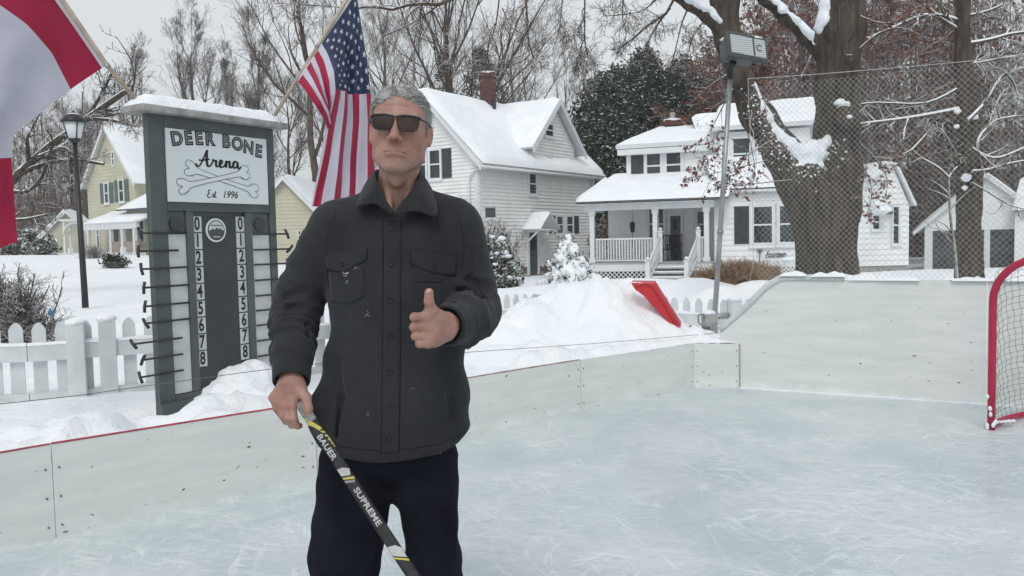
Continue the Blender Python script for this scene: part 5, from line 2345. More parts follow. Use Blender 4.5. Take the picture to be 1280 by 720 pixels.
def make_house_b():
 A = P(722, 258, 31.5)
 B = P(888, 247, 29.8)
 d = (B - A)[:2]
 d /= np.linalg.norm(d)
 f = Wall(A, d)                     # eave line plane of the porch
 GZ = -.4
 zE = 2.62
 t = thing('porch_house', (A[0], A[1], GZ), 'low white house with a railed front porch and snow covered roofs', 'house')
 post = f.shift(-.35)
 DZ = .44
 sL, _ = post.px(735, 320)
 sR, _ = post.px(893, 320)
 PD = 2.4                            # porch depth
 main = f.shift(-.35 - PD)
 mL, _ = main.px(779, 240)
 mR, _ = main.px(1084, 240)
 # main wall
 m = MB()
 eL = sL
 siding(m, main, rect(eL + .25, DZ - .1, mR, 3.0), .14, .02)
 m.build('front_wall', M['siding2'], t)
 # right part of the facade comes forward flush with the porch end
 fw = f.shift(-.9)
 wL, _ = fw.px(893, 300)
 wR, _ = fw.px(1066, 300)
 topz = 2.95
 m = MB()
 siding(m, fw, rect(wL, .22, wR, topz), .20, .028, depth=2.0)
 m.build('front_wing_wall', M['siding2'], t)
 m = MB()
 m.prism(rect(wL + .02, -.5, wR, .22), fw.f, -.2, -.02)
 m.build('foundation', M['brick_tan'], t)
 # porch deck
 m = MB()
 m.prism(rect(sL, DZ - .34, sR, DZ - .04), post.f, -.02, .04)
 m.build('deck_skirt', M['white_trim'], t)
 m = MB()
 m.prism(rect(sL - .02, DZ - .04, sR, DZ), post.f, -PD, .08)
 m.build('porch_deck', simple('porch_grey', (.35, .36, .36), .6, .15, 4), t)
 # lattice
 stL, _ = post.px(808, 340)
 stR, _ = post.px(868, 340)
 m = MB()
 z0, z1 = -.32, DZ - .345

 def lat(mb, wall, a0, a1, z0, z1, k=.01, pitch=.17, w=.022):
  h = z1 - z0
  x = a0 - h
  while x < a1:
   for sg in (1, -1):
    xs = x if sg == 1 else x + h
    p0 = (xs, z0)
    p1 = (xs + sg * h, z1)
    # clip to [a0,a1]
    def cl(p, q):
     out = []
     for r, o in ((p, q), (q, p)):
      rr = r
      if rr[0] < a0:
       tt = (a0 - rr[0]) / (o[0] - rr[0])
       rr = (a0, rr[1] + (o[1] - rr[1]) * tt)
      if rr[0] > a1:
       tt = (a1 - rr[0]) / (o[0] - rr[0])
       rr = (a1, rr[1] + (o[1] - rr[1]) * tt)
      out.append(rr)
     return out
    if max(p0[0], p1[0]) <= a0 or min(p0[0], p1[0]) >= a1:
     continue
    p0c, p1c = cl(p0, p1)
    kk = k + (.006 if sg == 1 else 0)
    q = [(p0c[0] - w, p0c[1]), (p0c[0] + w, p0c[1]), (p1c[0] + w, p1c[1]), (p1c[0] - w, p1c[1])]
    mb.prism(q, wall.f, kk, kk + .005)
   x += pitch
 lat(m, post, sL + .05, stL - .02, z0, z1)
 m.build('lattice', M['white_trim'], t)
 m = MB()
 m.prism(rect(sL, -.5, stL, z1), post.f, -.5, -.4)
 m.build('crawl_space_shade', M['ink_grey'], t)  # dark sheet behind the lattice, stands in for the shade under the deck
 # posts
 for u in (740, 818.8, 883):
  s, _ = post.px(u, 300)
  m = MB()
  for r in (.085,):
   m.prism(rect(s - r, DZ + .001, s + r, zE - .2), post.f, -.17, 0)
  m.prism(rect(s - .12, DZ + .001, s + .12, DZ + .16), post.f, -.2, .03)
  m.prism(rect(s - .12, zE - .36, s + .12, zE - .2), post.f, -.2, .03)
  m.build('porch_post', M['white_trim'], t)
 # beam
 m = MB()
 m.prism(rect(sL - .1, zE - .2, sR, zE + .02), post.f, -.2, .05)
 m.prism(rect(sL - .16, zE + .021, sR, zE + .06), post.f, -.2, .34)
 m.build('porch_beam', M['white_trim'], t)
 m = MB()
 endw = Wall(post.f(sL - .05, 0)[:2], -post.n, -d)
 m.prism(rect(0, zE - .2, PD, zE + .02), endw.f, -.15, 0)
 m.build('porch_side_beam', M['white_trim'], t)
 # porch ceiling
 m = MB()
 m.prism(rect(sL, zE + .03, sR, zE + .05), post.f, -PD, -.2)
 m.build('porch_ceiling', M['white_trim'], t)
 # porch roof: shed, from eave to main wall, hipped at the left
 zT = 3.75
 eve = f.shift(.05)
 roofR = sR + .55
 p0 = eve.f(sL - .35, zE + .08)
 p1 = eve.f(roofR, zE + .08)
 p2 = main.f(roofR, zT)
 p3 = main.f(main.px(790, 232)[0] - .9, zT)
 m = MB()
 slab(m, [p0, p1, p2, p3], .07)
 q = main.f(sL - .35, zE + .08)
 m.add([p0, p3, q], [(0, 1, 2)])
 rf = m.build('porch_roof', M['shingle'], t)
 m = MB()
 snow_sheet(m, [p0, p1, p2, p3], .17, 3, 34, 14, .075)
 q2 = np.array(q)
 snow_sheet(m, [q2, np.array(p0), np.array(p3), np.array(p3) + np.array([-.001, 0.01, 0])], .17, 3, 10, 10, .075)
 m.build('porch_roof_snow', M['snow'], rf)
 # railings
 rt, rb = DZ + .92, DZ + .10

 def rail(wall, a0, a1, zt=rt, zb=rb):
  m = MB()
  m.prism(rect(a0, zt - .06, a1, zt), wall.f, -.11, -.03)
  m.prism(rect(a0, zb - .05, a1, zb), wall.f, -.11, -.03)
  o = m.build('railing', M['white_trim'], t)
  n = int((a1 - a0) / .105)
  m = MB()
  for i in range(n):
   s = a0 + (a1 - a0) * (i + .5) / n
   m.prism(rect(s - .02, zb, s + .02, zt - .06), wall.f, -.09, -.05)
  bo = m.build('baluster', M['white_trim'], o)
  bo['kind'] = 'stuff'
 sA, _ = post.px(741, 300)
 sB, _ = post.px(818, 300)
 rail(post, sA + .09, sB - .09)
 sC, _ = post.px(875, 300)
 sD, _ = post.px(883, 300)
 rail(post, sC, sD - .09)
 lw = Wall(post.f(sL, 0)[:2], -post.n, -d)
 rail(lw, .1, PD)
 # stairs
 n = 4
 m = MB()
 for i in range(n):
  z = DZ - .04 - (i + 1) * .175
  m.prism(rect(stL + .1, z - .02, stR - .05, z + .03), post.f, .08 + i * .28, .08 + (i + 1) * .28 + .03)
  m.prism(rect(stL + .12, z - .16, stR - .07, z - .021), post.f, .08 + i * .28, .08 + i * .28 + .03)
 m.build('stairs', simple('grey_stairs', (.42, .43, .43), .6, .15, 4), t)
 m = MB()
 for i in range(n):
  z = DZ - .01 - (i + 1) * .175
  m.prism([(stL + .12, z + .001), (stR - .07, z + .001), (stR - .2, z + .05), (stL + .25, z + .05)], post.f, .22 + i * .28, .08 + (i + 1) * .28)
 m.build('stair_snow', M['snow'], t)
 k2 = .08 + n * .28
 for (ua, ub) in ((825.5, 809.5), (873, 858)):
  s_, _ = post.px(ua, 300)
  w2 = post.shift(k2)
  s2, _ = w2.px(ub, 320)
  zt1 = DZ + 1.12
  zb2, zt2 = -.5, .50
  for (w_, s, za, zb_) in ((post, s_, DZ - .05, zt1), (w2, s2, zb2, zt2)):
   m = MB()
   m.prism(rect(s - .075, za, s + .075, zb_), w_.f, -.08, .07)
   m.prism(rect(s - .10, zb_, s + .10, zb_ + .04), w_.f, -.105, .095)
   c = w_.f(s, zb_ + .10, -.005)
   m.blob(c, (.075, .075, .075), 1, 2, 0)
   m.build('newel_post', M['white_trim'], t)
  a_ = np.array(post.f(s_, zt1 - .12, 0))
  b_ = np.array(w2.f(s2, zt2 - .12, 0))
  m = MB()
  m.tube([a_, b_], .04, 6)
  m.tube([a_ + np.array([0, 0, -.78]), b_ + np.array([0, 0, -.62])], .035, 6)
  for i in range(1, 9):
   q = a_ * (1 - i / 9) + b_ * (i / 9)
   m.tube([q, q + np.array([0, 0, -.7])], .02, 5)
  m.build('stair_railing', M['white_trim'], t)
 # porch openings on main wall
 z0 = DZ + .05
 window(t, main, 812, 262, 817, 298, .10, sill=False)
 window(t, main, 824, 262, 829.5, 298, .10, sill=False)
 a0, z1 = main.px(838, 270)
 a1, _ = main.px(851, 270)
 m = MB()
 m.prism(rect(a0, DZ + .02, a1, z1), main.f, .0, .04)
 dd = m.build('door', simple('grey_door', (.10, .11, .12), .4, .2, 3), t)
 m = MB()
 for r in (rect(a0 - .1, DZ + .02, a0, z1), rect(a1, DZ + .02, a1 + .1, z1), rect(a0 - .1, z1 + .001, a1 + .1, z1 + .1)):
  m.prism(r, main.f, .001, .07)
 m.build('door_frame', M['white_trim'], t)
 m = MB()
 m.prism(rect(a0 + .12, DZ + 1.2, a1 - .12, z1 - .12), main.f, .041, .046)
 m.build('door_pane', M['glass'], dd)
 window(t, main, 872, 265, 880, 296, .16, sill=False)
 # second storey dormers on the main roof
 dm = f.shift(-2.55)
 dL, dT = dm.px(783, 191)
 dR, _ = dm.px(892, 180)
 m = MB()
 siding(m, dm, rect(dL, 3.3, dR, dT + .02), .16, .02, depth=3.2)
 m.build('dormer_wall', M['siding2'], t)
 window(t, dm, 809, 192, 825.5, 223, .13, shutters='l', sw=.5)
 window(t, dm, 833.5, 190, 851, 222, .13)
 # dormer roof
 e = dm.shift(.35)
 r0 = e.f(dL - .35, dT + .12)
 r1 = e.f(dR + .3, dT + .12)
 r2 = dm.f(dR + .3, dT + 1.1, -3.4)
 r3 = dm.f(dL + .6, dT + 1.1, -3.4)
 m = MB()
 slab(m, [r0, r1, r2, r3], .16)
 m.prism(rect(dL - .3, dT - .12, dR + .3, dT + .10), e.f, -.3, -.02)
 dr = m.build('dormer_roof', M['white_trim'], t)
 m = MB()
 snow_sheet(m, [r0, r1, r2, r3], .14, 7, 24, 10, .165)
 m.build('dormer_snow', M['snow'], dr)
 # main roof
 mrL = dR - 1.2
 g0 = f.shift(-.7)
 q0 = g0.f(g0.px(893, 250)[0], topz + .05)
 q1 = g0.f(g0.px(1063, 250)[0], topz + .05)
 q2 = g0.f(g0.px(1063, 250)[0] + .3, 6.3, -4.6)
 q3 = g0.f(mrL, 6.3, -4.6)
 m = MB()
 slab(m, [q0, q1, q2, q3], .1)
 b0 = g0.f(mrL, topz, -9.2)
 b1 = g0.f(g0.px(1063, 250)[0] + .3, topz, -9.2)
 slab(m, [b0, b1, q2, q3], .1)
 mr = m.build('main_roof', M['shingle'], t)
 m = MB()
 snow_sheet(m, [q0, q1, q2, q3], .16, 8, 30, 14, .105)
 snow_sheet(m, [b0, b1, q2, q3], .16, 9, 12, 8, .105)
 m.build('main_roof_snow', M['snow'], mr)
 m = MB()
 m.tube([g0.f(g0.px(893, 250)[0], topz + .02, .03), g0.f(g0.px(1063, 250)[0], topz + .02, .03)], .06, 8)
 m.build('gutter', M['white_trim'], t)
 # second dormer, higher and to the right, behind the pole
 d2 = f.shift(-2.2)
 eL, eT = d2.px(898, 168)
 eR, _ = d2.px(1012, 150)
 m = MB()
 siding(m, d2, rect(eL, 3.4, eR, eT + .05), .16, .02, depth=2.6)
 m.build('dormer_wall', M['siding2'], t)
 window(t, d2, 917, 174, 937, 211, .12)
 window(t, d2, 948, 173, 962, 209, .12)
 m = MB()
 s0 = d2.f(eL - .3, eT + .1, .35)
 s1 = d2.f(eR + .3, eT + .1, .35)
 s2 = d2.f(eR + .3, eT + 1.35, -3.2)
 s3 = d2.f(eL - .3, eT + 1.35, -3.2)
 slab(m, [s0, s1, s2, s3], .16)
 o = m.build('dormer_roof', M['white_trim'], t)
 m = MB()
 snow_sheet(m, [s0, s1, s2, s3], .14, 17, 24, 10, .165)
 m.build('dormer_snow', M['snow'], o)
 # chimney with pot
 cw = f.shift(-6)
 cs, cz = cw.px(840.5, 150)
 c = cw.f(cs, 0)
 chimney(t, c, .72, 4.6, float(P(840, 151, c[1])[2]), M['brick_red'], True)
 # big front windows of the wing
 window(t, fw, 942.5, 259, 965, 303, .16, shutters='l', sw=.52, mull=0)
 window(t, fw, 975, 258, 997, 302, .16, shutters='r', sw=.52)
 # script word on the wall
 vs, fs = text_geo('Fourteen', .30, .004, .35, 3)
 a_, z_ = fw.px(969.5, 318)
 m = MB()
 m.add([fw.f(a_ + v[0] * .62, z_ + v[1], .05) for v in vs], fs)
 m.prism(rect(a_ - .38, z_ - .115, a_ + .2, z_ - .10), fw.f, .045, .052)
 m.build('name_sign', M['ink'], t)
 m = MB()
 a2, z2 = fw.px(951, 316)
 m.prism(rect(a2 - .05, z2 - .35, a2 - .02, z2 + .05), fw.f, .05, .08)
 m.prism(rect(a2 - .12, z2 + .05, a2 + .06, z2 + .11), fw.f, .05, .12)
 m.build('wall_spigot', M['ink_grey'], t)
 # gable end on the right
 gw = Wall(P(1066, 335, 29.6)[:2], (1, .05))
 c0 = gw.px(1066, 335)[0]
 cl = [gw.px(1066, 333), gw.px(1135.5, 331), gw.px(1136, 256), gw.px(1116, 209), gw.px(1066, 240)]
 z0 = cl[0][1]
 cl[1] = (cl[1][0], z0)
 m = MB()
 siding(m, gw, cl, .20, .03, depth=6)
 m.build('gable_wall', M['siding2'], t)
 m = MB()
 m.prism(rect(cl[0][0], -.6, cl[1][0] - .03, z0), gw.f, -6, -.03)
 m.build('gable_foundation', M['rough_wood'], t)
 m = MB()
 A_, B_, C_ = cl[2], cl[3], (cl[4][0] - .6, cl[4][1] - .35)
 for (x, y) in ((A_, B_), (C_, B_)):
  dx = .12 if x is A_ else 0
  slab(m, [gw.f(x[0] + dx, x[1] - .05, .2), gw.f(y[0], y[1] + .08, .2), gw.f(y[0], y[1] + .08, -6), gw.f(x[0] + dx, x[1] - .05, -6)], .09)
 o = m.build('gable_roof', M['white_trim'], t)
 m = MB()
 for (x, y) in ((A_, B_), (C_, B_)):
  snow_sheet(m, [gw.f(x[0] + (.12 if x is A_ else 0), x[1] - .05, .2), gw.f(x[0], x[1] - .05, -6), gw.f(y[0], y[1] + .08, -6), gw.f(y[0], y[1] + .08, .2)], .13, 12, 12, 10, .095)
 m.build('gable_snow', M['snow'], o)
 window(t, gw, 1090.5, 269, 1098, 286, .07)
 window(t, gw, 1116, 259, 1122, 304, .07)
 m = MB()
 h0 = gw.px(1088, 266)
 h1 = gw.px(1100, 256)
 m.add([gw.f(h0[0], h0[1] + .1, .7), gw.f(h1[0] + .1, h0[1] + .1, .7), gw.f(h1[0] + .1, h1[1] + .1, .0), gw.f(h0[0], h1[1] + .1, .0),
           gw.f(h0[0], h0[1] + .04, .7), gw.f(h1[0] + .1, h0[1] + .04, .7), gw.f(h1[0] + .1, h1[1] - .4, .0), gw.f(h0[0], h1[1] - .4, .0)],
          [(0, 1, 2, 3), (4, 7, 6, 5), (0, 4, 5, 1), (1, 5, 6, 2), (0, 3, 7, 4)])
 m.build('window_awning', M['snow'], t)
 m = MB()
 a0, z0 = gw.px(1103, 268)
 m.prism(rect(a0, z0, a0 + .26, z0 + .2), gw.f, .05, .25)
 m.build('wall_light', M['ink_grey'], t)
 # porch furniture and lantern: things of their own
 mid = post.shift(-1.7)
 ch = None
 for i, (u, lab) in enumerate(((843, 'black metal porch chair nearest the top of the stairs'), (836, 'black metal porch chair left of the door on the porch'))):
  s, _ = mid.px(u, 320)
  rt_ = thing('porch_chair', mid.f(s, DZ), lab, 'chair', 'black chairs on the porch')
  def q(x, y, z):
   return mid.f(s + x, DZ + z, -y)
  m = MB()
  m.tube(smooth_poly([q(-.26, -.25, .02), q(-.28, 0, .06), q(-.26, .35, .02)], 4), .02, 6)
  m.tube(smooth_poly([q(.26, -.25, .02), q(.28, 0, .06), q(.26, .35, .02)], 4), .02, 6)
  m.build('rocker', M['black_metal'], rt_)
  for x in (-.25, .25):
   for y in (-.2, .22):
    m = MB()
    m.tube([q(x, y, .04), q(x, y, .62 if y < 0 else .42)], .018, 6)
    m.build('leg', M['black_metal'], rt_)
  m = MB()
  pts = [q(-.27, -.24, .42), q(.27, -.24, .42), q(.27, .26, .40), q(-.27, .26, .40)]
  slab(m, pts, .04)
  m.build('seat', M['black_metal'], rt_)
  m = MB()
  for j in range(7):
   x = -.24 + .08 * j
   m.tube([q(x, .24, .42), q(x * 1.05, .36, .98)], .013, 5)
  m.tube([q(-.28, .36, .99), q(.28, .36, .99)], .025, 6)
  m.build('backrest', M['black_metal'], rt_)
  for x in (-.27, .27):
   m = MB()
   m.tube([q(x, -.24, .63), q(x, .30, .62)], .022, 6)
   m.build('armrest', M['black_metal'], rt_)
 lt = post.shift(-1.2)
 s, z = lt.px(790.5, 285)
 lo = thing('hanging_lantern', lt.f(s, z), 'black lantern hanging from the porch ceiling on a hook', 'lantern')
 m = MB()
 c = lt.f(s, z)
 m.lathe([(.03, -.18), (.08, -.15), (.11, .12), (.03, .14)], c, 8)
 m.build('lantern_body', M['black_metal'], lo)
 m = MB()
 m.lathe([(.14, .141), (.10, .19), (.02, .26)], c, 8)
 m.build('lantern_top', M['black_metal'], lo)
 m = MB()
 m.tube([(c[0], c[1], c[2] + .26), (c[0], c[1], zE + .03)], .008, 5)
 m.tube([(c[0], c[1], c[2] - .18), (c[0] - .0, c[1], c[2] - .75)], .012, 5)
 m.build_split('hanger', M['black_metal'], lo)
 # white lattice bin in front of the wing
 bw = f.shift(1.0)
 c0, ct = bw.px(977, 325)
 c1, _ = bw.px(1002, 325)
 bt = thing('lattice_screen', bw.f(c0, -.4), 'small white arched lattice screen in front of the house wall', 'lattice screen')
 m = MB()
 lat(m, bw, c0, c1, -.25, ct - .02, 0, .13, .028)
 m.build('lattice', M['white_trim'], bt)
 m = MB()
 m.prism(rect(c0 - .03, -.3, c0, ct), bw.f, -.03, .03)
 m.prism(rect(c1, -.3, c1 + .03, ct), bw.f, -.03, .03)
 m.build('frame', M['white_trim'], bt)
 m = MB()
 m.blob(bw.f((c0 + c1) / 2, ct + .02, 0), ((c1 - c0) * .52, .08, .07), 4, 3, .1)
 m.build('snow_cap', M['snow'], bt)


def gable_block(t, o, dirv, W, D, z0, ze, zr, mat, ov=.3, expo=.13, snow=.16, out=None, name='gable_wall', trim=True):
 """gabled block: front gable from o along dirv, depth D behind; returns walls"""
 w = Wall(o, dirv, out)
 m = MB()
 siding(m, w, [(0, z0), (W, z0), (W, ze), (W / 2, zr), (0, ze)], expo, .02)
 m.build(name, mat, t)
 sl = Wall(w.f(0, 0)[:2], -w.n, -w.d)
 sr = Wall(w.f(W, 0)[:2], -w.n, w.d)
 for s_ in (sl, sr):
  m = MB()
  siding(m, s_, rect(.16, z0, D, ze), expo, .02)
  m.build('side_wall', mat, t)
 sg = (zr - ze) / (W / 2)
 eo = .3
 m = MB()
 A = (-eo, ze - eo * sg + .08)
 Bp = (W / 2, zr + .08)
 Cc = (W + eo, ze - eo * sg + .08)
 for x in (A, Cc):
  slab(m, [w.f(x[0], x[1], ov), w.f(Bp[0], Bp[1], ov), w.f(Bp[0], Bp[1], -D - ov), w.f(x[0], x[1], -D - ov)], .08)
 r = m.build('roof', M['white_trim'] if trim else M['shingle'], t)
 m = MB()
 for x in (A, Cc):
  snow_sheet(m, [w.f(x[0], x[1], ov + .02), w.f(x[0], x[1], -D - ov), w.f(Bp[0], Bp[1], -D - ov), w.f(Bp[0], Bp[1], ov + .02)], snow, 3, 18, 12, .085)
 m.build('roof_snow', M['snow'], r)
 m = MB()
 for x in (A, Cc):
  q = [(x[0], x[1] - .16), (Bp[0], Bp[1] - .16), (Bp[0], Bp[1] + .06), (x[0], x[1] + .06)]
  m.prism(q, w.f, ov - .04, ov + .015)
 m.build_split('rake_board', M['white_trim'], t)
 return w, sl, sr


def make_left_buildings():
 # pale yellow house
 dv = np.array([.824, -.566])
 o = P(110, 250, 51)[:2]
 t = thing('yellow_house', (o[0], o[1], 0), 'pale yellow gabled house with green shutters behind the street lamp', 'house')
 W, D = 5.2, 8
 w, sl, sr = gable_block(t, o, dv, W, D, .7, 5.35, 8.55, M['yellow'], .3, .2)
 window(t, w, 141, 191, 143.5, 206, .09, sill=False)
 window(t, w, 131.5, 230, 136.5, 253, .10, shutters='lr', sw=.42, shm='green_shutter')
 window(t, w, 149.5, 226, 155.5, 251, .10, shutters='lr', sw=.42, shm='green_shutter')
 window(t, w, 121.5, 277, 125.5, 311, .09, sill=False)
 # porch along the front
 pw = w.shift(1.6)
 a0, z1 = pw.px(103, 268)
 a1, _ = pw.px(170, 262)
 m = MB()
 slab(m, [pw.f(a0, 2.75), pw.f(a1, 2.75), w.f(a1, 3.35), w.f(a0, 3.35)], .1)
 r = m.build('porch_roof', M['white_trim'], t)
 m = MB()
 snow_sheet(m, [pw.f(a0, 2.75), pw.f(a1, 2.75), w.f(a1, 3.35), w.f(a0, 3.35)], .16, 2, 14, 6, .1)
 m.build('porch_snow', M['snow'], r)
 m = MB()
 m.prism(rect(a0 + .1, 2.45, a1 - .1, 2.74), pw.f, -.2, 0)
 m.build('porch_beam', M['white_trim'], t)
 for i in range(5):
  s = a0 + .4 + (a1 - a0 - .8) * i / 4
  if i in (1,):
   continue
  m = MB()
  m.prism(rect(s - .09, .7, s + .09, 2.45), pw.f, -.2, -.02)
  m.build('porch_post', M['white_trim'], t)
 m = MB()
 s3, _ = pw.px(131, 280)
 m.prism(rect(s3, .6, a1 - .1, 1.75), pw.f, -.15, -.05)
 m.build('porch_half_wall', M['tan'], t)
 m = MB()
 s4, _ = w.px(137, 300)
 s5, _ = w.px(148, 300)
 m.prism(rect(s4, .9, s5, 2.7), w.f, .0, .04)
 m.build('door', M['door'], t)
 # right wing with a low snowy roof
 o2 = np.array(w.f(W, 0)[:2]) + dv * 0 + np.array(w.n) * .6
 wing = Wall(o2, dv)
 m = MB()
 siding(m, wing, rect(0, .6, 4.5, 3.6), .2, .02, depth=5)
 m.build('wing_wall', M['yellow'], t)
 m = MB()
 p = [wing.f(-.4, 3.5, .4), wing.f(5, 3.5, .4), wing.f(5, 5.6, -3.5), wing.f(.4, 5.6, -3.5)]
 slab(m, p, .1)
 r = m.build('wing_roof', M['shingle'], t)
 m = MB()
 snow_sheet(m, p, .15, 2, 14, 6, .1)
 m.build('wing_snow', M['snow'], r)
 window(t, wing, 176, 272, 181, 302, .09, sill=False)
 # little garage with arched pergola
 o = P(52, 318, 58)[:2]
 t = thing('yellow_garage', (o[0], o[1], 0), 'small faded yellow garage with snowy roof far left', 'garage')
 w, sl, sr = gable_block(t, o, np.array([.94, .34]), 3.3, 6, .8, 2.2, 4.0, M['yellow_dim'], .25, .2)
 o = P(80, 318, 54)[:2]
 t = thing('garden_arch', (o[0], o[1], 0), 'grey arched garden trellis beside the faded yellow garage', 'trellis')
 aw = Wall(o, (1, .1))
 for s in (0.0, 1.5):
  m = MB()
  m.prism(rect(s, .7, s + .12, 3.2), aw.f, -.1, 0)
  m.prism(rect(s, .7, s + .12, 3.2), aw.f, -1.0, -.9)
  m.build('post', M['white_trim'], t)
 m = MB()
 arc = [(.75 + .72 * math.cos(a), 2.3 + .8 * math.sin(a)) for a in np.linspace(0, math.pi, 14)]
 for k in (0, -.9):
  m.tube([aw.f(x, z, k) for x, z in arc], .06, 6)
 for x, z in arc[::2]:
  m.tube([aw.f(x, z, 0), aw.f(x, z, -.9)], .03, 5)
 m.prism(rect(-.2, 3.2, 1.9, 3.34), aw.f, -1.1, .1)
 m.build('arch', M['white_trim'], t)
 # pale gabled outbuilding seen between scoreboard and man
 A = P(349, 229, 40)
 o = P(322, 300, 40)[:2]
 t = thing('yellow_outbuilding', (o[0], o[1], 0), 'pale yellow gabled outbuilding just right of the scoreboard', 'outbuilding')
 W = float(P(390, 265, 40)[0] - o[0] + .3)
 zr = float(A[2])
 ze = float(P(388, 262, 40)[2])
 w, sl, sr = gable_block(t, o, np.array([1, 0.0]), W - .2, 7, -.4, ze, zr + .2, M['yellow'], .3, .18)
 window(t, w, 373.5, 289, 376, 299, .05, sill=False)


def make_garage():
 o = P(1158, 330, 46)[:2]
 t = thing('white_garage', (o[0], o[1], -.2), 'white two-door garage with snowy gable behind the right tree', 'garage')
 W = 5.6
 w = Wall(o, (.87, -.49))
 ze = 1.62
 # gable above the header
 zh = 1.40
 m = MB()
 siding(m, w, [(-.1, zh), (W + .1, zh), (W + .1, ze + .1), (W / 2, 4.25), (-.1, ze + .1)], .14, .02, depth=.3)
 m.build('gable_wall', M['siding2'], t)
 m = MB()
 m.prism(rect(-.1, -1.4, .30, zh - .001), w.f, -.25, .0)
 m.prism(rect(W / 2 - .02, -1.4, W / 2 + .26, zh - .001), w.f, -.25, .0)
 m.prism(rect(W - .2, -1.4, W + .1, zh - .001), w.f, -.25, .0)
 m.build_split('pier', M['white_trim'], t)
 md = NT('dark_garage_door')
 p = md.pos()
 md.end(md.mix(md.ramp(md.noise(p, 2, 3), .4, .6), (.025, .03, .034), (.06, .066, .07)), .35, .5)
 for a0, a1 in ((.30, W / 2 - .02), (W / 2 + .26, W - .2)):
  m = MB()
  m.prism(rect(a0, -1.4, a1, zh - .001), w.f, -.2, -.12)
  for i in range(1, 4):
   z = -1.0 + 2.4 * i / 4
   m.prism(rect(a0, z - .012, a1, z + .012), w.f, -.12, -.10)
  for i in range(1, 4):
   x = a0 + (a1 - a0) * i / 4
   m.prism(rect(x - .012, -1.4, x + .012, zh - .01), w.f, -.099, -.09)
  m.build('garage_door', md.mat, t)
 sl = Wall(w.f(-.1, 0)[:2], -w.n, -w.d)
 m = MB()
 siding(m, sl, rect(.26, -1.4, 6, ze + .1), .14, .02)
 m.build('side_wall', M['siding2'], t)
 m = MB()
 p0, p1, p2 = (-.65, ze - .35), (W / 2, 4.35), (W + .65, ze - .35)
 for x in (p0, p2):
  slab(m, [w.f(x[0], x[1], .3), w.f(p1[0], p1[1], .3), w.f(p1[0], p1[1], -6), w.f(x[0], x[1], -6)], .09)
 r = m.build('roof', M['white_trim'], t)
 m = MB()
 for x in (p0, p2):
  snow_sheet(m, [w.f(x[0], x[1], .32), w.f(x[0], x[1], -6), w.f(p1[0], p1[1], -6), w.f(p1[0], p1[1], .32)], .12, 5, 12, 8, .095)
 m.build('roof_snow', M['snow'], r)
 m = MB()
 for x in (p0, p2):
  m.prism([(x[0], x[1] - .12), (p1[0], p1[1] - .14), (p1[0], p1[1] + .07), (x[0], x[1] + .07)], w.f, .26, .315)
 m.build_split('rake_board', M['white_trim'], t)
 # snowy roof corner at the frame edge
 q = P(1266, 275, 43)
 t = thing('shed', (q[0], q[1], 0), 'snow covered shed roof at the far right frame edge', 'shed')
 w = Wall(q[:2], (.86, -.5))
 m = MB()
 siding(m, w.shift(-.3), rect(0.1, -.8, 3, 2.25), .15, .02, depth=1.5)
 m.build('wall', M['siding2'], t)
 m = MB()
 pp = [w.f(-.05, 2.3), w.f(3.2, 2.3), w.f(3.2, 4.0, -2), w.f(.35, 4.0, -2)]
 slab(m, pp, .1)
 r = m.build('roof', M['shingle'], t)
 m = MB()
 snow_sheet(m, pp, .2, 4, 12, 8, .1)
 m.build('roof_snow', M['snow'], r)


def make_far_fence():
 t = thing('garden_fence', P(60, 322, 45), 'tiny white picket fence in front of the yellow house', 'picket fence')
 a = P(30, 322, 46)
 b = P(185, 321, 40)
 L = np.linalg.norm((b - a)[:2])
 w = Wall(a[:2], (b - a)[:2])
 z = lambda s: a[2] + (b[2] - a[2]) * s / L - .25
 m = MB()
 n = int(L / .2)
 for i in range(n):
  s = L * i / n
  m.prism([(s - .045, z(s) - .5), (s + .045, z(s) - .5), (s + .045, z(s) + .42), (s, z(s) + .5), (s - .045, z(s) + .42)], w.f, 0, .02)
 o = m.build('picket', M['white_trim'], t)
 o['kind'] = 'stuff'
 m = MB()
 m.prism([(0, z(0) + .2), (L, z(L) + .2), (L, z(L) + .3), (0, z(0) + .3)], w.f, -.04, -.001)
 m.build('rail', M['white_trim'], t)
 for u in (57, 88, 126, 154):
  s, _ = w.px(u, 320)
  m = MB()
  m.prism(rect(s - .10, z(s) - .5, s + .10, z(s) + .75), w.f, -.12, .08)
  m.build('post', M['white_trim'], t)
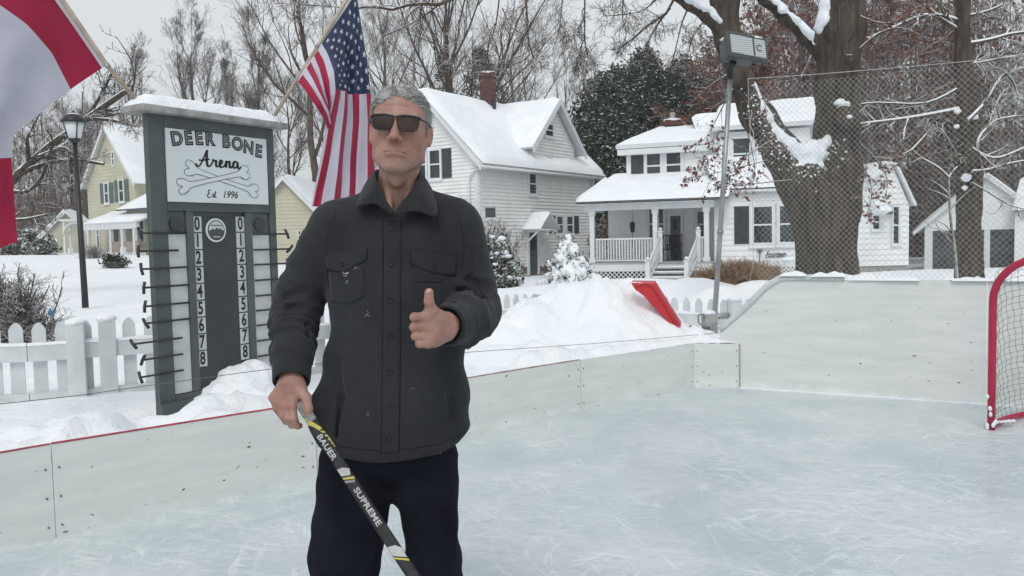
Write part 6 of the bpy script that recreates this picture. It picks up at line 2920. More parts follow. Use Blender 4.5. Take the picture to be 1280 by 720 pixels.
# ------------------------------------------------------------------ trees
def bare_tree(name, base, height, r0, label, seed, cat='tree', group=None, levels=None, mat='twig', trunk_mat=None, lean=(0, 0), fork=.3, leaves=0, minr=.008, dens=1.0, crown_w=1.0, up=.10):
 rng = np.random.default_rng(seed)
 b = np.array([float(c) for c in base])
 t = thing(name, b, label, cat, group)
 k = 9
 z = np.linspace(0, 1, k)
 P0 = np.zeros((1, k, 3))
 wob = np.cumsum(rng.normal(size=(k, 2)) * .02 * height, axis=0) * (z[:, None] ** .7)
 P0[0, :, 0] = b[0] + lean[0] * z * height + wob[:, 0] * .6
 P0[0, :, 1] = b[1] + lean[1] * z * height + wob[:, 1] * .6
 P0[0, :, 2] = b[2] - .3 + z * height * .86
 R0 = (r0 * (1 - .82 * z))[None]
 V, F = fast_tubes(P0, R0, 9)
 mesh_np('trunk', V, F, M[trunk_mat or mat], t)
 L0 = np.array([height * .62 * crown_w])
 Vs, Fs = [], []
 off = 0
 Pp, Rp, Lp = P0, R0, L0
 lv = levels or [(13, fork, 42, .95, .62, 8, .10, up), (8, .18, 40, .62, .55, 6, .14, .05), (7, .15, 42, .55, .6, 5, .2, .03), (5, .1, 45, .5, .7, 4, .28, .02)]
 tips = None
 for li, (per, t0, ang, ratio, rr, kp, wb, tr) in enumerate(lv):
  per = per * (dens if li > 1 else 1)
  Pc, Rc, Lc = sprout(rng, Pp, Rp, Lp, per, t0, ang, ratio, rr, kp, wb, tr, lmin=.2)
  Rc = np.maximum(Rc, minr)
  v, f = fast_tubes(Pc, Rc, 5 if li == 0 else (4 if li == 1 else 3))
  Vs.append(v)
  Fs.append(f + off)
  off += len(v)
  Pp, Rp, Lp = Pc, Rc, Lc
  tips = Pc
 mesh_np('branches', np.concatenate(Vs), np.concatenate(Fs), M[mat], t)
 if leaves:
  pts = tips.reshape(-1, 3)
  sel = rng.integers(0, len(pts), leaves)
  leaf_cards('leaves', pts[sel] + rng.normal(size=(leaves, 3)) * .12, .07, M['oak_leaf'], t, rng)
 return t


def leaf_cards(name, C, size, mat, parent, rng, elong=1.5, flat=0.0):
 n = len(C)
 a = norm_(rng.normal(size=(n, 3)))
 if flat:
  a[:, 2] *= (1 - flat)
  a = norm_(a)
 b = norm_(np.cross(a, rng.normal(size=(n, 3))))
 c = np.cross(a, b)
 s = size * (.6 + .8 * rng.random((n, 1)))
 e = s * elong
 bend = c * s * .35
 V = np.stack([C - a * e, C - b * s * .8 + bend, C + a * e, C + b * s * .8 + bend], 1).reshape(-1, 3)
 F = np.arange(n * 4).reshape(-1, 4)
 return mesh_np(name, V, F, mat, parent, smooth=False)


def make_maple():
 D = 12.0
 base = P(1036, 350, D)
 t = thing('maple_tree', (base[0], base[1], 0), 'huge forked tree trunk with snow in its crotch, right of the light pole', 'tree')
 pxm = D / FPX

 def q(u, v, d=D):
  return P(u, v, d)
 sd = Solid((2.3, 11.0, -.2), (6.2, 13.4, 6.6), .035)

 def bark(tt, X, Y, Z):
  a = np.arctan2(Y - 12.0, X - 4.6)
  return .024 * np.sin(a * 13 + Z * 1.6 + 2 * np.sin(Z * 2.1)) + .020 * fbm2(a * 7 + Z * .8, Z * 2.2, 3, 4) + .02 * np.sin(Z * 3.1 + X * 4)
 k = .22
 sd.chain([q(1036, 372), q(1036, 335), q(1034, 290), q(1030, 255), ], [38 * pxm, 31 * pxm, 31.5 * pxm, 35 * pxm], k, mod=bark)
 sd.chain([q(1022, 262), q(1003, 228), q(975, 190), q(948, 145), q(923, 100), q(909, 52), q(908, -5), q(912, -60)],
             [30 * pxm, 27 * pxm, 21 * pxm, 18 * pxm, 16 * pxm, 15 * pxm, 15 * pxm, 14 * pxm], .15, mod=bark)
 sd.chain([q(1044, 262, 12.1), q(1047, 215, 12.15), q(1047, 165, 12.2), q(1045, 105, 12.2), q(1053, 35, 12.2), q(1060, -60, 12.3)],
             [28 * pxm, 25 * pxm, 24.5 * pxm, 25 * pxm, 24 * pxm, 22 * pxm], .15, mod=bark)
 sd.ell(q(1056, 148, 11.8), (.20, .16, .20), .08)
 sd.ell(q(1063, 75, 11.85), (.07, .07, .09), .06)
 # limbs leaving the top
 sd.chain([q(1030, 70, 12.2), q(1008, 45, 12.0), q(984, 22, 11.9), q(956, -4, 11.8), q(930, -40, 11.8)], [11 * pxm, 9 * pxm, 8.5 * pxm, 8 * pxm, 8 * pxm], .1)
 sd.chain([q(1028, 60, 12.2), q(1030, 30, 12.0), q(1037, -5, 11.9), q(1045, -50, 11.8)], [9 * pxm, 8 * pxm, 7 * pxm, 7 * pxm], .08)
 sd.chain([q(905, 42, 12.0), q(885, 20, 11.9), q(862, 5, 11.8), q(835, -12, 11.6), q(800, -40, 11.4)], [9 * pxm, 8 * pxm, 7 * pxm, 6.5 * pxm, 6 * pxm], .08)
 V, F = sd.mesh()
 V = relax(V, F, 1)
 mesh_np('trunk', V, F, M['bark_big'], t)
 # snow caught in the fork and along the upper faces of the limbs
 bvh = BVHTree.FromPolygons([tuple(x) for x in V], [tuple(int(i) for i in f) for f in F])

 def on(u, v, off=0.0, dz=0.0):
  hit, n, i, dd = bvh.ray_cast(Vector(CAM), Vector(ray(u, v)).normalized())
  if hit is None:
   return P(u, v, 11.9)
  return np.array(hit) + np.array(n) * off + np.array([0, 0, dz])
 sn = Solid((2.3, 10.9, 1.6), (6.2, 13.2, 6.6), .022)

 def lump(tt, X, Y, Z):
  return .05 * fbm2(X * 9 + Y * 4, Z * 9, 3, 2)

 def lump3(X, Y, Z):
  return .05 * fbm2(X * 9 + Y * 4, Z * 9 + Y * 3, 3, 5)
 path = [(944, 102, 2), (950, 118, 3), (958, 138, 4.5), (968, 156, 5.5), (979, 170, 7), (990, 180, 8.5), (1001, 188, 11), (1013, 191, 14), (1024, 187, 11), (1031, 180, 5), (1034, 171, 2)]
 pp = [on(u, v, -.6 * r * pxm) for u, v, r in path]
 sn.chain(pp, [r * pxm for u, v, r in path], .06, mod=lump)
 sn.ell(on(1010, 200, -.10), (.25, .14, .13), .08, mod=lump3)
 sn.ell(on(1027, 198, -.08), (.13, .10, .10), .06, mod=lump3)
 sn.ell(on(1052, 129, -.03), (.12, .07, .055), .03, mod=lump3)
 sn.ell(on(1062, 146, -.02), (.05, .05, .03), .03)
 for pth in ([(1018, 58, 3), (1012, 45, 4), (998, 28, 4.5), (980, 12, 5), (962, -4, 5), (945, -25, 5)], [(1022, 40, 4), (1028, 24, 6), (1031, 8, 5), (1033, -6, 4)],
    [(900, 28, 3), (888, 15, 3.5), (868, 2, 4.5), (845, -10, 5), (820, -25, 5)]):
  pp = [on(u, v, -.35 * r * pxm, .02) for u, v, r in pth]
  sn.chain(pp, [r * pxm for u, v, r in pth], .05, mod=lump)
 sn.chain([on(1045, 197, -.01), on(1060, 199, -.01)], [.02, .03], .03, mod=lump)
 V2, F2 = sn.mesh()
 mesh_np('fork_snow', V2, F2, M['snow'], t)
 # loose crystals stuck to the bark round the fork
 rgs = np.random.default_rng(8)
 sp = MB()
 for k in range(420):
  j = rgs.integers(0, len(path))
  u = path[j][0] + rgs.normal() * 11
  v = path[j][1] + abs(rgs.normal()) * 17 + 2
  hit, n, i, dd = bvh.ray_cast(Vector(CAM), Vector(ray(u, v)).normalized())
  if hit is None:
   continue
  r = .004 + .014 * rgs.random() ** 2
  sp.blob(hit, (r * 1.3, r * .7, r), k, 1, .2)
 sp.build('snow_dusting', M['snow'], t)['kind'] = 'stuff'
 # hanging outer twigs of the crown overhead
 rng = np.random.default_rng(11)
 Vs, Fs = [], []
 off = 0
 mains = [
  ([(845, -12), (835, 15), (812, 30), (795, 45), (775, 60), (764, 62)], 11.5, 3.0),
  ([(838, 10), (822, 30), (812, 48), (805, 68), (800, 80)], 11.4, 2.4),
  ([(862, 6), (852, 30), (846, 55), (840, 80)], 11.5, 2.0),
  ([(830, -10), (805, 12), (780, 18), (755, 20)], 11.2, 1.8),
  ([(732, -30), (731, 5), (731, 48), (733, 62), (735, 72)], 9.5, 2.0),
  ([(731, 48), (724, 66), (727, 86), (731, 105)], 9.5, 1.3),
  ([(731, 20), (722, 36), (712, 42)], 9.5, 1.2),
  ([(655, -30), (659, 20), (661, 52), (667, 72)], 9.0, 2.6),
  ([(626, -20), (620, 30), (610, 60), (612, 85)], 9.3, 1.8),
  ([(628, 10), (640, 35), (655, 42)], 9.2, 1.3),
  ([(600, -30), (575, -8), (548, 6), (520, 4), (490, 12), (465, 8), (440, 12)], 10.5, 4.6),
  ([(548, 6), (530, 20), (505, 34), (478, 46)], 10.5, 2.0),
  ([(585, -15), (575, 25), (570, 60), (560, 80)], 10.2, 2.0),
  ([(705, -20), (700, 30), (694, 55)], 9.5, 1.4),
  ([(780, -15), (778, 20), (783, 42), (775, 60)], 10, 1.3),
  ([(440, 12), (425, 9), (380, 6), (345, 4)], 10.6, 1.6),
  ([(885, 20), (870, 40), (862, 60), (868, 90)], 11.8, 1.6),
  ([(905, -10), (870, -20), (820, -25), (770, -10)], 11.2, 3),
 ]
 for pts, d, r in mains:
  w = np.array(smooth_poly([P(u, v, d + .12 * math.sin(i * 2.1)) for i, (u, v) in enumerate(pts)], 3))
  K = 10
  x = np.linspace(0, len(w) - 1, K)
  i = np.minimum(x.astype(int), len(w) - 2)
  f = (x - i)[:, None]
  w = (w[i] * (1 - f) + w[i + 1] * f)[None]
  R = np.linspace(r, r * .45, K)[None] * d / FPX * .62
  L = np.array([np.linalg.norm(w[0, -1] - w[0, 0])])
  v, f_ = fast_tubes(w, R, 5)
  Vs.append(v)
  Fs.append(f_ + off)
  off += len(v)
  Pp, Rp, Lp = w, R, L
  for per, ratio in ((11, .42), (5, .5), (3, .5)):
   Pc, Rc, Lc = sprout(rng, Pp, Rp, Lp, per, .12, 48, ratio, .6, 5, .16, -.03, lmin=.10)
   Rc = np.maximum(Rc, .0024)
   v, f_ = fast_tubes(Pc, Rc, 3)
   Vs.append(v)
   Fs.append(f_ + off)
   off += len(v)
   Pp, Rp, Lp = Pc, Rc, Lc
 mesh_np('hanging_branches', np.concatenate(Vs), np.concatenate(Fs), M['twig'], t)
 # low twigs with a few leaves left, around the fork
 Vs, Fs, off = [], [], 0
 tips = []
 for pts, d, r in [
  ([(965, 175), (940, 190), (915, 205), (890, 200), (868, 196)], 11.2, 1.6),
  ([(915, 110), (895, 150), (880, 175), (862, 182)], 11.6, 1.4),
  ([(990, 225), (955, 228), (925, 232), (898, 226)], 11.3, 1.6),
  ([(925, 130), (945, 215), (930, 240)], 11.3, 1.2),
  ([(915, 90), (890, 105), (862, 130)], 11.8, 1.4),
  ([(1075, 180), (1095, 200), (1110, 225), (1105, 250)], 11.6, 1.5),
  ([(1075, 200), (1090, 235), (1085, 265)], 11.4, 1.3),
  ([(960, 200), (900, 215), (862, 222)], 11.0, 1.3),
  ([(1075, 60), (1100, 40), (1130, 35), (1160, 50)], 11.8, 2),
  ([(1075, 20), (1110, 30), (1150, 10)], 11.8, 2)]:
  w = np.array(smooth_poly([P(u, v, d) for u, v in pts], 3))
  K = 8
  x = np.linspace(0, len(w) - 1, K)
  i = np.minimum(x.astype(int), len(w) - 2)
  f = (x - i)[:, None]
  w = (w[i] * (1 - f) + w[i + 1] * f)[None]
  R = np.linspace(r, r * .4, K)[None] * d / FPX * .6
  L = np.array([np.linalg.norm(w[0, -1] - w[0, 0])])
  v, f_ = fast_tubes(w, R, 5)
  Vs.append(v); Fs.append(f_ + off); off += len(v)
  Pp, Rp, Lp = w, R, L
  for per, ratio in ((9, .42), (4, .5)):
   Pc, Rc, Lc = sprout(rng, Pp, Rp, Lp, per, .1, 50, ratio, .6, 5, .18, 0, lmin=.12)
   Rc = np.maximum(Rc, .003)
   v, f_ = fast_tubes(Pc, Rc, 3)
   Vs.append(v); Fs.append(f_ + off); off += len(v)
   Pp, Rp, Lp = Pc, Rc, Lc
  tips.append(Pp.reshape(-1, 3))
  mesh_np('low_branch', np.concatenate(Vs), np.concatenate(Fs), M['bark_limb'], t)
  Vs, Fs, off = [], [], 0
 tp = np.concatenate(tips)
 sel = rng.integers(0, len(tp), 900)
 leaf_cards('dead_leaves', tp[sel] + rng.normal(size=(900, 3)) * .03, .022, M['oak_leaf'], t, rng)


def traced_branches(parent, name, lst, mat, rng, sub=((6, .35), (3, .4)), minr=.004, rs=.6):
 Vs, Fs, off = [], [], 0
 for pts, d, r in lst:
  w = np.array(smooth_poly([P(p[0], p[1], d if len(p) < 3 else p[2]) for p in pts], 3))
  K = 10
  x = np.linspace(0, len(w) - 1, K)
  i = np.minimum(x.astype(int), len(w) - 2)
  f = (x - i)[:, None]
  w = (w[i] * (1 - f) + w[i + 1] * f)[None]
  R = np.linspace(r, r * .5, K)[None] * d / FPX
  L = np.array([np.linalg.norm(w[0, -1] - w[0, 0])])
  v, f_ = fast_tubes(w, R, 6)
  Vs.append(v); Fs.append(f_ + off); off += len(v)
  Pp, Rp, Lp = w, R, L
  for per, ratio in sub:
   Pc, Rc, Lc = sprout(rng, Pp, Rp, Lp, per, .15, 48, ratio, rs, 5, .17, .01, lmin=.15)
   Rc = np.maximum(Rc, minr)
   v, f_ = fast_tubes(Pc, Rc, 4)
   Vs.append(v); Fs.append(f_ + off); off += len(v)
   Pp, Rp, Lp = Pc, Rc, Lc
 return mesh_np(name, np.concatenate(Vs), np.concatenate(Fs), M[mat], parent)


def make_second_tree():
 D = 14.0
 base = P(1212, 350, D)
 t = thing('tall_tree', (base[0], base[1], 0), 'slim straight tree trunk with snowy limbs in front of the white garage', 'tree')
 px = D / FPX
 sd = Solid((6.6, 13.3, -.2), (8.6, 14.8, 7.4), .03)

 def bark(tt, X, Y, Z):
  a = np.arctan2(Y - 14.0, X - 7.7)
  return .010 * np.sin(a * 11 + Z * 2) + .008 * np.sin(a * 23 - Z * 3) + .012 * np.sin(Z * 4 + X * 3)
 sd.chain([P(1211, 375, D), P(1211, 330, D), P(1211, 260, D), P(1212, 200, D), P(1210, 150, D), P(1204, 90, D), P(1203, 0, D), P(1204, -70, D)],
             [19 * px, 15 * px, 14.5 * px, 14 * px, 12.5 * px, 10 * px, 8.5 * px, 8 * px], .06, mod=bark)
 sd.ell(P(1197, 200, D - .1), (.08, .08, .1), .05)
 sd.ell(P(1222, 145, D - .05), (.07, .07, .08), .05)
 V, F = sd.mesh()
 mesh_np('trunk', V, F, M['bark_big'], t)
 rng = np.random.default_rng(5)
 L = [([(1203, 28), (1180, 20), (1150, 20), (1118, 34), (1085, 48)], D, 3.4),
         ([(1204, 40), (1180, 26), (1160, 10), (1135, -8)], D, 3.2),
         ([(1205, 55), (1235, 50), (1265, 42), (1300, 38)], D, 3.2),
         ([(1205, 20), (1230, 15), (1255, 5)], D, 2.2),
         ([(1208, 134), (1180, 140), (1140, 147), (1100, 152), (1066, 156)], D, 3.6),
         ([(1206, 105), (1180, 120), (1150, 130), (1100, 128), (1075, 130)], D, 2.0),
         ([(1210, 150), (1230, 130), (1246, 104), (1258, 92), (1285, 84)], D - .5, 2.6),
         ([(1258, 92), (1268, 105), (1272, 125)], D - .5, 1.6),
         ([(1214, 185), (1226, 192), (1245, 198), (1268, 190), (1300, 176)], D - .6, 2.6),
         ([(1222, 190), (1224, 172), (1236, 158), (1250, 148), (1285, 144)], D - .6, 2.2),
         ([(1215, 214), (1235, 212), (1262, 204), (1300, 198)], D - .5, 2.4),
         ([(1250, 148), (1246, 130), (1256, 112)], D - .6, 1.5),
         ([(1214, 228), (1235, 240), (1262, 256), (1285, 262)], D - .5, 1.5),
         ([(1206, 196), (1200, 196), (1196, 194), (1180, 165), (1172, 160)], D, 1.5),
         ([(1205, 80), (1225, 78), (1255, 72), (1290, 66)], D, 1.8)]
 traced_branches(t, 'limbs', L, 'snowy_branch', rng, ((9, .35), (4, .45)), .004)
 sn = MB()
 for u, v, r in ((1197, 139, .06), (1219, 146, .06), (1208, 222, .09), (1206, 235, .05), (1196, 158, .05)):
  c = P(u, v, D - .22)
  sn.blob(c, (r, r * .6, r * .8), u, 2, .3)
 sn.build('snow_clump', M['snow'], t)
 # snowy sapling
 b = P(1192, 300, 13)
 t = thing('sapling', (b[0], b[1], 0), 'bare forked sapling coated in snow left of the slim trunk', 'sapling')
 L = [([(1196, 352), (1193, 310), (1190, 290), (1187, 255), (1186, 222)], 13, 2.4),
         ([(1186, 222), (1176, 212), (1164, 204), (1150, 196), (1140, 187)], 13, 1.9),
         ([(1186, 222), (1191, 214), (1197, 208)], 13, 1.5),
         ([(1140, 187), (1130, 192), (1123, 195)], 13, 1.1),
         ([(1140, 187), (1152, 174), (1162, 163)], 13, 1.4),
         ([(1190, 290), (1180, 280), (1170, 276)], 13, 1.0),
         ([(1192, 296), (1180, 290), (1160, 282)], 13, .9),
         ([(1194, 310), (1186, 300), (1176, 288)], 13, .9)]
 traced_branches(t, 'stems', L, 'snowy_branch', np.random.default_rng(9), ((3, .35),), .003)


def evergreen(base, h, w, seed, label, n=5200, group='tall evergreens between the houses', lean=0, mat='evergreen'):
 rng = np.random.default_rng(seed)
 b = np.array([float(c) for c in base])
 t = thing('evergreen_tree', b, label, 'evergreen', group)
 m = MB()
 m.tube([b + np.array([0, 0, -.3]), b + np.array([0, 0, h * .9])], [.22, .05], 8)
 m.build('trunk', M['bark_limb'], t)
 # clumps: drooping sprays around the axis
 nc = 420
 z = rng.random(nc) ** .8
 prof = np.interp(z, [0, .1, .35, .6, .8, .93, 1], [.85, 1, .97, .78, .50, .24, .03])
 a = rng.random(nc) * 2 * np.pi
 rr = w / 2 * prof * (.62 + .48 * rng.random(nc) ** .5)
 rr *= 1 + .14 * np.sin(a * 3 + z * 9 + seed) + .08 * np.sin(a * 7 - z * 21)
 C = np.stack([b[0] + rr * np.cos(a) + lean * z, b[1] + rr * np.sin(a), b[2] + .3 + z * h], -1)
 per = int(n * 3 / nc)
 src = np.repeat(np.arange(nc), per)
 out = np.stack([np.cos(a), np.sin(a), np.zeros(nc)], -1)[src]
 sp = rng.normal(size=(len(src), 3)) * np.array([.30, .30, .26]) * (w / 5.5)
 pts = C[src] + sp + out * (rng.random((len(src), 1)) * .2)
 pts[:, 2] -= np.linalg.norm(sp[:, :2], axis=1) * .35
 leaf_cards('crown', pts, .085 * (w / 5.0), M[mat], t, rng, 1.5)
 return t


def make_evergreens():
 spec = [(752, 100, 47, 5.2, 'broad rounded evergreen beside the white house gable'),
   (806, 70, 50, 5.4, 'tallest pointed evergreen behind the porch house'),
   (772, 88, 52, 5.0, 'dark evergreen peak between the broad one and the tallest one'),
   (850, 80, 51, 4.8, 'evergreen peak right of the tallest one, above the brick chimney'),
   (882, 102, 49, 4.2, 'lower evergreen at the right end of the dark row')]
 for i, (u, v, d, w, lab) in enumerate(spec):
  p = P(u, v, d)
  evergreen((p[0], d, -.3), p[2] + .1, w, 40 + i, lab, 5200)
 p = P(735, 150, 46)
 evergreen((p[0], 46, -.3), p[2], 3.4, 61, 'short evergreen tucked against the right corner of the tall white house', 3000)
 # spruces poking over the white house roof
 for i, (u, v, d, w, lab) in enumerate(((600, 62, 60, 4.0, 'dark spruce top behind the brick chimney of the tall white house'), (553, 68, 64, 3.2, 'thin spruce top behind the left roof slope of the tall white house'))):
  p = P(u, v, d)
  evergreen((p[0], d, -.3), p[2], w, 70 + i, lab, 2600, 'spruce tops behind the white house')


def make_bare_trees():
 G = 'bare trees behind the houses'
 # (u, top v, depth, radius, seed, label, kwargs)
 S = [
  (245, 18, 62, .30, 1, 'bare tree with upright brushy crown above the scoreboard roof', dict(up=.24, crown_w=.62, dens=1.5, fork=.15)),
  (325, 16, 60, .30, 2, 'bare upright tree just left of the striped flag', dict(up=.24, crown_w=.62, dens=1.5, fork=.15)),
  (178, 50, 64, .25, 3, 'smaller bare tree at the left of the upright pair', dict(up=.2, crown_w=.55)),
  (285, 60, 70, .22, 14, 'short bare tree between the two upright ones', dict(up=.22, crown_w=.5, dens=1.2)),
  (400, -60, 46, .30, 4, 'tall spreading bare tree behind the striped flag', dict(up=.10, crown_w=.9)),
  (566, -90, 56, .36, 5, 'wide spreading bare tree above the tall white house roof', dict(up=.08, crown_w=.95, fork=.28)),
  (640, -10, 62, .24, 6, 'bare tree leaning right over the cross gable', dict(up=.10, crown_w=.8, lean=(.02, 0))),
  (490, -40, 60, .24, 7, 'bare tree straight behind the man\'s head', dict(up=.12, crown_w=.8)),
  (120, 70, 72, .22, 8, 'thin bare tree beside the street lamp', dict(up=.18, crown_w=.6)),
  (370, 90, 52, .20, 9, 'small bare tree over the yellow outbuilding', dict(up=.15, crown_w=.8)),
  (450, 60, 66, .26, 21, 'bare tree low behind the left of the man\'s shoulder', dict(up=.15, crown_w=.8)),
  (700, 60, 74, .22, 22, 'faint bare tree right of the cross gable peak', dict(up=.12, crown_w=.7)),
 ]
 for u, v, d, r, seed, lab, kw in S:
  p = P(u, v, d)
  bx = P(u, 300, d)[0]
  u_ = kw.get('up', .1)
  if d > 50:
   kw['levels'] = [(15, kw.pop('fork', .18), 34 if u_ > .15 else 44, .95, .6, 8, .07, u_), (9, .12, 32, .62, .55, 7, .09, .6 * u_), (6.5, .1, 34, .6, .6, 6, .12, .4 * u_), (4.5, .1, 38, .58, .7, 5, .15, .02)]
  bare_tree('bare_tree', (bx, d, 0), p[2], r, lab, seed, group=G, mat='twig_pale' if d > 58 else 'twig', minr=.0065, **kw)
 # russet leaved trees right of the evergreens
 for u, v, d, r, seed, lab in ((905, 40, 44, .25, 31, 'russet leaved tree behind the light pole'), (990, -60, 46, .35, 32, 'tall russet leaved tree behind the forked trunk'),
                                  (1085, -40, 48, .3, 33, 'russet leaved tree just right of the forked trunk'), (868, 110, 46, .18, 34, 'small russet tree beside the brick chimney'),
                                  (940, 90, 43, .2, 35, 'low russet tree over the right dormer')):
  p = P(u, v, d)
  bare_tree('russet_tree', (P(u, 300, d)[0], d, 0), p[2], r, lab, seed, group='russet leaved trees', mat='twig_pale', leaves=2600, minr=.010, dens=.8, crown_w=.8)


def make_woods():
 rng = np.random.default_rng(77)
 # far wood: trunks and brush in depth, nobody could count it
 def wood(name, u0, u1, d0, d1, hfun, n, seed, kind_lab, dens=1.0, mat='wood_mass'):
  rg = np.random.default_rng(seed)
  Vs, Fs, off = [], [], 0
  u = u0 + (u1 - u0) * rg.random(n)
  d = d0 + (d1 - d0) * rg.random(n)
  x = (u - 640) / FPX * d
  H = np.array([hfun(a) for a in u]) * (.7 + .4 * rg.random(n))
  k = 6
  z = np.linspace(0, 1, k)
  P0 = np.zeros((n, k, 3))
  P0[:, :, 0] = x[:, None] + np.cumsum(rg.normal(size=(n, k)) * .25, 1)
  P0[:, :, 1] = d[:, None] + np.cumsum(rg.normal(size=(n, k)) * .25, 1)
  P0[:, :, 2] = -.4 + z[None] * H[:, None]
  R0 = (.06 + .12 * rg.random(n))[:, None] * (1 - .8 * z)[None]
  v, f = fast_tubes(P0, R0, 5)
  Vs.append(v); Fs.append(f + off); off += len(v)
  Pp, Rp, Lp = P0, R0, H * .4
  for per, ratio, mr, kp in ((12, .75, .022, 6), (7 * dens, .6, .014, 5), (4 * dens, .55, .012, 4)):
   Pc, Rc, Lc = sprout(rg, Pp, Rp, Lp, per, .05, 50, ratio, .6, kp, .2, .04, lmin=.4)
   Rc = np.maximum(Rc, mr)
   v, f = fast_tubes(Pc, Rc, 3)
   Vs.append(v); Fs.append(f + off); off += len(v)
   Pp, Rp, Lp = Pc, Rc, Lc
  o = mesh_np(name, np.concatenate(Vs), np.concatenate(Fs), M[mat])
  tag(o, kind_lab, 'woods', kind='stuff')
  return Pp.reshape(-1, 3), rg
 wood('woods', -420, 200, 70, 95, lambda a: 17 - 5 * max(0, (a - 60)) / 100, 115, 1, 'dense snowy brown woods far left behind the lamp')
 pts, rg = wood('woods', 850, 1420, 53, 70, lambda a: 9 + 12 * min(1, max(0, (a - 850)) / 150), 130, 2, 'dense snow dusted woods behind the netting on the right', 1.0)
 sel = rg.integers(0, len(pts), 34000)
 q = pts[sel]
 uu = q[:, 0] / q[:, 1] * FPX + 640
 q = q[(rg.random(len(q)) < np.clip((1330 - uu) / 330, .12, 1)) & (q[:, 2] > 3 + 3 * rg.random(len(q)))]
 o = leaf_cards('russet_leaves', q + rg.normal(size=q.shape) * .25, .125, M['oak_leaf'], None, rg)
 tag(o, 'russet leaves still hanging in the woods behind the forked tree', 'leaves', kind='stuff')
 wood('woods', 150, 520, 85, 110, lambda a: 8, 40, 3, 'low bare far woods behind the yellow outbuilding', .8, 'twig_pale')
 # earth bank under the wood so that it closes at its foot
 for (u0, u1, d, h, seed) in ((-650, 170, 100, 9.5, 3), (900, 1600, 72, 8.5, 4)):
  m = MB()
  n = 50
  vs = []
  for i in range(n + 1):
   u = u0 + (u1 - u0) * i / n
   e = min(1, min(i, n - i) / 6)
   for j in range(6):
    dd = d + j * 3.2
    z = -1 + (h * e) * math.sin(math.pi * min(1, j / 4) / 2) * (1 + .12 * mnoise.noise(Vector((i * .4, j, seed))))
    vs.append(((u - 640) / FPX * dd, dd, z))
  m.add(vs, [(i * 6 + j, (i + 1) * 6 + j, (i + 1) * 6 + j + 1, i * 6 + j + 1) for i in range(n) for j in range(5)], 0, True)
  o = m.build('hillside', M['hillside'])
  tag(o, kind='structure')


def bush(name, c, r, n, size, mat, label, seed, cat='bush', snow=0, group=None, twigs=60, tmat='twig', elong=1.5):
 rng = np.random.default_rng(seed)
 c = np.array([float(x) for x in c])
 t = thing(name, c, label, cat, group)
 k = 6
 az = rng.random(twigs) * 2 * np.pi
 el = rng.random(twigs) ** .7 * 1.3
 P0 = np.zeros((twigs, k, 3))
 d = np.stack([np.cos(az) * np.sin(el), np.sin(az) * np.sin(el), np.cos(el)], -1)
 p = np.repeat(c[None], twigs, 0)
 p = p + rng.normal(size=p.shape) * np.array([r[0], r[1], 0]) * .2
 rad = np.array(r)
 for i in range(k):
  P0[:, i] = p
  d = norm_(d + rng.normal(size=d.shape) * .18)
  p = p + d * rad / (k - 1) * (.75 + .4 * rng.random((twigs, 1)))
 R0 = np.full((twigs, 1), max(r) * .014) * np.linspace(1, .35, k)[None]
 Vs, Fs, off = [], [], 0
 v, f = fast_tubes(P0, R0, 4)
 Vs.append(v); Fs.append(f); off = len(v)
 L = np.full(twigs, float(np.mean(rad)))
 Pc, Rc, Lc = sprout(rng, P0, R0, L, 8, .15, 40, .5, .6, 5, .25, .02, lmin=.05)
 Rc = np.maximum(Rc, max(r) * .0035)
 v, f = fast_tubes(Pc, Rc, 3)
 Vs.append(v); Fs.append(f + off); off += len(v)
 Pd, Rd, Ld = sprout(rng, Pc, Rc, Lc, 4, .2, 40, .6, .7, 4, .3, .02, lmin=.04)
 Rd = np.maximum(Rd, max(r) * .0028)
 v, f = fast_tubes(Pd, Rd, 3)
 Vs.append(v); Fs.append(f + off)
 mesh_np('stems', np.concatenate(Vs), np.concatenate(Fs), M[tmat], t)
 if n:
  pts = np.concatenate([Pc.reshape(-1, 3), Pd.reshape(-1, 3)])
  sel = rng.integers(0, len(pts), n)
  leaf_cards('foliage', pts[sel] + rng.normal(size=(n, 3)) * size * .8, size, M[mat], t, rng, elong)
 return t


